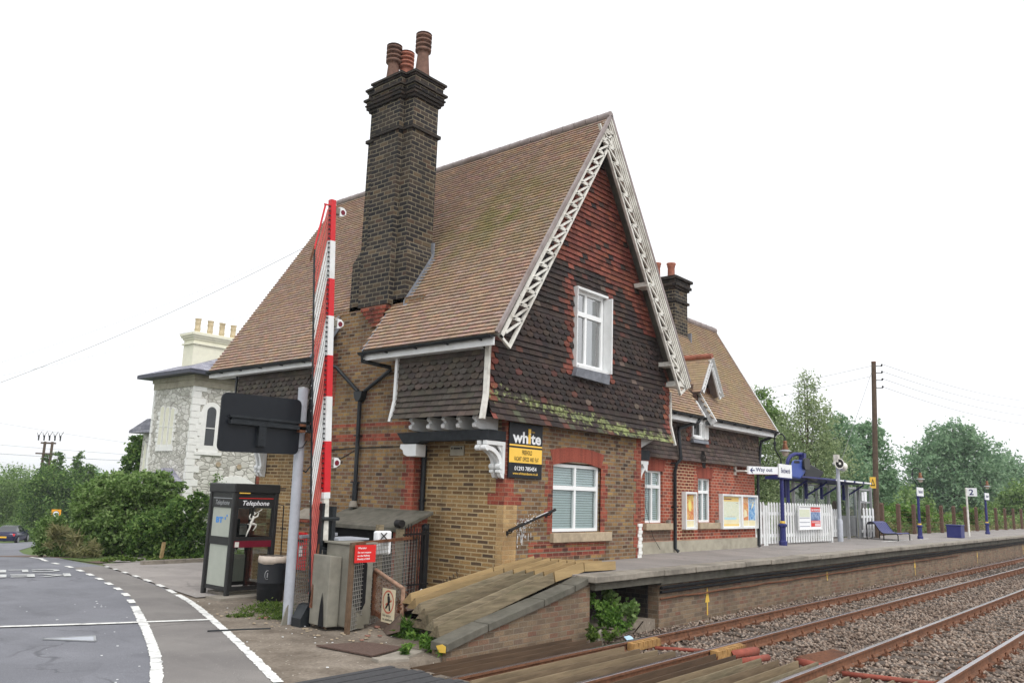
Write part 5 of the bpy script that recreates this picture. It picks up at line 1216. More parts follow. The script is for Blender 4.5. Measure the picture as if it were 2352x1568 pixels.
# telephone kiosk
PX0, PX1, PY0, PY1, PT = 9.22, 10.18, 15.1, 15.97, 2.23
tk = empty('telephone_kiosk', ((PX0+PX1)/2,(PY0+PY1)/2,0), 'dark framed glass telephone kiosk standing on four legs', 'phone box')
for x in (PX0,PX1):
    for y in (PY0,PY1): mb = MB(); mb.box((x-.045,y-.045,-.02),(x+.045,y+.045,2.05)); mb.build('leg', M['kiosk'], tk, bevel=.02)
mb = MB(); mb.box((PX0-.06,PY0-.06,2.04),(PX1+.06,PY1+.06,PT)); mb.build('roof', M['kiosk'], tk, bevel=.025)
mb = MB(); mb.box((PX0+.3-.25,PY0-.066,2.03),(PX0+.3,PY0-.06,2.05)); mb.build('yellow_strip', M['yelsign'], tk)  # thin yellow strip below the front edge of the kiosk roof
def sidepanel(O, U, L, panes, solid, rail='kiosk', mid=('kiosk',)):
    O, U = V(O), V(U); N = U.cross(Z_)
    for z0, z1 in ((.12,.2),(1.0,1.16),(1.74,2.04)): mb = MB(); pan(mb, O, U, .045, L-.045, z0, z1, .02, 0, .02); f = mb.build('rail', M[rail], tk)
    for a, b in ((.045,.09),(L-.09,L-.045)): mb = MB(); pan(mb, O, U, a, b, .2, 1.74, .016, 0, .016); mb.build('stile', M[rail], tk)
    for z0, z1 in ((.2,1.0),(1.16,1.74)): mb = MB(); pan(mb, O, U, .09, L-.09, z0, z1, .004, 0, .004); mb.build('pane', M[panes], tk)
    return f
sidepanel((PX0,PY1,0), -Y_, PY1-PY0, 'etched', 1)
sidepanel((PX0,PY0,0), X_, PX1-PX0, 'frost', 0)
sidepanel((PX1,PY1,0), -X_, PX1-PX0, 'frost', 0)
sidepanel((PX1,PY0,0), Y_, PY1-PY0, 'frost', 0)
mb = MB(); pan(mb, (PX0,PY0,0), X_, .05, PX1-PX0-.05, .96, 1.09, .028, 0, 0); mb.build('door_bar', M['maroon'], tk)
mb = MB(); pan(mb, (PX0,PY0,0), X_, .07, .16, .97, 1.07, .032, 0, 0); mb.build('handle', M['oldwhite'], tk)
mb = MB(); pan(mb, (PX0,PY0,0), X_, .08, PX1-PX0-.08, 1.93,1.945, .026, 0, 0); mb.build('red_stripe', M['redsign'], tk)
mb = MB(); pan(mb, (PX0,PY1,0), -Y_, .1, .8, 1.92,1.935, .026, 0, 0); mb.build('stripe', M['alum'], tk)
mb = MB(); put_text(mb, 'Telephone', (PX0+.17,PY0-.02,1.765), X_, Z_, .62, .125, 0, .015, .25, .006); mb.build('lettering', M['wsign'], tk)
mb = MB(); put_text(mb, 'Telephone', (PX0-.02,PY1-.19,1.765), -Y_, Z_, .53, .125, 0, .015, .25, .006); mb.build('lettering', M['alum'], tk)
M['btblue'] = plain('blue_vinyl', S(70,140,212), .5, var=.05)
mb = MB(); put_text(mb, 'BT', (PX0-.004,PY1-.24,1.43), -Y_, Z_, .26, .12, 0, .05, 0, .004); pan(mb, (PX0,PY1,0), -Y_, .56, .6, 1.5, 1.55, .008, 0, 0); pan(mb, (PX0,PY1,0), -Y_, .62, .66, 1.56, 1.6, .008, 0, 0); mb.build('lettering', M['btblue'], tk)
mb = MB(); yy = PY0-.008   # the piper emblem on the door glass
E_ = lambda pts, rs: mb.tube([(PX0+.22+x*.5, yy, 1.15+z*.58) for x, z in pts], [r_*.55 for r_ in rs], 6)
E_([(.46,.76),(.47,.68),(.42,.58),(.36,.48)], [.03,.05,.05,.045]); E_([(.36,.48),(.5,.47),(.62,.44),(.6,.36),(.5,.24)], [.05,.05,.04,.03,.012]); E_([(.36,.46),(.34,.34),(.26,.2),(.2,.04)], [.05,.035,.028,.01])
E_([(.4,.64),(.3,.66),(.28,.74),(.33,.82)], [.03,.03,.025,.012]); E_([(.5,.68),(.66,.74),(.7,.86)], [.035,.028,.014]); E_([(.5,.82),(.7,.9),(.84,.98)], [.01,.012,.016]); E_([(.5,.79),(.53,.83),(.5,.88)], [.02,.03,.02]); E_([(.22,.47),(.36,.46)], [.01,.012])
mb.build('emblem', M['oldwhite'], tk)
mb = MB(); mb.box((PX0+.36,PY1-.16,.85),(PX0+.62,PY1-.05,1.5)); mb.build('telephone', M['ink'], tk, bevel=.03)
mb = MB(); mb.box((PX0+.62,PY1-.06,1.4),(PX0+.86,PY1-.03,1.7)); mb.build('notice', M['terra'], tk)
mb = MB(); mb.box((PX0+.64,PY1-.065,1.16),(PX0+.84,PY1-.035,1.34)); mb.build('notice', M['oldwhite'], tk)
mb = MB(); mb.box((PX0+.28,PY1-.06,.2),(PX1-.1,PY1-.03,.75)); mb.build('back_panel', M['etched'], tk)
mb = MB(); mb.tube([(PX0+.3,PY0+.4,1.0),(PX0+.24,PY0+.3,.9),(PX0+.3,PY0+.25,.85),(PX0+.38,PY0+.5,.95)], .008, 5); mb.build('telephone_cord', M['alum'], tk)
mb = MB(); mb.box((PX0+.1,PY0+.2,-.05),(PX1-.05,PY1,.06)); mb.build('base_slab', M['concrete'], tk)
mb = MB(); mb.tube([(PX1,PY1,2.1),(10.9,16.2,2.16),(11.3,16.4,2.16)], .012, 5); mb.tube([(PX1+.04,PY0+.3,1.8),(10.6,15.7,1.82),(10.9,15.85,1.78),(10.95,15.86,.1)], .014, 5); mb.build('supply_pipe', M['black'], tk)
mb = MB(); mb.box((8.9,14.75,-.05),(10.6,15.3,.035)); tag(mb.build('paving', M['concrete']), kind='structure')
# litter bin
lb = empty('litter_bin', (9.72,14.35,0), 'black round litter bin lined with a pale plastic bag', 'bin')
mb = MB(); mb.lathe([(.235,0),(.25,.02),(.262,.2),(.266,.205),(.27,.22),(.272,.33),(.277,.335),(.272,.345),(.275,.72),(.262,.78),(.25,.8)], (9.72,14.35,0), 28); mb.build('body', M['binblack'], lb)
mb = MB(); n = 32; r_ = random.Random(3); vs_ = []
for i in range(n):
    a = 2*math.pi*i/n; w_ = r_.uniform(-.008,.008)
    for rr, z in ((.255,.845+w_),(.272,.835+w_),(.28,.79),(.284,.71+.02*math.sin(3*a)+w_),(.23,.70)): vs_.append((9.72+rr*math.cos(a),14.35+rr*math.sin(a),z))
fs = [(i*5+k,((i+1) % n)*5+k,((i+1) % n)*5+k+1,i*5+k+1) for i in range(n) for k in range(4)]; mb.add(vs_, fs, 0, None, True); mb.build('bin_liner', M['liner'], lb)
mb = MB(); mb.tube([(9.5+.055*math.cos(t),14.17-.0*t+.0,.5+.085*math.sin(t)) for t in [2*math.pi*i/14 for i in range(15)]], .006, 5); mb.tube([(9.5,14.165,.45),(9.5,14.165,.54)], .012, 5); mb.build('emblem', M['alum'], lb)
# post box built into a brick pier
pp = empty('brick_pier', (11.0,15.1,0), 'brick pier with a sloping concrete cap holding the post box', 'pier')
mb = MB(); mb.box((10.9,14.8,-.1),(11.25,15.5,1.46)); mb.build('pier', M['stock'], pp)
mb = MB(); mb.box((10.87,14.77,1.46),(11.25,15.53,1.53)); mb.build('band', M['red'], pp)
mb = MB(); mb.prism([(10.86,14.76,1.53),(11.25,14.76,1.53),(11.25,14.76,1.74),(10.9,14.76,1.58)], (0,.78,0)); mb.build('cap', M['concrete'], pp)
pb = empty('post_box', (10.88,15.05,.46), 'red wall post box with a white collection plate set in the brick pier', 'post box')
mb = MB(); mb.box((10.86,14.86,.46),(10.9,15.25,1.22)); mb.build('front', M['redP'], pb, bevel=.01)
mb = MB(); mb.box((10.82,14.9,1.19),(10.9,15.21,1.24)); mb.box((10.83,14.92,1.09),(10.86,15.19,1.13)); mb.build('hood', M['redP'], pb, bevel=.008)
mb = MB(); mb.box((10.855,14.94,1.045),(10.862,15.17,1.085)); mb.build('slot', M['ink'], pb)
mb = MB(); mb.box((10.85,14.99,.74),(10.86,15.1,.96)); mb.build('plate', M['wsign'], pb)
# platform gate with its no entry notice
gt = empty('platform_gate', (9.35,10.3,0), 'leaning rusty mesh gate with tubular top rail by the ramp', 'gate')
ga, gb_ = V((9.26,10.72,.17)), V((9.12,9.87,.0)); gd = (gb_-ga)
mb = MB(); mb.tube([ga+Z_*.72, gb_+Z_*.68-Z_*.0], .034, 10); mb.build('top_rail', M['gate_rail'], gt)
for t, hh, nm in ((0,.72,'stile'),(1,.7,'stile')): mb = MB(); p = ga.lerp(gb_, t); mb.tube([p, p+Z_*hh], .035, 10); mb.build(nm, M['gate_rail' if t else 'rust'], gt)
mb = MB(); mb.bar(ga+Z_*.07, gb_+Z_*.06, .05, .07); mb.build('bottom_rail', M['rust'], gt)
mb = MB(); n = 16
for k in range(-8, 17):
    for s_ in (1, -1):
        p0, p1 = k/16, k/16+.52*s_
        a, b = (p0, 0.0), (p1, 1.0)
        def cl(t): return (a[0]+(b[0]-a[0])*t)
        ts = [t for t in (0, 1) if 0 <= cl(t) <= 1]
        for e in (0.0, 1.0):
            t = (e-a[0])/(b[0]-a[0])
            if 0 < t < 1: ts.append(t)
        if len(ts) >= 2:
            t0, t1 = min(ts), max(ts); P = lambda t: ga.lerp(gb_, cl(t))+Z_*(.1+.58*t)+V((0,0,0)); mb.bar(P(t0), P(t1), .006, .006, (1,0,0))
mb.build('diamond_mesh', M['gate_rail'], gt)
mb = MB()
for z in (.2,.62): p = ga+Z_*z; mb.lathe([(.05,0),(.05,.03)], tuple(p), 10); mb.tube([p, p+V((-.1,.06,.02))], .014, 5)
for z in (.35,.4,.33): p = gb_+Z_*z; mb.tube([p+V((-.06,0,.05)),p+V((.05,-.04,.02)),p+V((.06,.05,-.04)),p+V((-.05,.06,0)),p+V((-.06,0,.05))], .012, 5)
mb.tube([gb_+Z_*.66, gb_+V((.12,.02,.6))], .012, 5); mb.build('chain', M['rust'], gt)
ud = gd.copy(); ud.z = 0; ud.normalize(); nd = ud.cross(Z_)
so_ = ga.lerp(gb_, .36); so_.z = 0; so_ = so_+nd*.03
M['nesign'] = plain('yellowed_notice', S(226,214,184), .6, var=.06, sc=8)
mb = MB(); pan(mb, so_, ud, 0, .38, .12, .64, .004, 0, .004); ns = tag(mb.build('no_entry_sign', M['nesign']), 'cream no entry notice with a faded red circle hanging on the gate', 'sign')
pc = so_+ud*.19+Z_*.44; mb = MB(); n = 28; P = []
for rr in (.165,.14):
    for i in range(n): a = 2*math.pi*i/n; P.append(pc+ud*rr*math.cos(a)+Z_*rr*math.sin(a)*1.1+nd*.007)
mb.add(P, [(i+n,(i+1) % n+n,(i+1) % n,i) for i in range(n)]); q = pc+nd*.0075
mb.bar(q+ud*.1+Z_*.03, q-ud*.07-Z_*.05, .03, .002, nd)
mb.build('red_circle', M['fadedred'] if 'fadedred' in M else M.setdefault('fadedred', plain('faded_red_ink', S(206,116,92), .6, var=.2, sc=20)), ns)
mb = MB(); T = lambda x, z: q+ud*x+Z_*z+nd*.002
mb.tube([T(-.0,.13),T(.01,.1)], .02, 6); mb.tube([T(.01,.09),T(.03,.04),T(.025,-.01)], [.022,.03,.02], 6); mb.tube([T(.02,.07),T(.06,.0)], .01, 5); mb.tube([T(.02,-.01),T(-.02,-.06),T(-.06,-.1)], .014, 5); mb.tube([T(.025,-.01),T(.05,-.07),T(.06,-.13)], .014, 5)
put_text(mb, 'No entry', so_+ud*.05+Z_*.2, ud, Z_, .24, .05, 0, .01, 0, .008); put_text(mb, 'to platform', so_+ud*.05+Z_*.14, ud, Z_, .29, .05, 0, .01, 0, .008); mb.build('lettering', M['ink'], ns)
# chequer plate cover and broken slabs beside the crossing
mb = MB(); mb.prism([(7.5,9.85,.002),(8.2,9.6,.002),(8.36,8.95,.002),(7.62,8.78,.002)], (0,0,.02)); tag(mb.build('cover_plate', M['rustplate'] if 'rustplate' in M else M.setdefault('rustplate', plain('rust_brown_plate', S(96,78,70), .9, var=.25, sc=30, bump=.6))), 'rust brown chequered steel cover plate in the dirt', 'cover plate')
mb = MB(); mb.prism([(7.66,8.68,-.1),(8.3,8.86,-.1),(8.42,8.6,-.1),(7.9,8.42,-.1)], (0,0,.12)); mb.prism([(7.5,8.66,-.1),(7.9,8.42,-.1),(7.85,8.3,-.1),(7.45,8.45,-.1)], (0,0,.13)); tag(mb.build('broken_slab', M['concrete'], bevel=.01), 'pale broken concrete slabs edging the cover plate', 'slab')
r_ = random.Random(6)
def rubble(n, x0, x1, y0, y1, mat, label, s0=.01, s1=.05):
    mb = MB()
    for k in range(n):
        x, y, s_ = r_.uniform(x0,x1), r_.uniform(y0,y1), r_.uniform(s0,s1)**1.0; a = r_.uniform(0,3); pts = [(x+s_*math.cos(a+i*1.26)*r_.uniform(.6,1.2), y+s_*math.sin(a+i*1.26)*r_.uniform(.6,1.2), gz(x,y)+.004) for i in range(5)]; mb.prism(pts, (0,0,s_*.35))
    return tag(mb.build('rubble', M[mat]), label, 'rubble', kind='stuff')
rubble(170, 7.9, 10, 9.3, 13.6, 'stone', 'small pale stones scattered on the bare earth by the cabinet', .008, .035)
rubble(90, 4.5, 9, 8.6, 16, 'white', 'tiny white chips scattered over the road surface', .006, .02)
rubble(14, 8.2, 9.3, 9.6, 12.6, 'brickbit' if 'brickbit' in M else (M.setdefault('brickbit', plain('brick_fragment', S(150,110,96), .9)) and 'brickbit'), 'broken brick fragments lying on the earth', .03, .07)
mb = MB(); mb.tube([(6.9,11.72,.03),(7.4,11.5,.035),(7.75,11.35,.03)], .012, 6); tag(mb.build('stick', M['beam']), 'thin dark stick lying across the white line', 'stick')
mb = MB(); mb.add([(12.02,7.56,-.1),(12.14,7.5,-.09),(12.2,7.58,-.06),(12.12,7.66,-.08),(12.04,7.64,-.05),(12.11,7.58,-.03)], [(0,1,5),(1,2,5),(2,3,5),(3,4,5),(4,0,5)]); M['paleblue'] = plain('pale_blue_paper', S(176,206,226), .7, var=.1); tag(mb.build('litter', M['paleblue']), 'crumpled pale blue litter on the ballast by the recess', 'litter')
mb = MB(); mb.add([(10.88,11.3,.36),(10.95,11.3,.36),(10.96,11.32,.41),(10.91,11.32,.43),(10.87,11.34,.39)], [(0,1,2,3,4)]); tag(mb.build('litter', M['wsign']), 'crumpled white litter at the foot of the black post', 'litter')
# ------------------------------------------------------------------ platform furniture
def lamp():
    root = empty('platform_lamp', (25.6,10.4,ZP), 'nearest blue fluted lamp post, beside the white picket fence by the house', 'lamp post', 'blue lamp posts along the platform'); x, y = 25.6, 10.4
    mb = MB(); mb.lathe([(.13,0),(.13,.12),(.1,.16),(.095,.55),(.14,.6),(.14,.64),(.085,.68)], (x,y,ZP), 8); mb.build('base', M['blueP'], root)
    mb = MB(); mb.lathe([(.08,.66),(.085,.68),(.085,.73),(.07,.75)], (x,y,ZP), 12); mb.build('ring', M['yellow'], root)
    mb = MB(); pr = [(.065,.74)]
    for k in range(12): z = .8+k*.105; pr += [(.066,z),(.058,z+.05)]
    pr += [(.06,2.06),(.09,2.1),(.06,2.15),(.052,2.3),(.045,2.5),(.03,2.55)]
    mb.lathe(pr, (x,y,ZP), 12); mb.build('column', M['blueP'], root)
    mb = MB(); mb.tube([(x,y,ZP+2.5),(x,y,3.55),(x,y+.02,3.6),(x,y+.17,3.86),(x,y+.19,3.95),(x,y+.19,4.22)]+[(x,y+.02-.17*math.cos(t),4.22+.17*math.sin(t)) for t in [math.pi*(1-i/9) for i in range(10)]]+[(x,y-.15,4.16)], .022, 8)
    mb.lathe([(.03,0),(.05,.02),(.05,.1),(.03,.12)], (x,y+.19,4.02), 8); mb.build('swan_neck', M['black'], root)
    L = x; mb = MB(); mb.lathe([(.03,0),(.07,-.02),(.065,-.05),(.05,-.1),(.08,-.13),(.065,-.16),(.11,-.26),(.1,-.28)], (L,y-.15,4.16), 14); lt_ = mb.build('lantern', M['copper'], root)
    mb = MB(); mb.lathe([(.08,-.27),(.2,-.33),(.205,-.345),(.08,-.3)], (L,y-.15,4.16), 18); mb.build('shade', M['alum'], lt_)
    mb = MB(); mb.lathe([(.1,-.33),(.11,-.38),(.08,-.46),(.03,-.49)], (L,y-.15,4.16), 14); mb.build('globe', M['liner'], lt_)
    mb = MB(); mb.box((x-.42,y-.1,3.0),(x+.62,y-.06,3.42)); b = mb.build('name_board', M['wsign'], root)
    mb = MB(); mb.box((x-.42,y-.101,2.96),(x+.62,y-.06,3.0)); mb.build('trim', M['navy'], b)
    mb = MB(); put_text(mb, 'Betchworth', (x-.25,y-.1,3.14), X_, Z_, .72, .16, 0, .01, 0, .004); mb.build('lettering', M['navy'], b)
    return root
l0 = lamp()
for (x, y), s_, lab in (((38.5,9.64),.92,'second blue lamp post, between the blue bench and the blue grit bin'),((52.1,9.6),.95,'third blue lamp post, standing just beyond the number two sign'),((66.6,9.6),1,'farthest blue lamp post, cut off by the right edge')):
    c = copy_tree(l0, (x,y,ZP)); c.scale = (s_,s_,s_*.93); c['label'] = lab
# white picket fence and its gate section
def picket_fence(x0, x1, y0, y1, n, zt, label, zb=None, posts=(0,1), cat='fence'):
    root = empty('picket_fence', ((x0+x1)/2,(y0+y1)/2,ZP), label, cat); w = (x1-x0)/n*.55
    for k in range(n):
        t = (k+.5)/n; x, y = x0+(x1-x0)*t, y0+(y1-y0)*t; mb = MB(); zb_ = ZP+.06 if zb is None else zb
        mb.prism([(x-w/2,y,zb_),(x+w/2,y,zb_),(x+w/2,y,zt-.07),(x+w*.28,y,zt-.02),(x,y,zt),(x-w*.28,y,zt-.02),(x-w/2,y,zt-.07)], (0,.025,0)); mb.build('picket', M['white'], root)
    for z in (ZP+.3, zt-.35): mb = MB(); mb.bar((x0,y0+.045,z),(x1,y1+.045,z), .04, .1); mb.build('rail', M['white'], root)
    for t in posts:
        x, y = x0+(x1-x0)*t, y0+(y1-y0)*t; mb = MB(); mb.box((x-.06,y+.03,ZP-.1),(x+.06,y+.15,zt-.1)); mb.build('post', M['white'], root)
    return root
picket_fence(23.95,24.75,10.62,10.6,4,2.22,'short shaded section of white picket fence against the house corner', posts=(.98,))
picket_fence(24.85,29.95,10.56,10.34,26,2.22,'long white picket fence section behind the framed map')
picket_fence(33.0,34.2,11.5,11.5,5,2.05,'white picket fence section seen through the shelter', posts=())
picket_fence(34.9,36.3,10.85,10.8,4,2.12,'short white picket fence section at the foot of the telegraph pole', posts=())
# framed map and timetable on the fence
def frame(name, x0, x1, y, z0, z1, label, cat='notice board', dep=.08, fr=.05):
    root = empty(name, ((x0+x1)/2,y,z0), label, cat)
    mb = MB(); mb.box((x0,y-dep,z0),(x1,y,z0+fr)); mb.box((x0,y-dep,z1-fr),(x1,y,z1)); mb.box((x0,y-dep,z0+fr),(x0+fr,y,z1-fr)); mb.box((x1-fr,y-dep,z0+fr),(x1,y,z1-fr)); mb.build('frame', M['white'], root)
    mb = MB(); mb.box((x0+fr,y-dep*.4,z0+fr),(x1-fr,y-.002,z1-fr)); mb.build('backing', M['wsign'], root)
    return root
def patch(mb, x0, x1, z0, z1, y): mb.quad((x0,y,z0),(x1,y,z0),(x1,y,z1),(x0,y,z1))
def postermat(name, stops, sc=5, dist=2.5):
    m = NM(name, .5); co = m.objco(); x = m.new('TexNoise'); m.l.new(co, x.inputs['Vector']); x.inputs['Scale'].default_value = sc; x.inputs['Distortion'].default_value = dist; x.inputs['Detail'].default_value = 4
    m.col(m.ramp(x.outputs['Fac'], stops)); return m.mat
M['p_orange'] = postermat('orange_poster_art', [(.3,S(196,108,70)),(.5,S(206,140,92)),(.62,S(224,196,120)),(.75,S(186,96,72))])
M['p_yellow'] = plain('poster_yellow', S(228,214,120), .5, var=.08); M['p_cream'] = plain('poster_cream', S(226,216,178), .5, var=.06); M['p_blue'] = postermat('blue_poster_art', [(.3,S(66,116,176)),(.5,S(108,160,206)),(.62,S(170,196,214)),(.72,S(72,120,184))])
M['p_map'] = postermat('pale_route_map', [(.35,S(222,224,208)),(.48,S(206,214,190)),(.52,S(190,200,170)),(.56,S(224,226,212)),(.66,S(216,214,176))], 7, 4)
M['p_sky'] = plain('poster_pale_blue', S(178,214,224), .5, var=.05); M['p_gold'] = plain('poster_gold', S(226,196,122), .5, var=.05)
M['p_photo'] = postermat('grey_blue_photograph', [(.3,S(54,76,118)),(.5,S(110,134,172)),(.7,S(176,190,214))], 6, 2)
b = frame('map_frame', 26.75, 28.85, 10.36, 1.36, 2.14, 'white framed timetable board with a red headed poster on the picket fence', dep=.05, fr=.03); b.location
yb = 10.335
mb = MB(); patch(mb, 26.82,27.75,1.6+.18,2.02,yb); mb.build('route_map', M['p_map'], b)
mb = MB(); patch(mb, 27.85,28.72,1.95,2.1,yb); patch(mb, 27.85,28.72,1.46,1.66,yb); mb.build('red_poster', M['redsign'], b)
mb = MB(); patch(mb, 27.85,28.72,1.66,1.94,yb); mb.build('poster_picture', M['p_photo'], b)
mb = MB(); put_text(mb, 'ON THE MOVE?', (27.9,yb,1.97), X_, Z_, .77, .08, 0, .02, 0, .003)
for z in (1.635,1.615,1.595): patch(mb, 27.92,28.66,z-.008,z,yb-.003)
patch(mb, 28.2,28.68,1.53,1.56,yb-.003); patch(mb, 28.2,28.68,1.48,1.51,yb-.003); mb.build('lettering', M['wsign'], b)
mb = MB()
for z in (1.74,1.6,1.47): patch(mb, 26.84,27.74,z,z+.012,yb)
mb.build('table_rules', M['navy'], b)
# poster frames on the wing wall
yb = WY-.086
a = frame('poster_frame', 19.12, 19.74, WY-.006, 1.46, 2.41, 'narrow white poster frame between the two ground floor wing windows', dep=.12, fr=.05)
yb = WY-.056
mb = MB(); patch(mb, 19.19,19.67,1.7,2.34,yb); mb.build('poster', M['p_orange'], a)
mb = MB(); mb.add([(19.24+.13*math.cos(t)*(.6+.0),yb-.002,2.03+.19*math.sin(t)) for t in [2*math.pi*i/14 for i in range(14)][::1]], [tuple(range(14))]); mb.add([(19.46+.09*math.cos(t),yb-.002,2.06+.15*math.sin(t)) for t in [2*math.pi*i/14 for i in range(14)]], [tuple(range(14))]); mb.build('poster_masks', M['p_yellow'], a)
mb = MB(); patch(mb, 19.19,19.67,1.52,1.68,yb); mb.build('poster_caption', M['p_cream'], a)
mb = MB(); put_text(mb, 'TOP LONDON', (19.22,yb,2.25), X_, Z_, .42, .06, 0, .01, 0, .004); put_text(mb, 'ATTRACTIONS', (19.22,yb,2.17), X_, Z_, .42, .06, 0, .01, 0, .004); mb.build('poster_lettering', M['p_yellow'], a)
a = frame('poster_frame', 21.22, 23.55, WY-.006, 1.45, 2.4, 'wide white double frame holding a map and two posters beside the corner pipe', dep=.12, fr=.05)
mb = MB(); mb.box((22.42,WY-.126,1.5),(22.52,WY-.006,2.35)); mb.build('mullion', M['white'], a)
mb = MB(); patch(mb, 21.3,22.38,1.72,2.2,yb); mb.build('route_map', M['p_map'], a)
mb = MB(); patch(mb, 21.3,22.38,2.2,2.33,yb); patch(mb, 21.3,22.38,1.52,1.58,yb); mb.build('map_heading', M['p_gold'], a)
mb = MB(); patch(mb, 21.3,22.38,1.58,1.72,yb); mb.build('map_footer', M['p_cream'], a)
mb = MB(); patch(mb, 21.45,22.2,1.7,1.76,yb-.002); mb.build('map_sea', M['p_sky'], a)
mb = MB(); patch(mb, 21.35,21.9,2.25,2.275,yb-.002); patch(mb, 21.62,22.1,1.78,1.785,yb-.003); patch(mb, 22.2,22.32,2.15,2.16,yb-.003); mb.build('map_lettering', M['maroon'], a)
mb = MB(); patch(mb, 22.57,23.0,1.68,2.33,yb); mb.build('poster', M['p_orange'], a)
mb = MB(); patch(mb, 23.03,23.47,1.68,2.33,yb); mb.build('poster', M['p_blue'], a)
mb = MB(); patch(mb, 22.57,23.0,1.52,1.68,yb); patch(mb, 23.03,23.47,1.52,1.68,yb); mb.build('poster_caption', M['p_cream'], a)
mb = MB()
for x in (22.6,23.06):
    put_text(mb, 'TOP LONDON', (x,yb,2.24), X_, Z_, .37, .055, 0, .01, 0, .004); put_text(mb, 'ATTRACTIONS', (x,yb,2.17), X_, Z_, .37, .055, 0, .01, 0, .004)
mb.add([(23.2,yb-.002,1.98),(23.26,yb-.002,2.14),(23.38,yb-.002,2.22),(23.36,yb-.002,2.1)], [(0,1,2,3)]); mb.add([(22.7,yb-.002,1.75),(22.72,yb-.002,2.0),(22.88,yb-.002,1.95),(22.95,yb-.002,1.8)], [(0,1,2,3)])
mb.build('poster_heading', M['p_cream'], a)
# way out sign bracketed off the corner
u_ = V((1,.02,.02)).normalized(); 
wo_ = empty('way_out_sign', (24.2,10.2,3.05), 'long white direction sign with a blue arrow pointing left', 'sign')
mb = MB(); mb.prism([(22.38,10.05,2.99),(24.48,10.05,3.06),(24.48,10.05,3.28),(22.38,10.05,3.21)], (0,.05,0)); mb.build('panel', M['wsign'], wo_)
mb = MB(); mb.prism([(22.38,10.045,2.975),(24.48,10.045,3.045),(24.48,10.045,3.06),(22.38,10.045,2.99)], (0,.06,0)); mb.build('trim', M['maroon'], wo_)
us = V((2.1,0,.07)).normalized(); mb = MB(); put_text(mb, 'Way out', (22.86,10.05,3.045), us, Z_, 1.2, .15, 0, .015, 0, .004)
p = V((22.46,10.045,3.1)); mb.add([p, p+V((.16,0,-.075)), p+V((.22,0,-.07)), p+V((.13,0,-.012)), p+V((.33,0,-.006)), p+V((.33,0,.026)), p+V((.13,0,.018)), p+V((.22,0,.082)), p+V((.16,0,.082))], [tuple(range(9))]); mb.build('lettering', M['navy'], wo_)
mb = MB(); mb.box((22.2,10.08,3.05),(22.4,10.42,3.09)); mb.box((22.2,10.36,2.95),(22.25,10.44,3.2)); mb.build('bracket', M['oldwhite'], wo_)
# display screens on their blue post
dp = empty('display_screens', (27.9,11.0,ZP), 'blue post with a curved arm carrying two slanted departure screens', 'display')
mb = MB(); mb.tube([(27.85,11.1,ZP),(27.85,11.1,3.5),(27.9,11.08,3.68),(28.05,11.05,3.82),(28.3,11.0,3.9),(28.75,10.9,3.92)], .065, 12); mb.build('post', M['blueP'], dp)
mb = MB(); mb.box((28.65,10.8,3.6),(28.85,11.0,3.96)); mb.build('hanger', M['blueP'], dp)
def screen(c, yaw, tilt, w, h, d, fm, bm, label):
    m_ = Matrix.Translation(c) @ Matrix.Rotation(R(yaw),4,'Z') @ Matrix.Rotation(R(tilt),4,'X')
    mb = MB(); mb.M = m_; z0 = h*.16
    mb.prism([(-w/2+.05,-d/2,-h/2),(w/2-.05,-d/2,-h/2),(w/2,-d/2,-h/2+z0),(w/2-.04,-d/2,h/2-.03),(w/2-.08,-d/2,h/2),(-w/2+.08,-d/2,h/2),(-w/2+.04,-d/2,h/2-.03),(-w/2,-d/2,-h/2+z0)], (0,d,0)); return mb.build('screen_housing', M[bm], dp, bevel=.04), m_
mb = MB(); p = V((27.7,10.75,3.25))
mb.prism([(26.6,10.5,3.37),(26.75,10.5,3.04),(27.44,10.5,3.02),(27.93,10.5,3.26),(27.9,10.5,3.55),(27.73,10.5,3.67),(26.84,10.5,3.62)], (.85,.36,0)); s1 = mb.build('screen_housing', M['blueL'], dp, bevel=.05)
mb = MB(); mb.prism([(26.95,10.5,3.52),(27.4,10.5,3.54),(27.4,10.5,3.62),(26.95,10.5,3.6)], (0,-.01,0)); mb.build('vent_slot', M['ink'], s1)
mb = MB(); mb.prism([(27.95,10.52,3.53),(27.91,10.52,3.06),(28.96,10.52,2.98),(29.56,10.52,3.21),(29.77,10.52,3.35),(28.4,10.52,3.56)], (.85,.36,0)); mb.build('screen_housing', M['binblack'], dp, bevel=.04)
mb = MB(); mb.prism(rrect(27.6,28.12,3.35,3.73,.12,10.4), (0,.06,0)); mb.build('grey_cover', M['kiosk'], dp)
# waiting shelter
sh = empty('waiting_shelter', (33.5,11.3,ZP), 'grey framed glass waiting shelter with a blue canopy', 'shelter')
for x, y in ((29.6,11.6),(31.1,10.5),(33.2,11.6),(36.4,11.6),(36.35,10.95),(35.0,11.0),(33.6,11.0)): mb = MB(); mb.box((x-.05,y-.05,ZP),(x+.05,y+.05,2.98)); mb.build('post', M['alum'], sh)
mb = MB()
for x0, x1, y, zs_ in ((29.65,36.35,11.6,(1.75,2.92)),(35.05,36.3,10.98,(1.75,2.35,2.86,1.0))):
    for z in zs_: mb.box((x0,y-.03,z-.035),(x1,y+.03,z+.035))
for x in (30.7,31.9,34.3,35.3): mb.box((x-.03,11.57,1.1),(x+.03,11.63,2.9))
for x in (35.45,35.85): mb.box((x-.015,10.96,ZP+.1),(x+.015,11.0,2.86))
mb.build('glazing_bars', M['alum'], sh)
M['shglass'] = glassmat('grey_shelter_glass', (.62,.7,.68), .2)
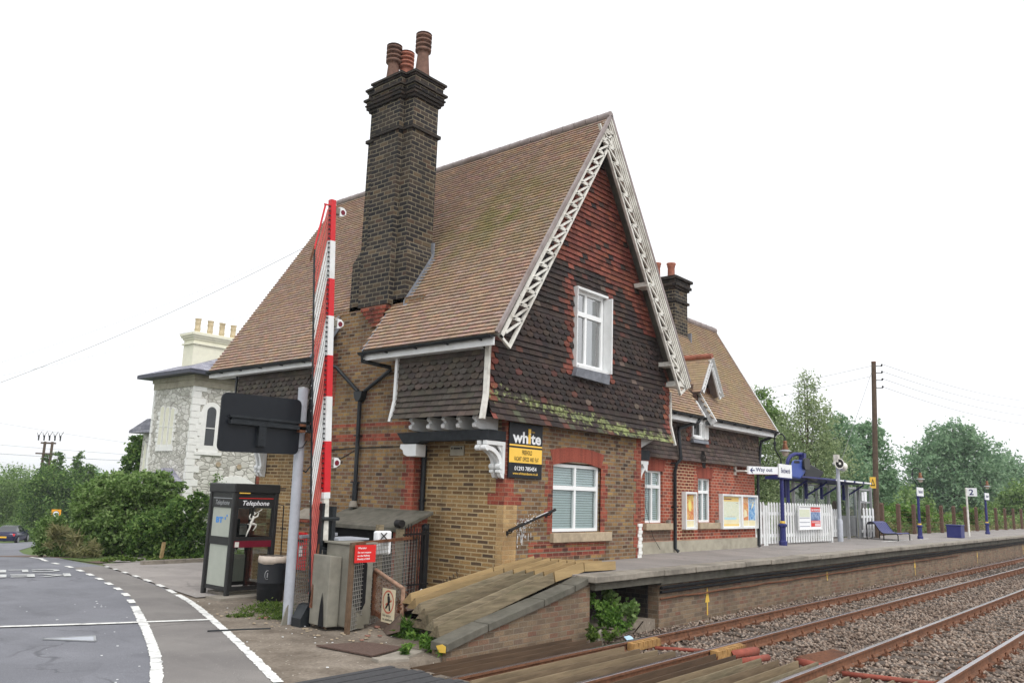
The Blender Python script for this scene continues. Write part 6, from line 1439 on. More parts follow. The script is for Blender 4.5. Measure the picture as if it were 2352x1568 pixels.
mb = MB(); mb.quad((29.65,11.61,1.78),(36.35,11.61,1.78),(36.35,11.61,2.9),(29.65,11.61,2.9)); mb.quad((35.05,10.99,1.78),(36.3,10.99,1.78),(36.3,10.99,2.86),(35.05,10.99,2.86)); mb.build('pane', M['shglass'], sh)
mb = MB(); mb.box((29.65,11.58,ZP+.05),(36.35,11.6,1.72)); mb.box((35.05,10.97,ZP+.05),(36.3,10.99,1.7)); mb.build('lower_panel', M['alum'], sh)
mb = MB(); mb.prism([(27.6,10.5,3.08),(27.6,11.8,3.0),(27.6,11.8,3.1),(27.6,11.2,3.2),(27.6,10.5,3.13)], (7.5,0,0)); mb.build('canopy', M['blueP'], sh)
mb = MB()
for k in range(4): mb.box((30.9+k*1.08,10.47,3.07),(31.7+k*1.08,10.5,3.125)); 
mb.box((27.0,10.16,3.03),(37.2,11.68,3.055)) if False else None
mb.build('canopy_edge', M['wsign'], sh)
for x in (28.6,30.6,32.2,34.7):
    mb = MB(); mb.tube([(x,11.5,2.5),(x,11.1,2.75),(x,10.7,3.02)], .035, 6); mb.box((x-.05,11.45,2.4),(x+.05,11.55,3.05)); mb.build('canopy_bracket', M['blueP'], sh)
mb = MB(); mb.box((35.15,10.93,2.4),(35.4,10.95,2.75)); mb.box((35.5,10.93,2.38),(35.8,10.95,2.78)); mb.build('notice', M['wsign'], sh)
# loudspeaker pole
ls = empty('speaker_pole', (31.0,10.45,ZP), 'grey pole with two horn loudspeakers in front of the shelter', 'pole')
mb = MB(); mb.tube([(31.0,10.45,ZP),(31.0,10.45,3.6)], .065, 12); mb.lathe([(.1,0),(.1,.75),(.065,.8)], (31.0,10.45,ZP), 12); mb.build('pole', M['galv'], ls)
def horn(p, d, r_=.2):
    p, d = V(p), V(d).normalized(); mb = MB(); mb.tube([p, p+d*.12, p+d*.26, p+d*.34], [.06,.07,.13,r_], 12); h = mb.build('horn', M['oldwhite'], ls)
    mb = MB(); mb.tube([p+d*.342, p+d*.35], r_*.8, 12); mb.build('horn_mouth', M['ink'], h); mb = MB(); mb.tube([p+d*.3, p+d*.37], .05, 8); mb.build('horn_centre', M['oldwhite'], h)
horn((31.05,10.6,3.7), (-.6,-.8,0)); horn((31.2,10.4,3.66), (.95,.1,-.12), .17)
mb = MB(); mb.box((30.72,10.35,3.75),(30.95,10.5,4.02)); mb.build('camera', M['oldwhite'], ls)
# telegraph pole and its wires
tp = empty('telegraph_pole', (36.9,10.95,ZP), 'tall brown wooden telegraph pole behind the platform fence', 'pole')
mb = MB(); mb.tube([(36.9,10.95,.5),(36.9,10.72,8.35)], [.125,.095], 12); mb.build('pole', M['pole_wood'], tp)
mb = MB(); mb.tube([(36.9,10.72,8.34),(36.9,10.72,8.4)], .1, 10); mb.build('cap', M['rust'], tp)
mb = MB(); mb.box((36.76,10.83,2.95),(36.78,11.07,3.42)); pl_ = mb.build('plate', M['yelsign'], tp)
mb = MB(); mb.add([(36.755,11.04,3.05),(36.755,10.86,3.05),(36.755,10.95,3.36),(36.755,10.95,3.28),(36.755,11.0,3.09),(36.755,10.9,3.09)], [(0,1,5,4),(1,2,3,5),(2,0,4,3)]); mb.build('danger_mark', M['ink'], pl_)
for z in (8.2,7.9,7.58,7.25):
    mb = MB(); mb.tube([(36.9,10.72,z),(37.1,10.45,z)], .018, 6); mb.lathe([(.025,0),(.04,.03),(.04,.08),(.02,.1)], (37.1,10.45,z), 8); mb.build('insulator', M['ink'], tp)
def wire(p, q, sag, label, r_=.011, group=None, n=24):
    p, q = V(p), V(q); mb = MB(); mb.tube([p.lerp(q, t/n)-Z_*(sag*4*(t/n)*(1-t/n)) for t in range(n+1)], r_, 4); return tag(mb.build('overhead_wire', M['wire']), label, 'wire', group)
M['wire'] = plain('grey_wire', S(150,152,156), .6, var=.05)
for z, k in ((8.3,'topmost'),(7.98,'second'),(7.66,'third'),(7.3,'lowest')): wire((37.1,10.45,z), (95,4.5,z+5.6-(8.3-z)*1.2), 1.6, k+' of the four wires running right from the telegraph pole', .012, 'wires right of the telegraph pole')
wire((36.8,10.8,8.2), (30,30,4.8), .3, 'upper wire running left from the telegraph pole into the trees', .012, 'wires left of the telegraph pole')
wire((36.8,10.8,7.75), (29,30,4.0), .3, 'lower wire running left from the telegraph pole into the trees', .012, 'wires left of the telegraph pole')
wire((36.8,10.8,7.9), (36.2,13.2,1.0), 0, 'steep stay wire beside the telegraph pole', .01)
# bench of blue steel slats
be = empty('bench', (36.6,10.1,ZP), 'blue steel curved bench on the platform by the wire fence', 'bench')
prof = [(-.56,.6),(-.52,.68),(-.4,.71),(-.28,.66),(-.14,.44),(-.02,.3),(.1,.27),(.3,.27),(.52,.3),(.6,.28)]
mb = MB(); 
for k in range(7):
    x0 = 34.75+k*.23; 
    for a, b in zip(prof[:-1], prof[1:]): mb.add([(x0,10.1-a[0],ZP+a[1]),(x0+.205,10.1-a[0],ZP+a[1]),(x0+.205,10.1-b[0],ZP+b[1]),(x0,10.1-b[0],ZP+b[1]),(x0,10.1-a[0],ZP+a[1]-.025),(x0+.205,10.1-a[0],ZP+a[1]-.025),(x0+.205,10.1-b[0],ZP+b[1]-.025),(x0,10.1-b[0],ZP+b[1]-.025)], [(0,1,2,3),(7,6,5,4),(0,4,5,1),(2,6,7,3),(1,5,6,2),(3,7,4,0)])
mb.build('seat', M['blueP'], be)
for x in (34.73,36.36):
    mb = MB(); mb.tube([(x,10.66,ZP),(x,10.66,ZP+.56),(x,10.6,ZP+.66),(x,10.48,ZP+.69),(x,10.36,ZP+.63),(x,10.2,ZP+.38),(x,10.08,ZP+.26),(x,9.9,ZP+.24),(x,9.54,ZP+.26),(x,9.5,ZP+.2),(x,9.5,ZP)], .022, 8); mb.build('end_frame', M['ink'], be)
for x in (34.8,): mb = MB(); mb.tube([(x,10.05,ZP),(x,10.05,ZP+.26)], .022, 8); mb.build('leg', M['ink'], be)
gbx = MB(); gbx.box((42.3,8.86,ZP),(43.0,9.46,ZP+.54)); gbx.prism([(42.27,8.83,ZP+.54),(43.03,8.83,ZP+.54),(43.03,8.83,ZP+.59),(42.27,8.83,ZP+.59)], (0,.66,0)); tag(gbx.build('grit_bin', M['blueP'], bevel=.02), 'blue square grit bin on the platform against the post fence', 'bin')
n2 = empty('number_sign', (45.6,9.16,ZP), 'white square sign with the number two on a tall thin post', 'sign')
mb = MB(); mb.tube([(45.6,9.2,ZP),(45.6,9.2,3.25)], .045, 8); mb.build('post', M['oldwhite'], n2)
mb = MB(); mb.box((45.58,8.74,2.84),(45.62,9.2,3.24)); mb.build('panel', M['wsign'], n2)
mb = MB(); put_text(mb, '2', (45.58,9.08,2.9), -Y_, Z_, .2, .28, 0, .02, 0, .004); mb.build('lettering', M['navy'], n2)
# timber posts of the boundary fence with green netting between the first ones
pr = empty('boundary_post', (34.7,11.9,.6), 'brown round topped timber fence post, first of the row by the bench', 'post', 'brown fence posts along the platform')
mb = MB(); mb.box((34.6,11.8,.6),(34.82,11.95,2.28)); mb.lathe([(.11,0),(.1,.05),(.05,.1)], (34.71,11.875,2.27), 8); mb.build('post_shaft', M['concpost'], pr)
names = ['second','third','fourth','fifth','sixth','seventh','eighth','ninth','tenth','eleventh','twelfth','thirteenth','fourteenth','fifteenth','sixteenth','seventeenth','eighteenth']
for k, nme in enumerate(names):
    c = copy_tree(pr, (37.9+k*2.35+.02*k*k, 11.75-.06*k, .6)); c['label'] = nme+' brown timber fence post from the bench, counting to the right'
mb = MB(); k = 0
for k in range(70): x = 34.8+k*.09; mb.bar((x,11.87,.9),(x+.35,11.87,2.0), .006, .006, (0,1,0)); mb.bar((x+.35,11.875,.9),(x,11.875,2.0), .006, .006, (0,1,0))
mb.bar((34.8,11.87,2.0),(41.4,11.87,2.0), .02, .02); tag(mb.build('netting_fence', M['tin']), 'pale green netting fence between the first boundary posts behind the bench', 'fence')
mb = MB()
for k in range(5): mb.bar((41,11.7,1.0+k*.24),(84,9.6,1.0+k*.24), .01, .01)
tag(mb.build('wire_fence', M['rust']), 'thin wires strung between the far boundary posts', 'fence')
# ------------------------------------------------------------------ trees, hedges, the villa, the car and the lane
TC = {
'a': [((45.81, 20.08, 7.32), 1.28, 1.8), ((46.45, 19.43, 6.97), 0.9, 1.03), ((45.44, 20.89, 6.03), 1.54, 2.31), ((46.64, 19.83, 4.82), 2.05, 2.31), ((46.31, 20.81, 2.76), 2.31, 1.8)],
'birch': [((43.62, 16.14, 8.14), 0.71, 1.46), ((43.9, 16.38, 6.17), 1.6, 1.88), ((44.19, 15.8, 7.0), 0.71, 0.94), ((43.21, 17.37, 5.55), 0.94, 1.18), ((44.23, 16.63, 3.97), 2.47, 2.0), ((44.84, 15.64, 4.94), 1.06, 1.41), ((44.38, 16.98, 2.12), 2.59, 1.29)],
'c': [((51.21, 17.16, 6.38), 1.07, 1.34), ((51.77, 17.18, 4.03), 1.87, 2.14), ((51.99, 17.46, 2.19), 1.6, 1.34)],
'd': [((56.66, 17.02, 6.5), 1.16, 1.3), ((57.15, 16.97, 4.67), 1.5, 1.73), ((57.17, 17.48, 2.81), 1.73, 1.73), ((57.91, 16.27, 3.99), 0.72, 0.87)],
'big': [((100.47, 21.19, 9.68), 2.89, 2.17), ((99.7, 22.93, 6.78), 3.61, 2.89), ((102.22, 20.01, 6.67), 4.09, 3.37), ((101.1, 22.1, 3.99), 4.81, 2.89), ((99.39, 24.4, 2.95), 2.41, 2.41)],
'big2': [((110.31, 18.48, 6.28), 2.54, 2.54), ((111.62, 17.51, 4.34), 2.54, 3.05), ((109.82, 19.93, 3.24), 3.05, 2.54)],
'big3': [((94.69, 14.17, 3.19), 2.14, 1.93), ((93.83, 15.62, 1.66), 2.57, 1.28)],
'lowhedge': [((56.08, 15.85, 2.01), 0.97, 0.5), ((56.91, 14.91, 1.92), 0.97, 0.56), ((57.4, 14.4, 1.67), 0.56, 0.33)],
'l1': [((35.1, 103.36, 1.03), 2.95, 2.46), ((34.07, 105.0, -0.49), 2.95, 2.95), ((36.37, 102.41, -0.86), 2.95, 2.71), ((35.38, 104.08, -2.61), 2.95, 1.97)],
'l2': [((32.94, 86.89, 1.73), 2.14, 1.71), ((34.04, 86.07, 0.09), 2.35, 2.57), ((33.04, 87.44, -0.6), 2.57, 2.57), ((33.9, 86.97, -2.46), 2.57, 1.71)],
'l2b': [((33.64, 93.5, -2.35), 1.57, 1.44), ((32.21, 95.49, -3.4), 1.8, 0.81)],
'con1': [((34.25, 92.67, 3.55), 0.45, 1.36), ((34.51, 92.77, 2.12), 0.73, 1.36)],
'con2': [((34.99, 91.75, 3.72), 0.59, 1.55), ((35.28, 91.92, 1.94), 0.91, 1.36)],
'con3': [((36.37, 90.17, 3.57), 0.45, 1.73), ((36.72, 90.28, 1.79), 0.91, 1.82)],
'con4': [((37.11, 89.62, 2.48), 1.0, 1.27)],
'rnd': [((48.84, 115.18, 2.02), 1.53, 1.53), ((47.94, 116.33, 1.69), 1.47, 1.47)],
'rnd2': [((55.69, 122.89, 1.81), 1.41, 0.9), ((54.39, 124.47, 1.62), 1.28, 0.9)],
'villa_tree': [((18.91, 40.0, 4.0), 0.43, 0.64), ((18.91, 40.24, 3.15), 0.6, 0.86), ((19.22, 39.81, 3.38), 0.53, 1.07)],
'hedge': [((11.33, 26.55, 1.56), 0.61, 0.57), ((11.76, 25.95, 1.92), 0.68, 0.54), ((12.26, 25.32, 2.08), 0.74, 0.47), ((12.6, 24.97, 1.89), 0.51, 0.61), ((12.88, 24.68, 1.77), 0.41, 0.57), ((11.68, 26.37, 0.77), 0.81, 0.95), ((12.18, 25.73, 0.93), 0.95, 1.08), ((12.68, 25.1, 1.09), 0.61, 0.81), ((11.4, 26.82, 0.36), 0.47, 0.61)],
'bushR': [((12.23, 24.14, 0.82), 0.71, 0.58), ((12.68, 23.51, 1.16), 0.58, 0.58), ((12.96, 23.38, 0.53), 0.58, 0.52), ((12.57, 23.89, 0.32), 0.65, 0.42), ((12.91, 23.13, 1.56), 0.36, 0.36), ((12.09, 24.5, 0.17), 0.45, 0.39)],
'weeds': [((10.31, 27.22, 0.68), 0.37, 0.53), ((10.54, 26.98, 0.56), 0.37, 0.6), ((10.88, 26.65, 0.31), 0.42, 0.56), ((10.42, 27.21, 0.23), 0.33, 0.33), ((11.13, 26.42, 0.1), 0.37, 0.33), ((10.81, 26.83, -0.02), 0.5, 0.29), ((10.32, 27.38, 0.06), 0.19, 0.21)],
}
def leaf_cloud(crowns, n, size, seed, per=26, flat=.35, lo=.45, spread=.34, droop=0.0, aspect=1.7):
    g = np.random.default_rng(seed); vol = np.array([c[1]*c[1]*c[2] for c in crowns])**(2/3); vol /= vol.sum(); cs = []
    for c, w in zip(crowns, vol):
        k = max(3, int(n*w/per)); d = g.normal(size=(k, 3)); d /= np.linalg.norm(d, axis=1)[:, None]
        rad = (lo+(1-lo)*g.random(k)**.6)*g.uniform(.82, 1.12, k)
        cc = np.array(c[0])+d*rad[:, None]*np.array([c[1], c[1], c[2]])
        s_ = spread*(c[1]*c[1]*c[2])**(1/3)*g.uniform(.5, 1.1, k)
        p = cc[:, None]+g.normal(size=(k, per, 3))*(s_[:, None, None]*np.array([.55, .55, .38])); p[:, :, 2] -= droop*np.abs(g.normal(size=(k, per)))
        cs.append(p.reshape(-1, 3))
    P = np.concatenate(cs); n = len(P)
    nrm = g.normal(size=(n, 3)); nrm[:, 2] += flat*2; nrm /= np.linalg.norm(nrm, axis=1)[:, None]
    a = np.cross(nrm, g.normal(size=(n, 3))); a /= np.linalg.norm(a, axis=1)[:, None]; b = np.cross(nrm, a)
    s_ = size*g.uniform(.6, 1.3, n)[:, None]; A = a*s_*.5*aspect**.5; B = b*s_*.5/aspect**.5
    V4 = np.stack([P-A, P-B*.9+A*.1, P+A, P+B*.9+A*.1], 1)
    return V4.reshape(-1, 3), np.arange(4*n).reshape(n, 4)
def tree(name, label, cat, key, mat, n, size, trunk=None, seed=1, group=None, limbs=6, **kw):
    crowns = TC[key] if isinstance(key, str) else key
    c = np.array([k[0] for k in crowns]); base = trunk[:2] if trunk else (float(c[:, 0].mean()), float(c[:, 1].mean()))
    zb = trunk[2] if trunk else gz(*base)
    root = empty(name, (base[0], base[1], zb), label, cat, group)
    vv, ff = leaf_cloud(crowns, n, size, seed, **kw); mesh_np('crown', vv, ff, M[mat], root)
    r0 = trunk[3] if trunk else .12; rr = random.Random(seed); top = max(crowns, key=lambda k: k[0][2])
    mb = MB(); t0 = V((base[0], base[1], zb-.2)); t1 = V(top[0])
    mid = t0.lerp(t1, .5)+V((rr.uniform(-.1,.1), rr.uniform(-.1,.1), 0))*3*r0
    mb.tube([t0, t0.lerp(mid, .5), mid, mid.lerp(t1, .6), t1+V((0,0,top[2]*.8))], [r0, r0*.8, r0*.6, r0*.35, r0*.08], 8)
    for k in range(limbs):
        cr = crowns[k % len(crowns)]; s_ = t0.lerp(mid, rr.uniform(.45, 1)); e = V(cr[0])+V((rr.uniform(-.8,.8)*cr[1], rr.uniform(-.8,.8)*cr[1], rr.uniform(-.2,.8)*cr[2]))
        mb.tube([s_, s_.lerp(e, .5)+Z_*.1*(e-s_).length, e], [r0*.4, r0*.22, r0*.05], 5)
    mb.build('trunk', M['bark'], root); return root
tree('leafy_tree', 'bright green leafy tree rising straight behind the house corner', 'tree', 'a', 'leaf', 22000, .15, None, 1)
tree('birch_tree', 'slender pale airy birch tree, tallest behind the platform', 'tree', 'birch', 'leafpale', 24000, .11, (44.0,16.5,0,.13), 2, droop=.14, spread=.42, per=18, limbs=14, lo=.3)
tree('leafy_tree', 'mid green tree between the birch and the telegraph pole', 'tree', 'c', 'leafhazed', 14000, .17, None, 3)
tree('leafy_tree', 'green tree just right of the telegraph pole', 'tree', 'd', 'leafhazed', 14000, .18, None, 4)
tree('broad_tree', 'large round dark green tree standing alone behind the platform lamps', 'tree', 'big', 'leafhazed', 30000, .30, (101,21.5,0,.5), 5, spread=.3)
tree('broad_tree', 'rounded tree at the right of the large lone tree', 'tree', 'big2', 'leafhazed', 14000, .30, (110.5,18.5,0,.4), 6)
tree('broad_tree', 'low dark tree at the right edge behind the far lamps', 'tree', 'big3', 'leaf', 8000, .26, (94,15,0,.3), 7)
def bush(name, label, cat, crowns, mat, n, size, seed, group=None, **kw):
    vv, ff = leaf_cloud(crowns, n, size, seed, **kw); o = mesh_np(name, vv, ff, M[mat]); return tag(o, label, cat, group)
bush('hedge', 'bright green low hedge behind the boundary posts', 'hedge', [((50,14.6,1.5),1.6,.75),((53,14.4,1.6),1.8,.8),((56.5,14,1.4),1.6,.7),((59,13.8,1.2),1.2,.5)], 'leafbright', 9000, .14, 8)
# rough growth along the far side of the fence
fb = []
g_ = random.Random(9)
for k in range(46): x = 40+k*1.35; fb.append(((x, 13.3-.045*(x-40)+g_.uniform(-.4,.4), .7+g_.uniform(-.1,.35)), .9, .75))
o = bush('rough_grass', 'tall dry grass and weeds along the boundary fence', 'grass', fb, 'leafdry', 12000, .12, 10, lo=.1, aspect=3); o['kind'] = 'stuff'
o = bush('undergrowth', 'green undergrowth under the trees behind the fence', 'undergrowth', [((x, 13.6-.03*(x-40)+g_.uniform(-.5,1.2), .9+g_.uniform(0,.5)), 1.1, .9) for x in [28+1.3*i for i in range(66)]], 'leaf', 20000, .17, 11, lo=.1); o['kind'] = 'stuff'
o = bush('wood', 'dense far green wood behind the railway trees', 'wood', [((x, 26+g_.uniform(-2,3), 1.6+g_.uniform(0,1.2)), 3.2, 2.2) for x in [46+4*i for i in range(32)]], 'leaf', 26000, .4, 12, lo=.2); o['kind'] = 'stuff'
for k, (x, y, s_) in enumerate(((47.5,12.2,.5),(52.5,12.1,.45))):
    bush('elder_bush', ['pale flowering bush above the posts left of the third lamp','pale flowering bush above the posts right of the third lamp'][k], 'bush', [((x+8*k,y,1.9),.75,.5),((x+.5+8*k,y,1.6),.6,.4)], 'leafbright', 900, .16, 13+k)
# left side of the picture
tree('hedgerow_tree', 'big dark hedgerow tree at the left edge above the dark car', 'tree', 'l1', 'leaf', 22000, .2, None, 20)
tree('hedgerow_tree', 'dark green hedgerow tree in the middle of the left tree belt', 'tree', 'l2', 'leafdark', 20000, .22, None, 21)
tree('hedgerow_bush', 'low rounded bush on the far roadside behind the car', 'bush', 'l2b', 'leaf', 5000, .12, None, 22)
tree('conifer', 'narrow conifer left of the electricity poles', 'tree', 'con1', 'leafdark', 2600, .2, None, 23)
tree('conifer', 'narrow conifer just beneath the electricity poles', 'tree', 'con2', 'leafdark', 3000, .2, None, 24)
tree('conifer', 'tallest pointed conifer right of the electricity poles', 'tree', 'con3', 'leafdark', 3400, .2, None, 25)
tree('conifer', 'stubby conifer at the right end of the conifer group', 'tree', 'con4', 'leafdark', 2400, .22, None, 26)
tree('broad_tree', 'rounded dark tree behind the conifers on the left', 'tree', 'rnd', 'leafhazed', 6000, .26, None, 27)
tree('broad_tree', 'small distant pale tree in the gap above the hedge', 'tree', 'rnd2', 'leafhazed', 3500, .26, None, 28)
tree('leafy_tree', 'dark green tree pressed against the side of the stone villa', 'tree', 'villa_tree', 'leafdark', 5000, .14, None, 29)
tree('hedge', 'tall dense dark green hedge at the corner of the lane', 'hedge', 'hedge', 'leaf', 34000, .1, (11.9,25.6,0,.08), 30, lo=.75, spread=.26)
o = bush('hedge', 'lower glossy dark hedge beside the phone box', 'hedge', TC['bushR'], 'leafdark', 18000, .09, 31, lo=.7, spread=.28)
bush('weed_bank', 'unkempt bank of roadside bushes and weeds at the bend', 'bush', TC['weeds'], 'leaf', 9000, .075, 32, lo=.5)
vv, ff = leaf_cloud([((10.4,25.6,.35),.3,.35),((10.7,25.0,.25),.3,.3),((10.3,26.2,.5),.3,.4)], 800, .13, 33, aspect=9, flat=-.3); tag(mesh_np('dry_grass', vv, ff, M['leafdry']), 'tuft of pale dry grass in front of the roadside weeds', 'grass', kind='stuff')
bush('verge_grass', 'bright green grass verge at the foot of the weeds', 'grass', [((11.0,23.5,.02),.5,.08),((11.7,23.0,.02),.5,.07),((12.5,22.7,.02),.5,.07)], 'grass', 1800, .08, 34, lo=.1)['kind'] = 'stuff'
bush('ground_cover', 'low green ground cover behind the kerb', 'plants', [((13.0+.6*i,22.7,.12),.4,.12) for i in range(6)], 'leafbright', 1800, .07, 35, lo=.1)['kind'] = 'stuff'
# path into the hedge gap, earth at the bend
mb = MB(); mb.add([(10.6,23.2,.016),(11.6,22.6,.016),(13.1,25.0,.016),(12.2,25.6,.016)], [(0,1,2,3)]); tag(mb.build('footpath', M['court']), kind='structure')
mb = MB(); P = [(9.95,26.6),(9.7,29.2),(10.2,30.2),(11.2,29.0),(11.6,26.2),(10.9,23.6),(10.15,23.0),(10.0,24.5)]; mb.add([(x,y,gz(x,y)+.01) for x, y in P], [tuple(range(7,-1,-1))]); M['mud'] = plain('bare_brown_earth', S(104,88,78), .95, var=.3, sc=3, bump=.5); tag(mb.build('earth_verge', M['mud']), kind='structure')
mb = MB(); mb.prism([(12.0,23.3,-.05),(12.09,23.3,-.05),(12.13,23.3,.5),(12.06,23.3,.5)], (0,.09,0)); tag(mb.build('stump_post', M['timber_new']), 'short leaning bare timber post in front of the dark hedge', 'post')
mb = MB(); mb.box((12.98,28.1,-.3),(13.03,28.4,.9)); mb.box((13.1,27.5,-.3),(13.14,27.9,.75)); mb.bar((13.0,28.2,.7),(13.12,27.6,.5), .04, .1); mb.bar((13.0,28.2,.3),(13.12,27.6,.2), .04, .08); tag(mb.build('garden_gate', M['oldwhite']), 'small white gate half hidden in the roadside hedge', 'gate')
# moss and weeds near the tracks
def tufts(name, pts, mat, n, size, seed, label, aspect=5, cat='plant', stuff=False, **kw):
    vv, ff = leaf_cloud(pts, n, size, seed, aspect=aspect, **kw); o = mesh_np(name, vv, ff, M[mat]); tag(o, label, cat)
    if stuff: o['kind'] = 'stuff'
    return o
tufts('moss', [((8.9+.0,13.2,.0),.45,.02),((8.6,12.4,.0),.35,.02),((9.3,13.7,0),.4,.02),((8.9,12.7,0),.3,.02),((8.2,12.9,0),.25,.02)], 'grass', 5200, .035, 40, 'patch of green moss and grass on the bare earth by the pole', 2, 'moss', True, lo=.05, spread=.6)
tufts('grass_tuft', [((9.03,9.62,.1),.09,.12)], 'leafbright', 420, .12, 41, 'bright green grass tuft at the foot of the gate post', 8, flat=-.2)
tufts('weed', [((8.4,8.72,.14),.13,.12),((8.5,8.6,.1),.14,.1)], 'leafbright', 260, .09, 42, 'leafy weed beside the yellow painted end of the ramp wall', 3, spread=.5)
tufts('weed', [((8.0,8.55,.1),.08,.1)], 'leafbright', 120, .08, 43, 'small leafy weed growing beside the broken slabs', 3, spread=.5)
tufts('weed', [((8.35,8.25,.05),.07,.06)], 'leafbright', 70, .07, 44, 'tiny weed below the ramp wall end', 3, spread=.5)
b_ = tufts('bush', [((12.05,8.05,.28),.22,.24),((12.2,7.85,.12),.22,.2),((11.95,8.2,.45),.16,.16)], 'leafbright', 1500, .06, 45, 'green bush sprouting at the mouth of the dark recess', 2, 'bush', lo=.3)
tufts('weed', [((12.75,8.15,.32),.28,.2),((12.5,8.3,.42),.2,.16),((13.1,8.2,.2),.2,.2)], 'leaf', 420, .1, 46, 'broad leaved dark plant hanging in the recess under the platform', 1.4, spread=.5)
tufts('weed', [((11.5,7.85,.02),.14,.1),((11.75,7.75,-.02),.16,.08)], 'grass', 360, .07, 47, 'low green weeds along the foot of the ramp wall', 3, spread=.5)
mb = MB(); mb.tube([(12.0,7.85,-.15),(12.3,7.6,.0),(12.6,7.4,-.1)], .01, 5); mb.tube([(12.9,8.0,-.15),(12.75,7.7,.12)], .012, 5); mb.tube([(11.8,7.8,-.16),(12.15,7.55,-.1)], .02, 6); mb.tube([(13.3,8.2,-.12),(12.5,8.05,-.05),(12.1,8.3,.0)], .012, 5); tag(mb.build('dead_branches', M['bark']), 'dead twigs tangled below the recess plants', 'twigs')
mb = MB(); mb.prism([(12.95,8.3,-.25),(13.35,8.3,-.25),(13.3,8.3,-.06),(13.0,8.3,-.04)], (0,.2,0)); tag(mb.build('stone_lump', M['concrete'], bevel=.02), 'large pale stone lying at the back of the recess', 'stone'); mb = MB(); mb.prism([(11.55,7.8,-.2),(11.68,7.8,-.2),(11.67,7.8,.08),(11.57,7.8,.06)], (0,.06,0)); tag(mb.build('stone_lump', M['concrete'], bevel=.02), 'small pale stone stub standing at the foot of the ramp wall', 'stone')
tufts('leaf_litter', [((10.9,10.8,.36),.45,.06),((11.2,10.4,.4),.3,.06),((10.5,11.1,.26),.35,.05)], 'deadleaf', 3200, .05, 48, 'heap of dead brown leaves against the house wall', 1.6, 'leaves', True, lo=.05, spread=.5)
mb = MB(); mb.add([(9.3,10.9,-.01),(10.2,11.5,.14),(11.48,11.8,.34),(11.48,9.9,.42),(10.4,9.88,.44),(9.1,9.85,.33),(8.75,9.5,.12),(8.9,9.95,.0),(9.2,10.4,-.01)], [(0,1,2),(0,2,4),(2,3,4),(0,4,8),(8,4,5),(8,5,7),(7,5,6)]); tag(mb.build('earth_bank', M['mud']), kind='structure')
mb = MB(); r_ = random.Random(2)
for k in range(5): mb.tube([(11.4,11.2-.12*k,.3),(11.3-.05*k,11.15-.13*k,.55+.06*k),(11.15,11.0-.12*k,.62),(11.05,10.95-.1*k,.4)], .007, 4)
tag(mb.build('dry_stems', M['bark']), 'dry curled stems in the corner by the black downpipe', 'twigs')
# ------------------------------------------------------------------ stone villa behind the hedge
def rubble_wall():
    m = NM('grey_rubble_stone', .9); uv = m.scale(m.uv(), (3.6, 5.8, 1)); wob = m.new('VectorMath', operation='MULTIPLY_ADD')
    n = m.new('TexNoise'); m.l.new(uv, n.inputs['Vector']); n.inputs['Scale'].default_value = 1.2; m.l.new(n.outputs['Color'], wob.inputs[0]); wob.inputs[1].default_value = (.5,.5,0); m.l.new(uv, wob.inputs[2])
    v = m.new('TexVoronoi', feature='DISTANCE_TO_EDGE'); m.l.new(wob.outputs[0], v.inputs['Vector']); v.inputs['Scale'].default_value = 1.0; v.inputs['Randomness'].default_value = .85
    w = m.new('TexVoronoi'); m.l.new(wob.outputs[0], w.inputs['Vector']); w.inputs['Scale'].default_value = 1.0; w.inputs['Randomness'].default_value = .85
    sp = m.new('SeparateColor'); m.l.new(w.outputs['Color'], sp.inputs[0])
    c = m.ramp(sp.outputs[0], [(0,S(178,176,168)),(.5,S(204,202,194)),(1,S(220,218,212))]); c = m.mix(m.maprange(v.outputs['Distance'], .02, .07, 1, 0), c, S(158,155,147))
    m.col(c); m.bump(m.maprange(v.outputs['Distance'], 0, .1), .6, .03); return m.mat
M['rubblew'] = rubble_wall()
vx, vy = 15.67, 29.19
vl = empty('stone_villa', (18.5,31,0), 'pale grey rubble stone villa with white quoins and four buff chimney pots', 'house')
mb = MB(); mb.box((vx,vy,-1),(23,32.3,6.1)); mb.build('wall', M['rubblew'], vl)
mb = MB(); mb.box((vx-.05,vy-.05,5.85),(23.05,32.35,6.15)); mb.box((vx-.1,vy-.1,6.1),(23.1,32.4,6.28)); mb.build('cornice', M['render'], vl)
mb = MB()
for k in range(24):
    z = -.2+k*.255; a = .5 if k % 2 else .3; b = .07 if k % 2 else .12
    mb.box((vx-.03,vy-.03,z+.008),(vx+a,vy+.05,z+.247)); mb.box((vx-.028,vy+.05,z+.008),(vx+.05,vy+b,z+.247))
mb.build('quoins', M['wstone'], vl)
mb = MB()
for k in range(24): z = -.2+k*.255; mb.box((vx-.03,32.2-.06*(k % 2),z+.008),(vx+.05,32.33,z+.247))
mb.build('quoins', M['wstone'], vl)
mb = MB(); ex0, ex1, ey0, ey1 = vx-.52, 23.6, vy-.5, 32.9; mb.prism([(ex0,ey0,6.28),(ex1,ey0,6.28),(ex1,ey1,6.28),(ex0,ey1,6.28)], (0,0,.14)); M['slategutter'] = plain('slate_grey_gutter', S(70,72,84), .5); mb.build('eaves_gutter', M['slategutter'], vl)
mb = MB(); a = [(ex0,ey0,6.43),(ex1,ey0,6.43),(ex1,ey1,6.43),(ex0,ey1,6.43),(17.8,30.9,7.45),(21.4,30.9,7.45)]; mb.add(a, [(0,1,5,4),(1,2,5),(2,3,4,5),(3,0,4)]); M['slate'] = brick('grey_slate_roof', [(0,S(128,128,140)),(.5,S(150,150,162)),(1,S(170,170,180))], S(96,96,106), .3, .16, .008, dirtamt=.2); mb.build('roof', M['slate'], vl)
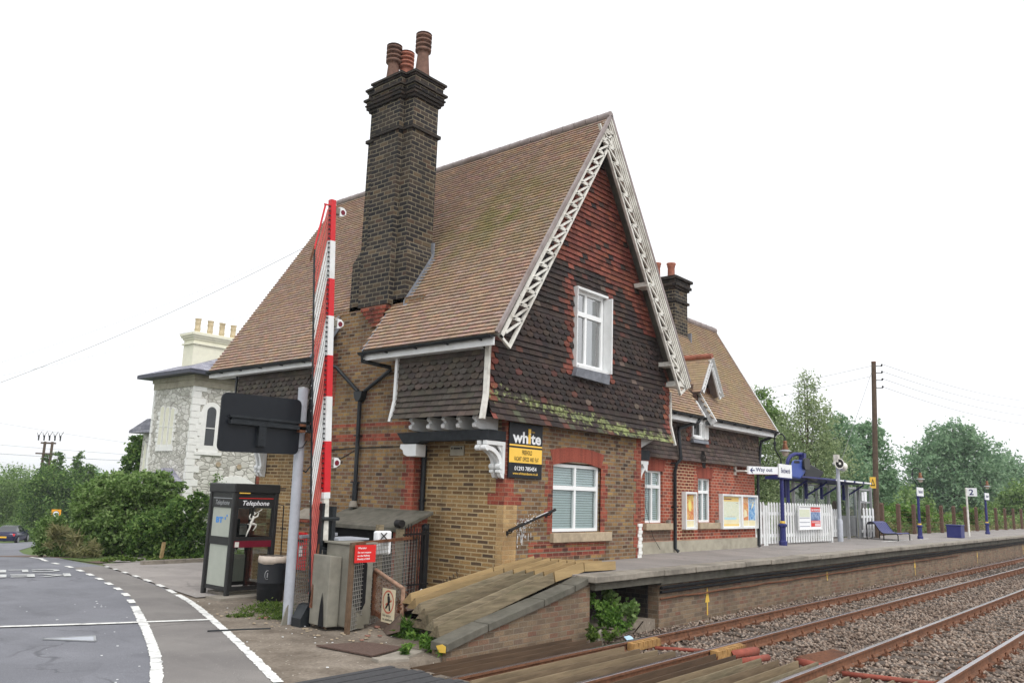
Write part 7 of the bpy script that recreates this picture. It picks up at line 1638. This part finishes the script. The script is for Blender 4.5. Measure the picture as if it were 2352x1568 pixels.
mb = MB(); mb.box((16.2,30.6,6.4),(21.2,31.4,7.9)); mb.box((16.13,30.53,7.7),(21.27,31.47,7.76)); mb.box((16.1,30.5,7.98),(21.3,31.5,8.06)); mb.box((16.15,30.55,7.9),(21.25,31.45,7.98)); mb.box((16.05,30.45,8.06),(21.35,31.55,8.16)); mb.box((16.2,30.6,8.16),(21.2,31.4,8.22)); cv = mb.build('chimney', M['cream'], vl)
for x in (16.5,17.05,17.58,18.1): mb = MB(); mb.lathe([(.12,0),(.11,.15),(.13,.18),(.11,.22),(.105,.4),(.13,.44),(.11,.48),(.12,.58),(.14,.62),(.1,.62)], (x,31,8.2), 12); mb.build('pot', M['buff'], cv)
def lancet(O, U, w, h, fr, n, mat, glass, par, name='window'):
    O, U = V(O), V(U); N = U.cross(Z_)
    def outline(ww, hh, x0, z0, k=10): return [(x0,z0),(x0+ww,z0),(x0+ww,z0+hh-ww/2)]+[(x0+ww/2+ww/2*math.cos(math.pi*i/k), z0+hh-ww/2+ww/2*math.sin(math.pi*i/k)) for i in range(1,k)]+[(x0,z0+hh-ww/2)]
    mb = MB(); P = lambda q, d: O+U*q[0]+Z_*q[1]+N*d
    mb.prism([P(q,-.02) for q in outline(w, h, 0, 0)], N*.05); f = mb.build(name, M[mat], par)
    mb = MB(); mb.prism([P(q,.02) for q in outline(w-2*fr, h-2*fr, fr, fr*1.2)], N*.016); mb.build('pane', M[glass], f)
    mb = MB(); a = P((fr,h*.48),.04); mb.bar(a, a+U*(w-2*fr), .02, .03); mb.build('glazing_bar', M['wstone'], f); return f
f = lancet((16.05,vy,3.38), X_, .82, 1.92, .22, 1, 'wstone', 'darkglass', vl)
mb = MB()
for k in range(6): s_ = .1 if k % 2 else .0; mb.box((15.95-s_,vy-.035,3.5+k*.24),(16.1,vy-.001,3.5+k*.24+.2)); mb.box((16.82,vy-.035,3.5+k*.24),(16.97+s_,vy-.001,3.5+k*.24+.2))
mb.box((15.9,vy-.06,3.28),(17.02,vy-.001,3.4)); mb.build('surround', M['wstone'], f)
for k in range(3):
    lancet((vx,31.62-.42*k,3.6), -Y_, .34, 1.6-.05*k, .05, 1, 'wstone', 'cream', vl)
mb = MB(); mb.box((vx-.04,30.35,3.4),(vx,31.7,3.6))
for k in range(8): mb.box((vx-.035,31.62,3.62+k*.17),(vx,31.72+.1*(k % 2),3.76+k*.17)); mb.box((vx-.035,30.4-.1*(k % 2),3.62+k*.17),(vx,30.44,3.76+k*.17))
mb.build('surround', M['wstone'], vl)
mb = MB(); mb.box((16.3,32.3,-1),(22,34.2,4.2)); mb.build('side_wing', M['rubblew'], vl)
mb = MB(); mb.prism([(15.9,32.35,4.2),(15.9,34.7,4.2),(15.9,34.7,4.3),(15.9,33.2,4.75),(15.9,32.35,4.75)], (6,0,0)); mb.build('side_roof', M['slate'], vl)
for k in range(3): lancet((16.3,33.95-.3*k,2.5), -Y_, .24, 1.3, .04, 1, 'wstone', 'cream', vl)
mb = MB(); mb.prism([(14.75,29.4,2.2),(15.66,29.4,2.2),(15.66,31.0,2.2),(14.75,31.0,2.2)], (0,0,.06)); mb.add([(14.7,29.35,2.26),(15.66,29.35,2.26),(15.66,31.05,2.26),(14.7,31.05,2.26),(15.3,30.2,2.75),(15.66,30.2,2.75)], [(0,1,5,4),(2,3,4,5),(3,0,4)]); mb.box((14.9,29.5,-.5),(15.66,30.9,2.2)); mb.build('porch', M['slate'], vl)
mb = MB(); n = 8; lo = [(17.0+1.5*i/n, vy-.03, 2.0+.25*math.sin(math.pi*i/n)) for i in range(n+1)]; hi = [(16.85+1.8*i/n, vy-.03, 2.25+.3*math.sin(math.pi*i/n)) for i in range(n+1)]; mb.prism(lo+hi[::-1], (0,.04,0))
for k in range(8): mb.box((16.82-.12*(k % 2),vy-.03,.3+k*.22),(17.02,vy,.49+k*.22)); mb.box((18.5,vy-.03,.3+k*.22),(18.66+.12*(k % 2),vy,.49+k*.22))
mb.build('door_surround', M['wstone'], vl)
mb = MB(); mb.box((17.05,vy-.02,0),(18.48,vy-.005,2.1)); mb.build('door', M['darkglass'], vl)
for x, z in ((16.95,2.95),(17.85,2.9)): mb = MB(); mb.tube([(x,vy-.04,z),(x,vy-.001,z)], .1, 12); mb.build('wall_boss', M['stone'], vl)
tree('climbing_plant', 'sparse climbing plant on the villa wall behind the phone box', 'plant', [((16.7,28.95,1.5),.3,.5),((16.85,28.95,2.3),.2,.5),((16.5,28.95,.8),.3,.5),((17.4,28.9,2.15),.45,.1)], 'leafbright', 700, .07, (16.6,28.9,0,.02), 50, limbs=8, spread=.5)
# ------------------------------------------------------------------ the dark car going away down the lane
hx, hy = .55, .835; ang = math.atan2(hy, hx)
cx_, cy_ = 26.5, 76.9; cz_ = gz(cx_, cy_)+.03
car = empty('parked_car', (cx_,cy_,cz_), 'dark blue coupe driving away down the lane', 'car'); car.name = 'coupe_car'
CM = Matrix.Translation((cx_,cy_,cz_)) @ Matrix.Rotation(ang,4,'Z')
def cmb(): b = MB(); b.M = CM; return b
# cross sections along the length: x, half width, sill height, waist height
mb = cmb(); prof = [(-2.3,.72,.35,.72),(-2.22,.84,.25,.95),(-1.6,.9,.22,1.0),(-.4,.92,.2,.95),(.9,.92,.2,.9),(1.6,.88,.22,.8),(2.15,.78,.25,.66),(2.3,.6,.32,.52)]; vs_ = []
for x, w, z0, z1 in prof: vs_ += [(x,-w*.96,z0),(x,-w,(z0+z1)/2),(x,-w*.92,z1-.06),(x,-w*.8,z1),(x,w*.8,z1),(x,w*.92,z1-.06),(x,w,(z0+z1)/2),(x,w*.96,z0)]
fs = [(i*8+k,i*8+(k+1) % 8,(i+1)*8+(k+1) % 8,(i+1)*8+k) for i in range(7) for k in range(8)]+[tuple(range(7,-1,-1)),tuple(range(56,64))]
mb.add(vs_, fs, 0, None, True); mb.build('body', M['carpaint'], car)
mb = cmb(); vs_ = []
for x, w, z in ((-1.75,.72,.98),(-.85,.6,1.36),(.1,.6,1.4),(1.0,.7,.9)): vs_ += [(x,-w,z),(x,w,z)]
for x, w, z in ((-1.75,.78,.95),(-.85,.78,.95),(.1,.78,.93),(1.0,.76,.86)): vs_ += [(x,-w,z),(x,w,z)]
fs = []
for i in range(3): a = 2*i; fs += [(a,a+2,a+3,a+1),(a,a+8,a+10,a+2),(a+1,a+3,a+11,a+9)]
mb.add(vs_, fs, 0); mb.m[-9:] = [1,1,1,0,1,1,1,1,1]; mb.build('cabin', [M['carpaint'], M['darkglass']], car)
for x in (-1.45,1.4):
    for y in (-.82,.82):
        mb = cmb(); mb.tube([(x,y-.1,.32),(x,y+.1,.32)], .33, 18); w_ = mb.build('wheel', M['tyre'], car)
        mb = cmb(); s_ = 1 if y > 0 else -1; mb.tube([(x,y+s_*.1,.32),(x,y+s_*.115,.32)], .22, 14); mb.build('rim', M['alum'], w_)
for y in (-.68,.68): mb = cmb(); mb.prism([(-2.29,y-.14,.66),(-2.27,y+.14,.66),(-2.25,y+.16,.84),(-2.27,y-.14,.84)], (.14,0,0)); mb.build('tail_light', M['redP'], car)
mb = cmb(); mb.box((-2.33,-.26,.5),(-2.29,.26,.62)); mb.build('number_plate', M['brass'], car)
mb = cmb(); mb.box((-2.34,-.78,.3),(-2.2,.78,.46)); mb.build('bumper', M['carpaint'], car)
for y in (-.98,.98): mb = cmb(); mb.box((.55,y-.09,.9),(.7,y+.09,1.02)); mb.build('mirror', M['carpaint'], car)
# speed limit sign, electricity poles, wires
ss = empty('speed_sign', (21.9,56.5,gz(21.9,56.5)), 'orange backed round 40 speed limit sign above the weeds', 'sign')
mb = MB(); mb.tube([(21.9,56.5,gz(21.9,56.5)),(21.9,56.5,.05)], .04, 8); mb.build('post', M['galv'], ss)
us = V((.78,-.62,0)).normalized(); ns_ = us.cross(Z_)
mb = MB(); pan(mb, V((21.9,56.5,0))+ns_*.06, us, -.28, .28, -.28, .28, .01); mb.build('panel', M['orange'], ss)
def disc(c, r_, mat, off, par): mb = MB(); mb.add([c+us*(r_*math.cos(2*math.pi*i/20))+Z_*(r_*math.sin(2*math.pi*i/20))+ns_*off for i in range(20)], [tuple(range(20))]); return mb.build('roundel', M[mat], par)
c_ = V((21.9,56.5,.0))+ns_*.06; disc(c_, .2, 'ink', .013, ss); disc(c_, .17, 'wsign', .016, ss)
mb = MB(); put_text(mb, '40', c_-us*.12-Z_*.08, us, Z_, .24, .16, 0, .03, 0, .022); mb.build('lettering', M['ink'], ss)
hp = empty('electricity_pole', (34.6,92.3,gz(34.6,92.3)), 'twin electricity poles with insulators above the far conifers', 'pole'); z0 = gz(34.6,92.3); up_ = V((.7,-.72,0)).normalized(); c_ = V((34.3,92.5,0))
for s_ in (-.5,.25): mb = MB(); p = c_+up_*s_; mb.tube([(p.x,p.y,z0-.2),(p.x,p.y,6.0)], .14, 8); mb.build('pole', M['pole_wood'], hp)
mb = MB(); mb.bar(c_-up_*.9+Z_*5.85, c_+up_*.6+Z_*5.85, .15, .18); mb.bar(c_-up_*1.3+Z_*4.75, c_+up_*1.3+Z_*4.75, .12, .15); mb.build('crossarm', M['pole_wood'], hp)
mb = MB()
for k in range(5): p = c_+up_*(-1.2+k*.55)+Z_*6.1; mb.tube([p, p+Z_*.55], .07, 6); mb.tube([p+Z_*.5, p+up_*.25+Z_*.95], .03, 5); mb.tube([p+Z_*.1, p-up_*.2+Z_*.8], .03, 5)
mb.build('insulators', M['ink'], hp)
wire((14.2,52.5,6.3), (25.95,36.21,15.74), .5, 'thick dark wire climbing to the right above the villa', .016)
wire((14.2,52.4,7.6), (24.5,38.3,14.5), .3, 'thin upper wire climbing to the right above the villa', .009)
wire((14.2,52.4,7.15), (24.9,38.6,11.95), .3, 'thin low wire passing just above the villa chimney', .009)
wire((29.6,104.5,8.6), (47.2,84.8,5.6), .2, 'highest thin wire passing above the far conifers', .02); wire((29.6,104.5,5.9), (46.5,86,4.9), .1, 'middle thin wire passing through the far conifers', .02); wire((29.6,104.5,4.85), (46.5,86,4.35), .1, 'lowest thin wire passing through the far conifers', .03)
# ------------------------------------------------------------------ the damp summer air that pales the far trees
mb = MB(); mb.box((-2000,-2000,-12),(2000,2000,14.5)); hz = mb.build('haze', []); tag(hz, kind='stuff')
hm = bpy.data.materials.new('thin_haze'); hm.use_nodes = True; nt = hm.node_tree; nt.nodes.clear()
pv = nt.nodes.new('ShaderNodeVolumePrincipled'); pv.inputs['Color'].default_value = (.9,.95,1,1); pv.inputs['Density'].default_value = .00045; pv.inputs['Anisotropy'].default_value = 0
mo = nt.nodes.new('ShaderNodeOutputMaterial'); nt.links.new(pv.outputs[0], mo.inputs['Volume']); hz.data.materials.append(hm)
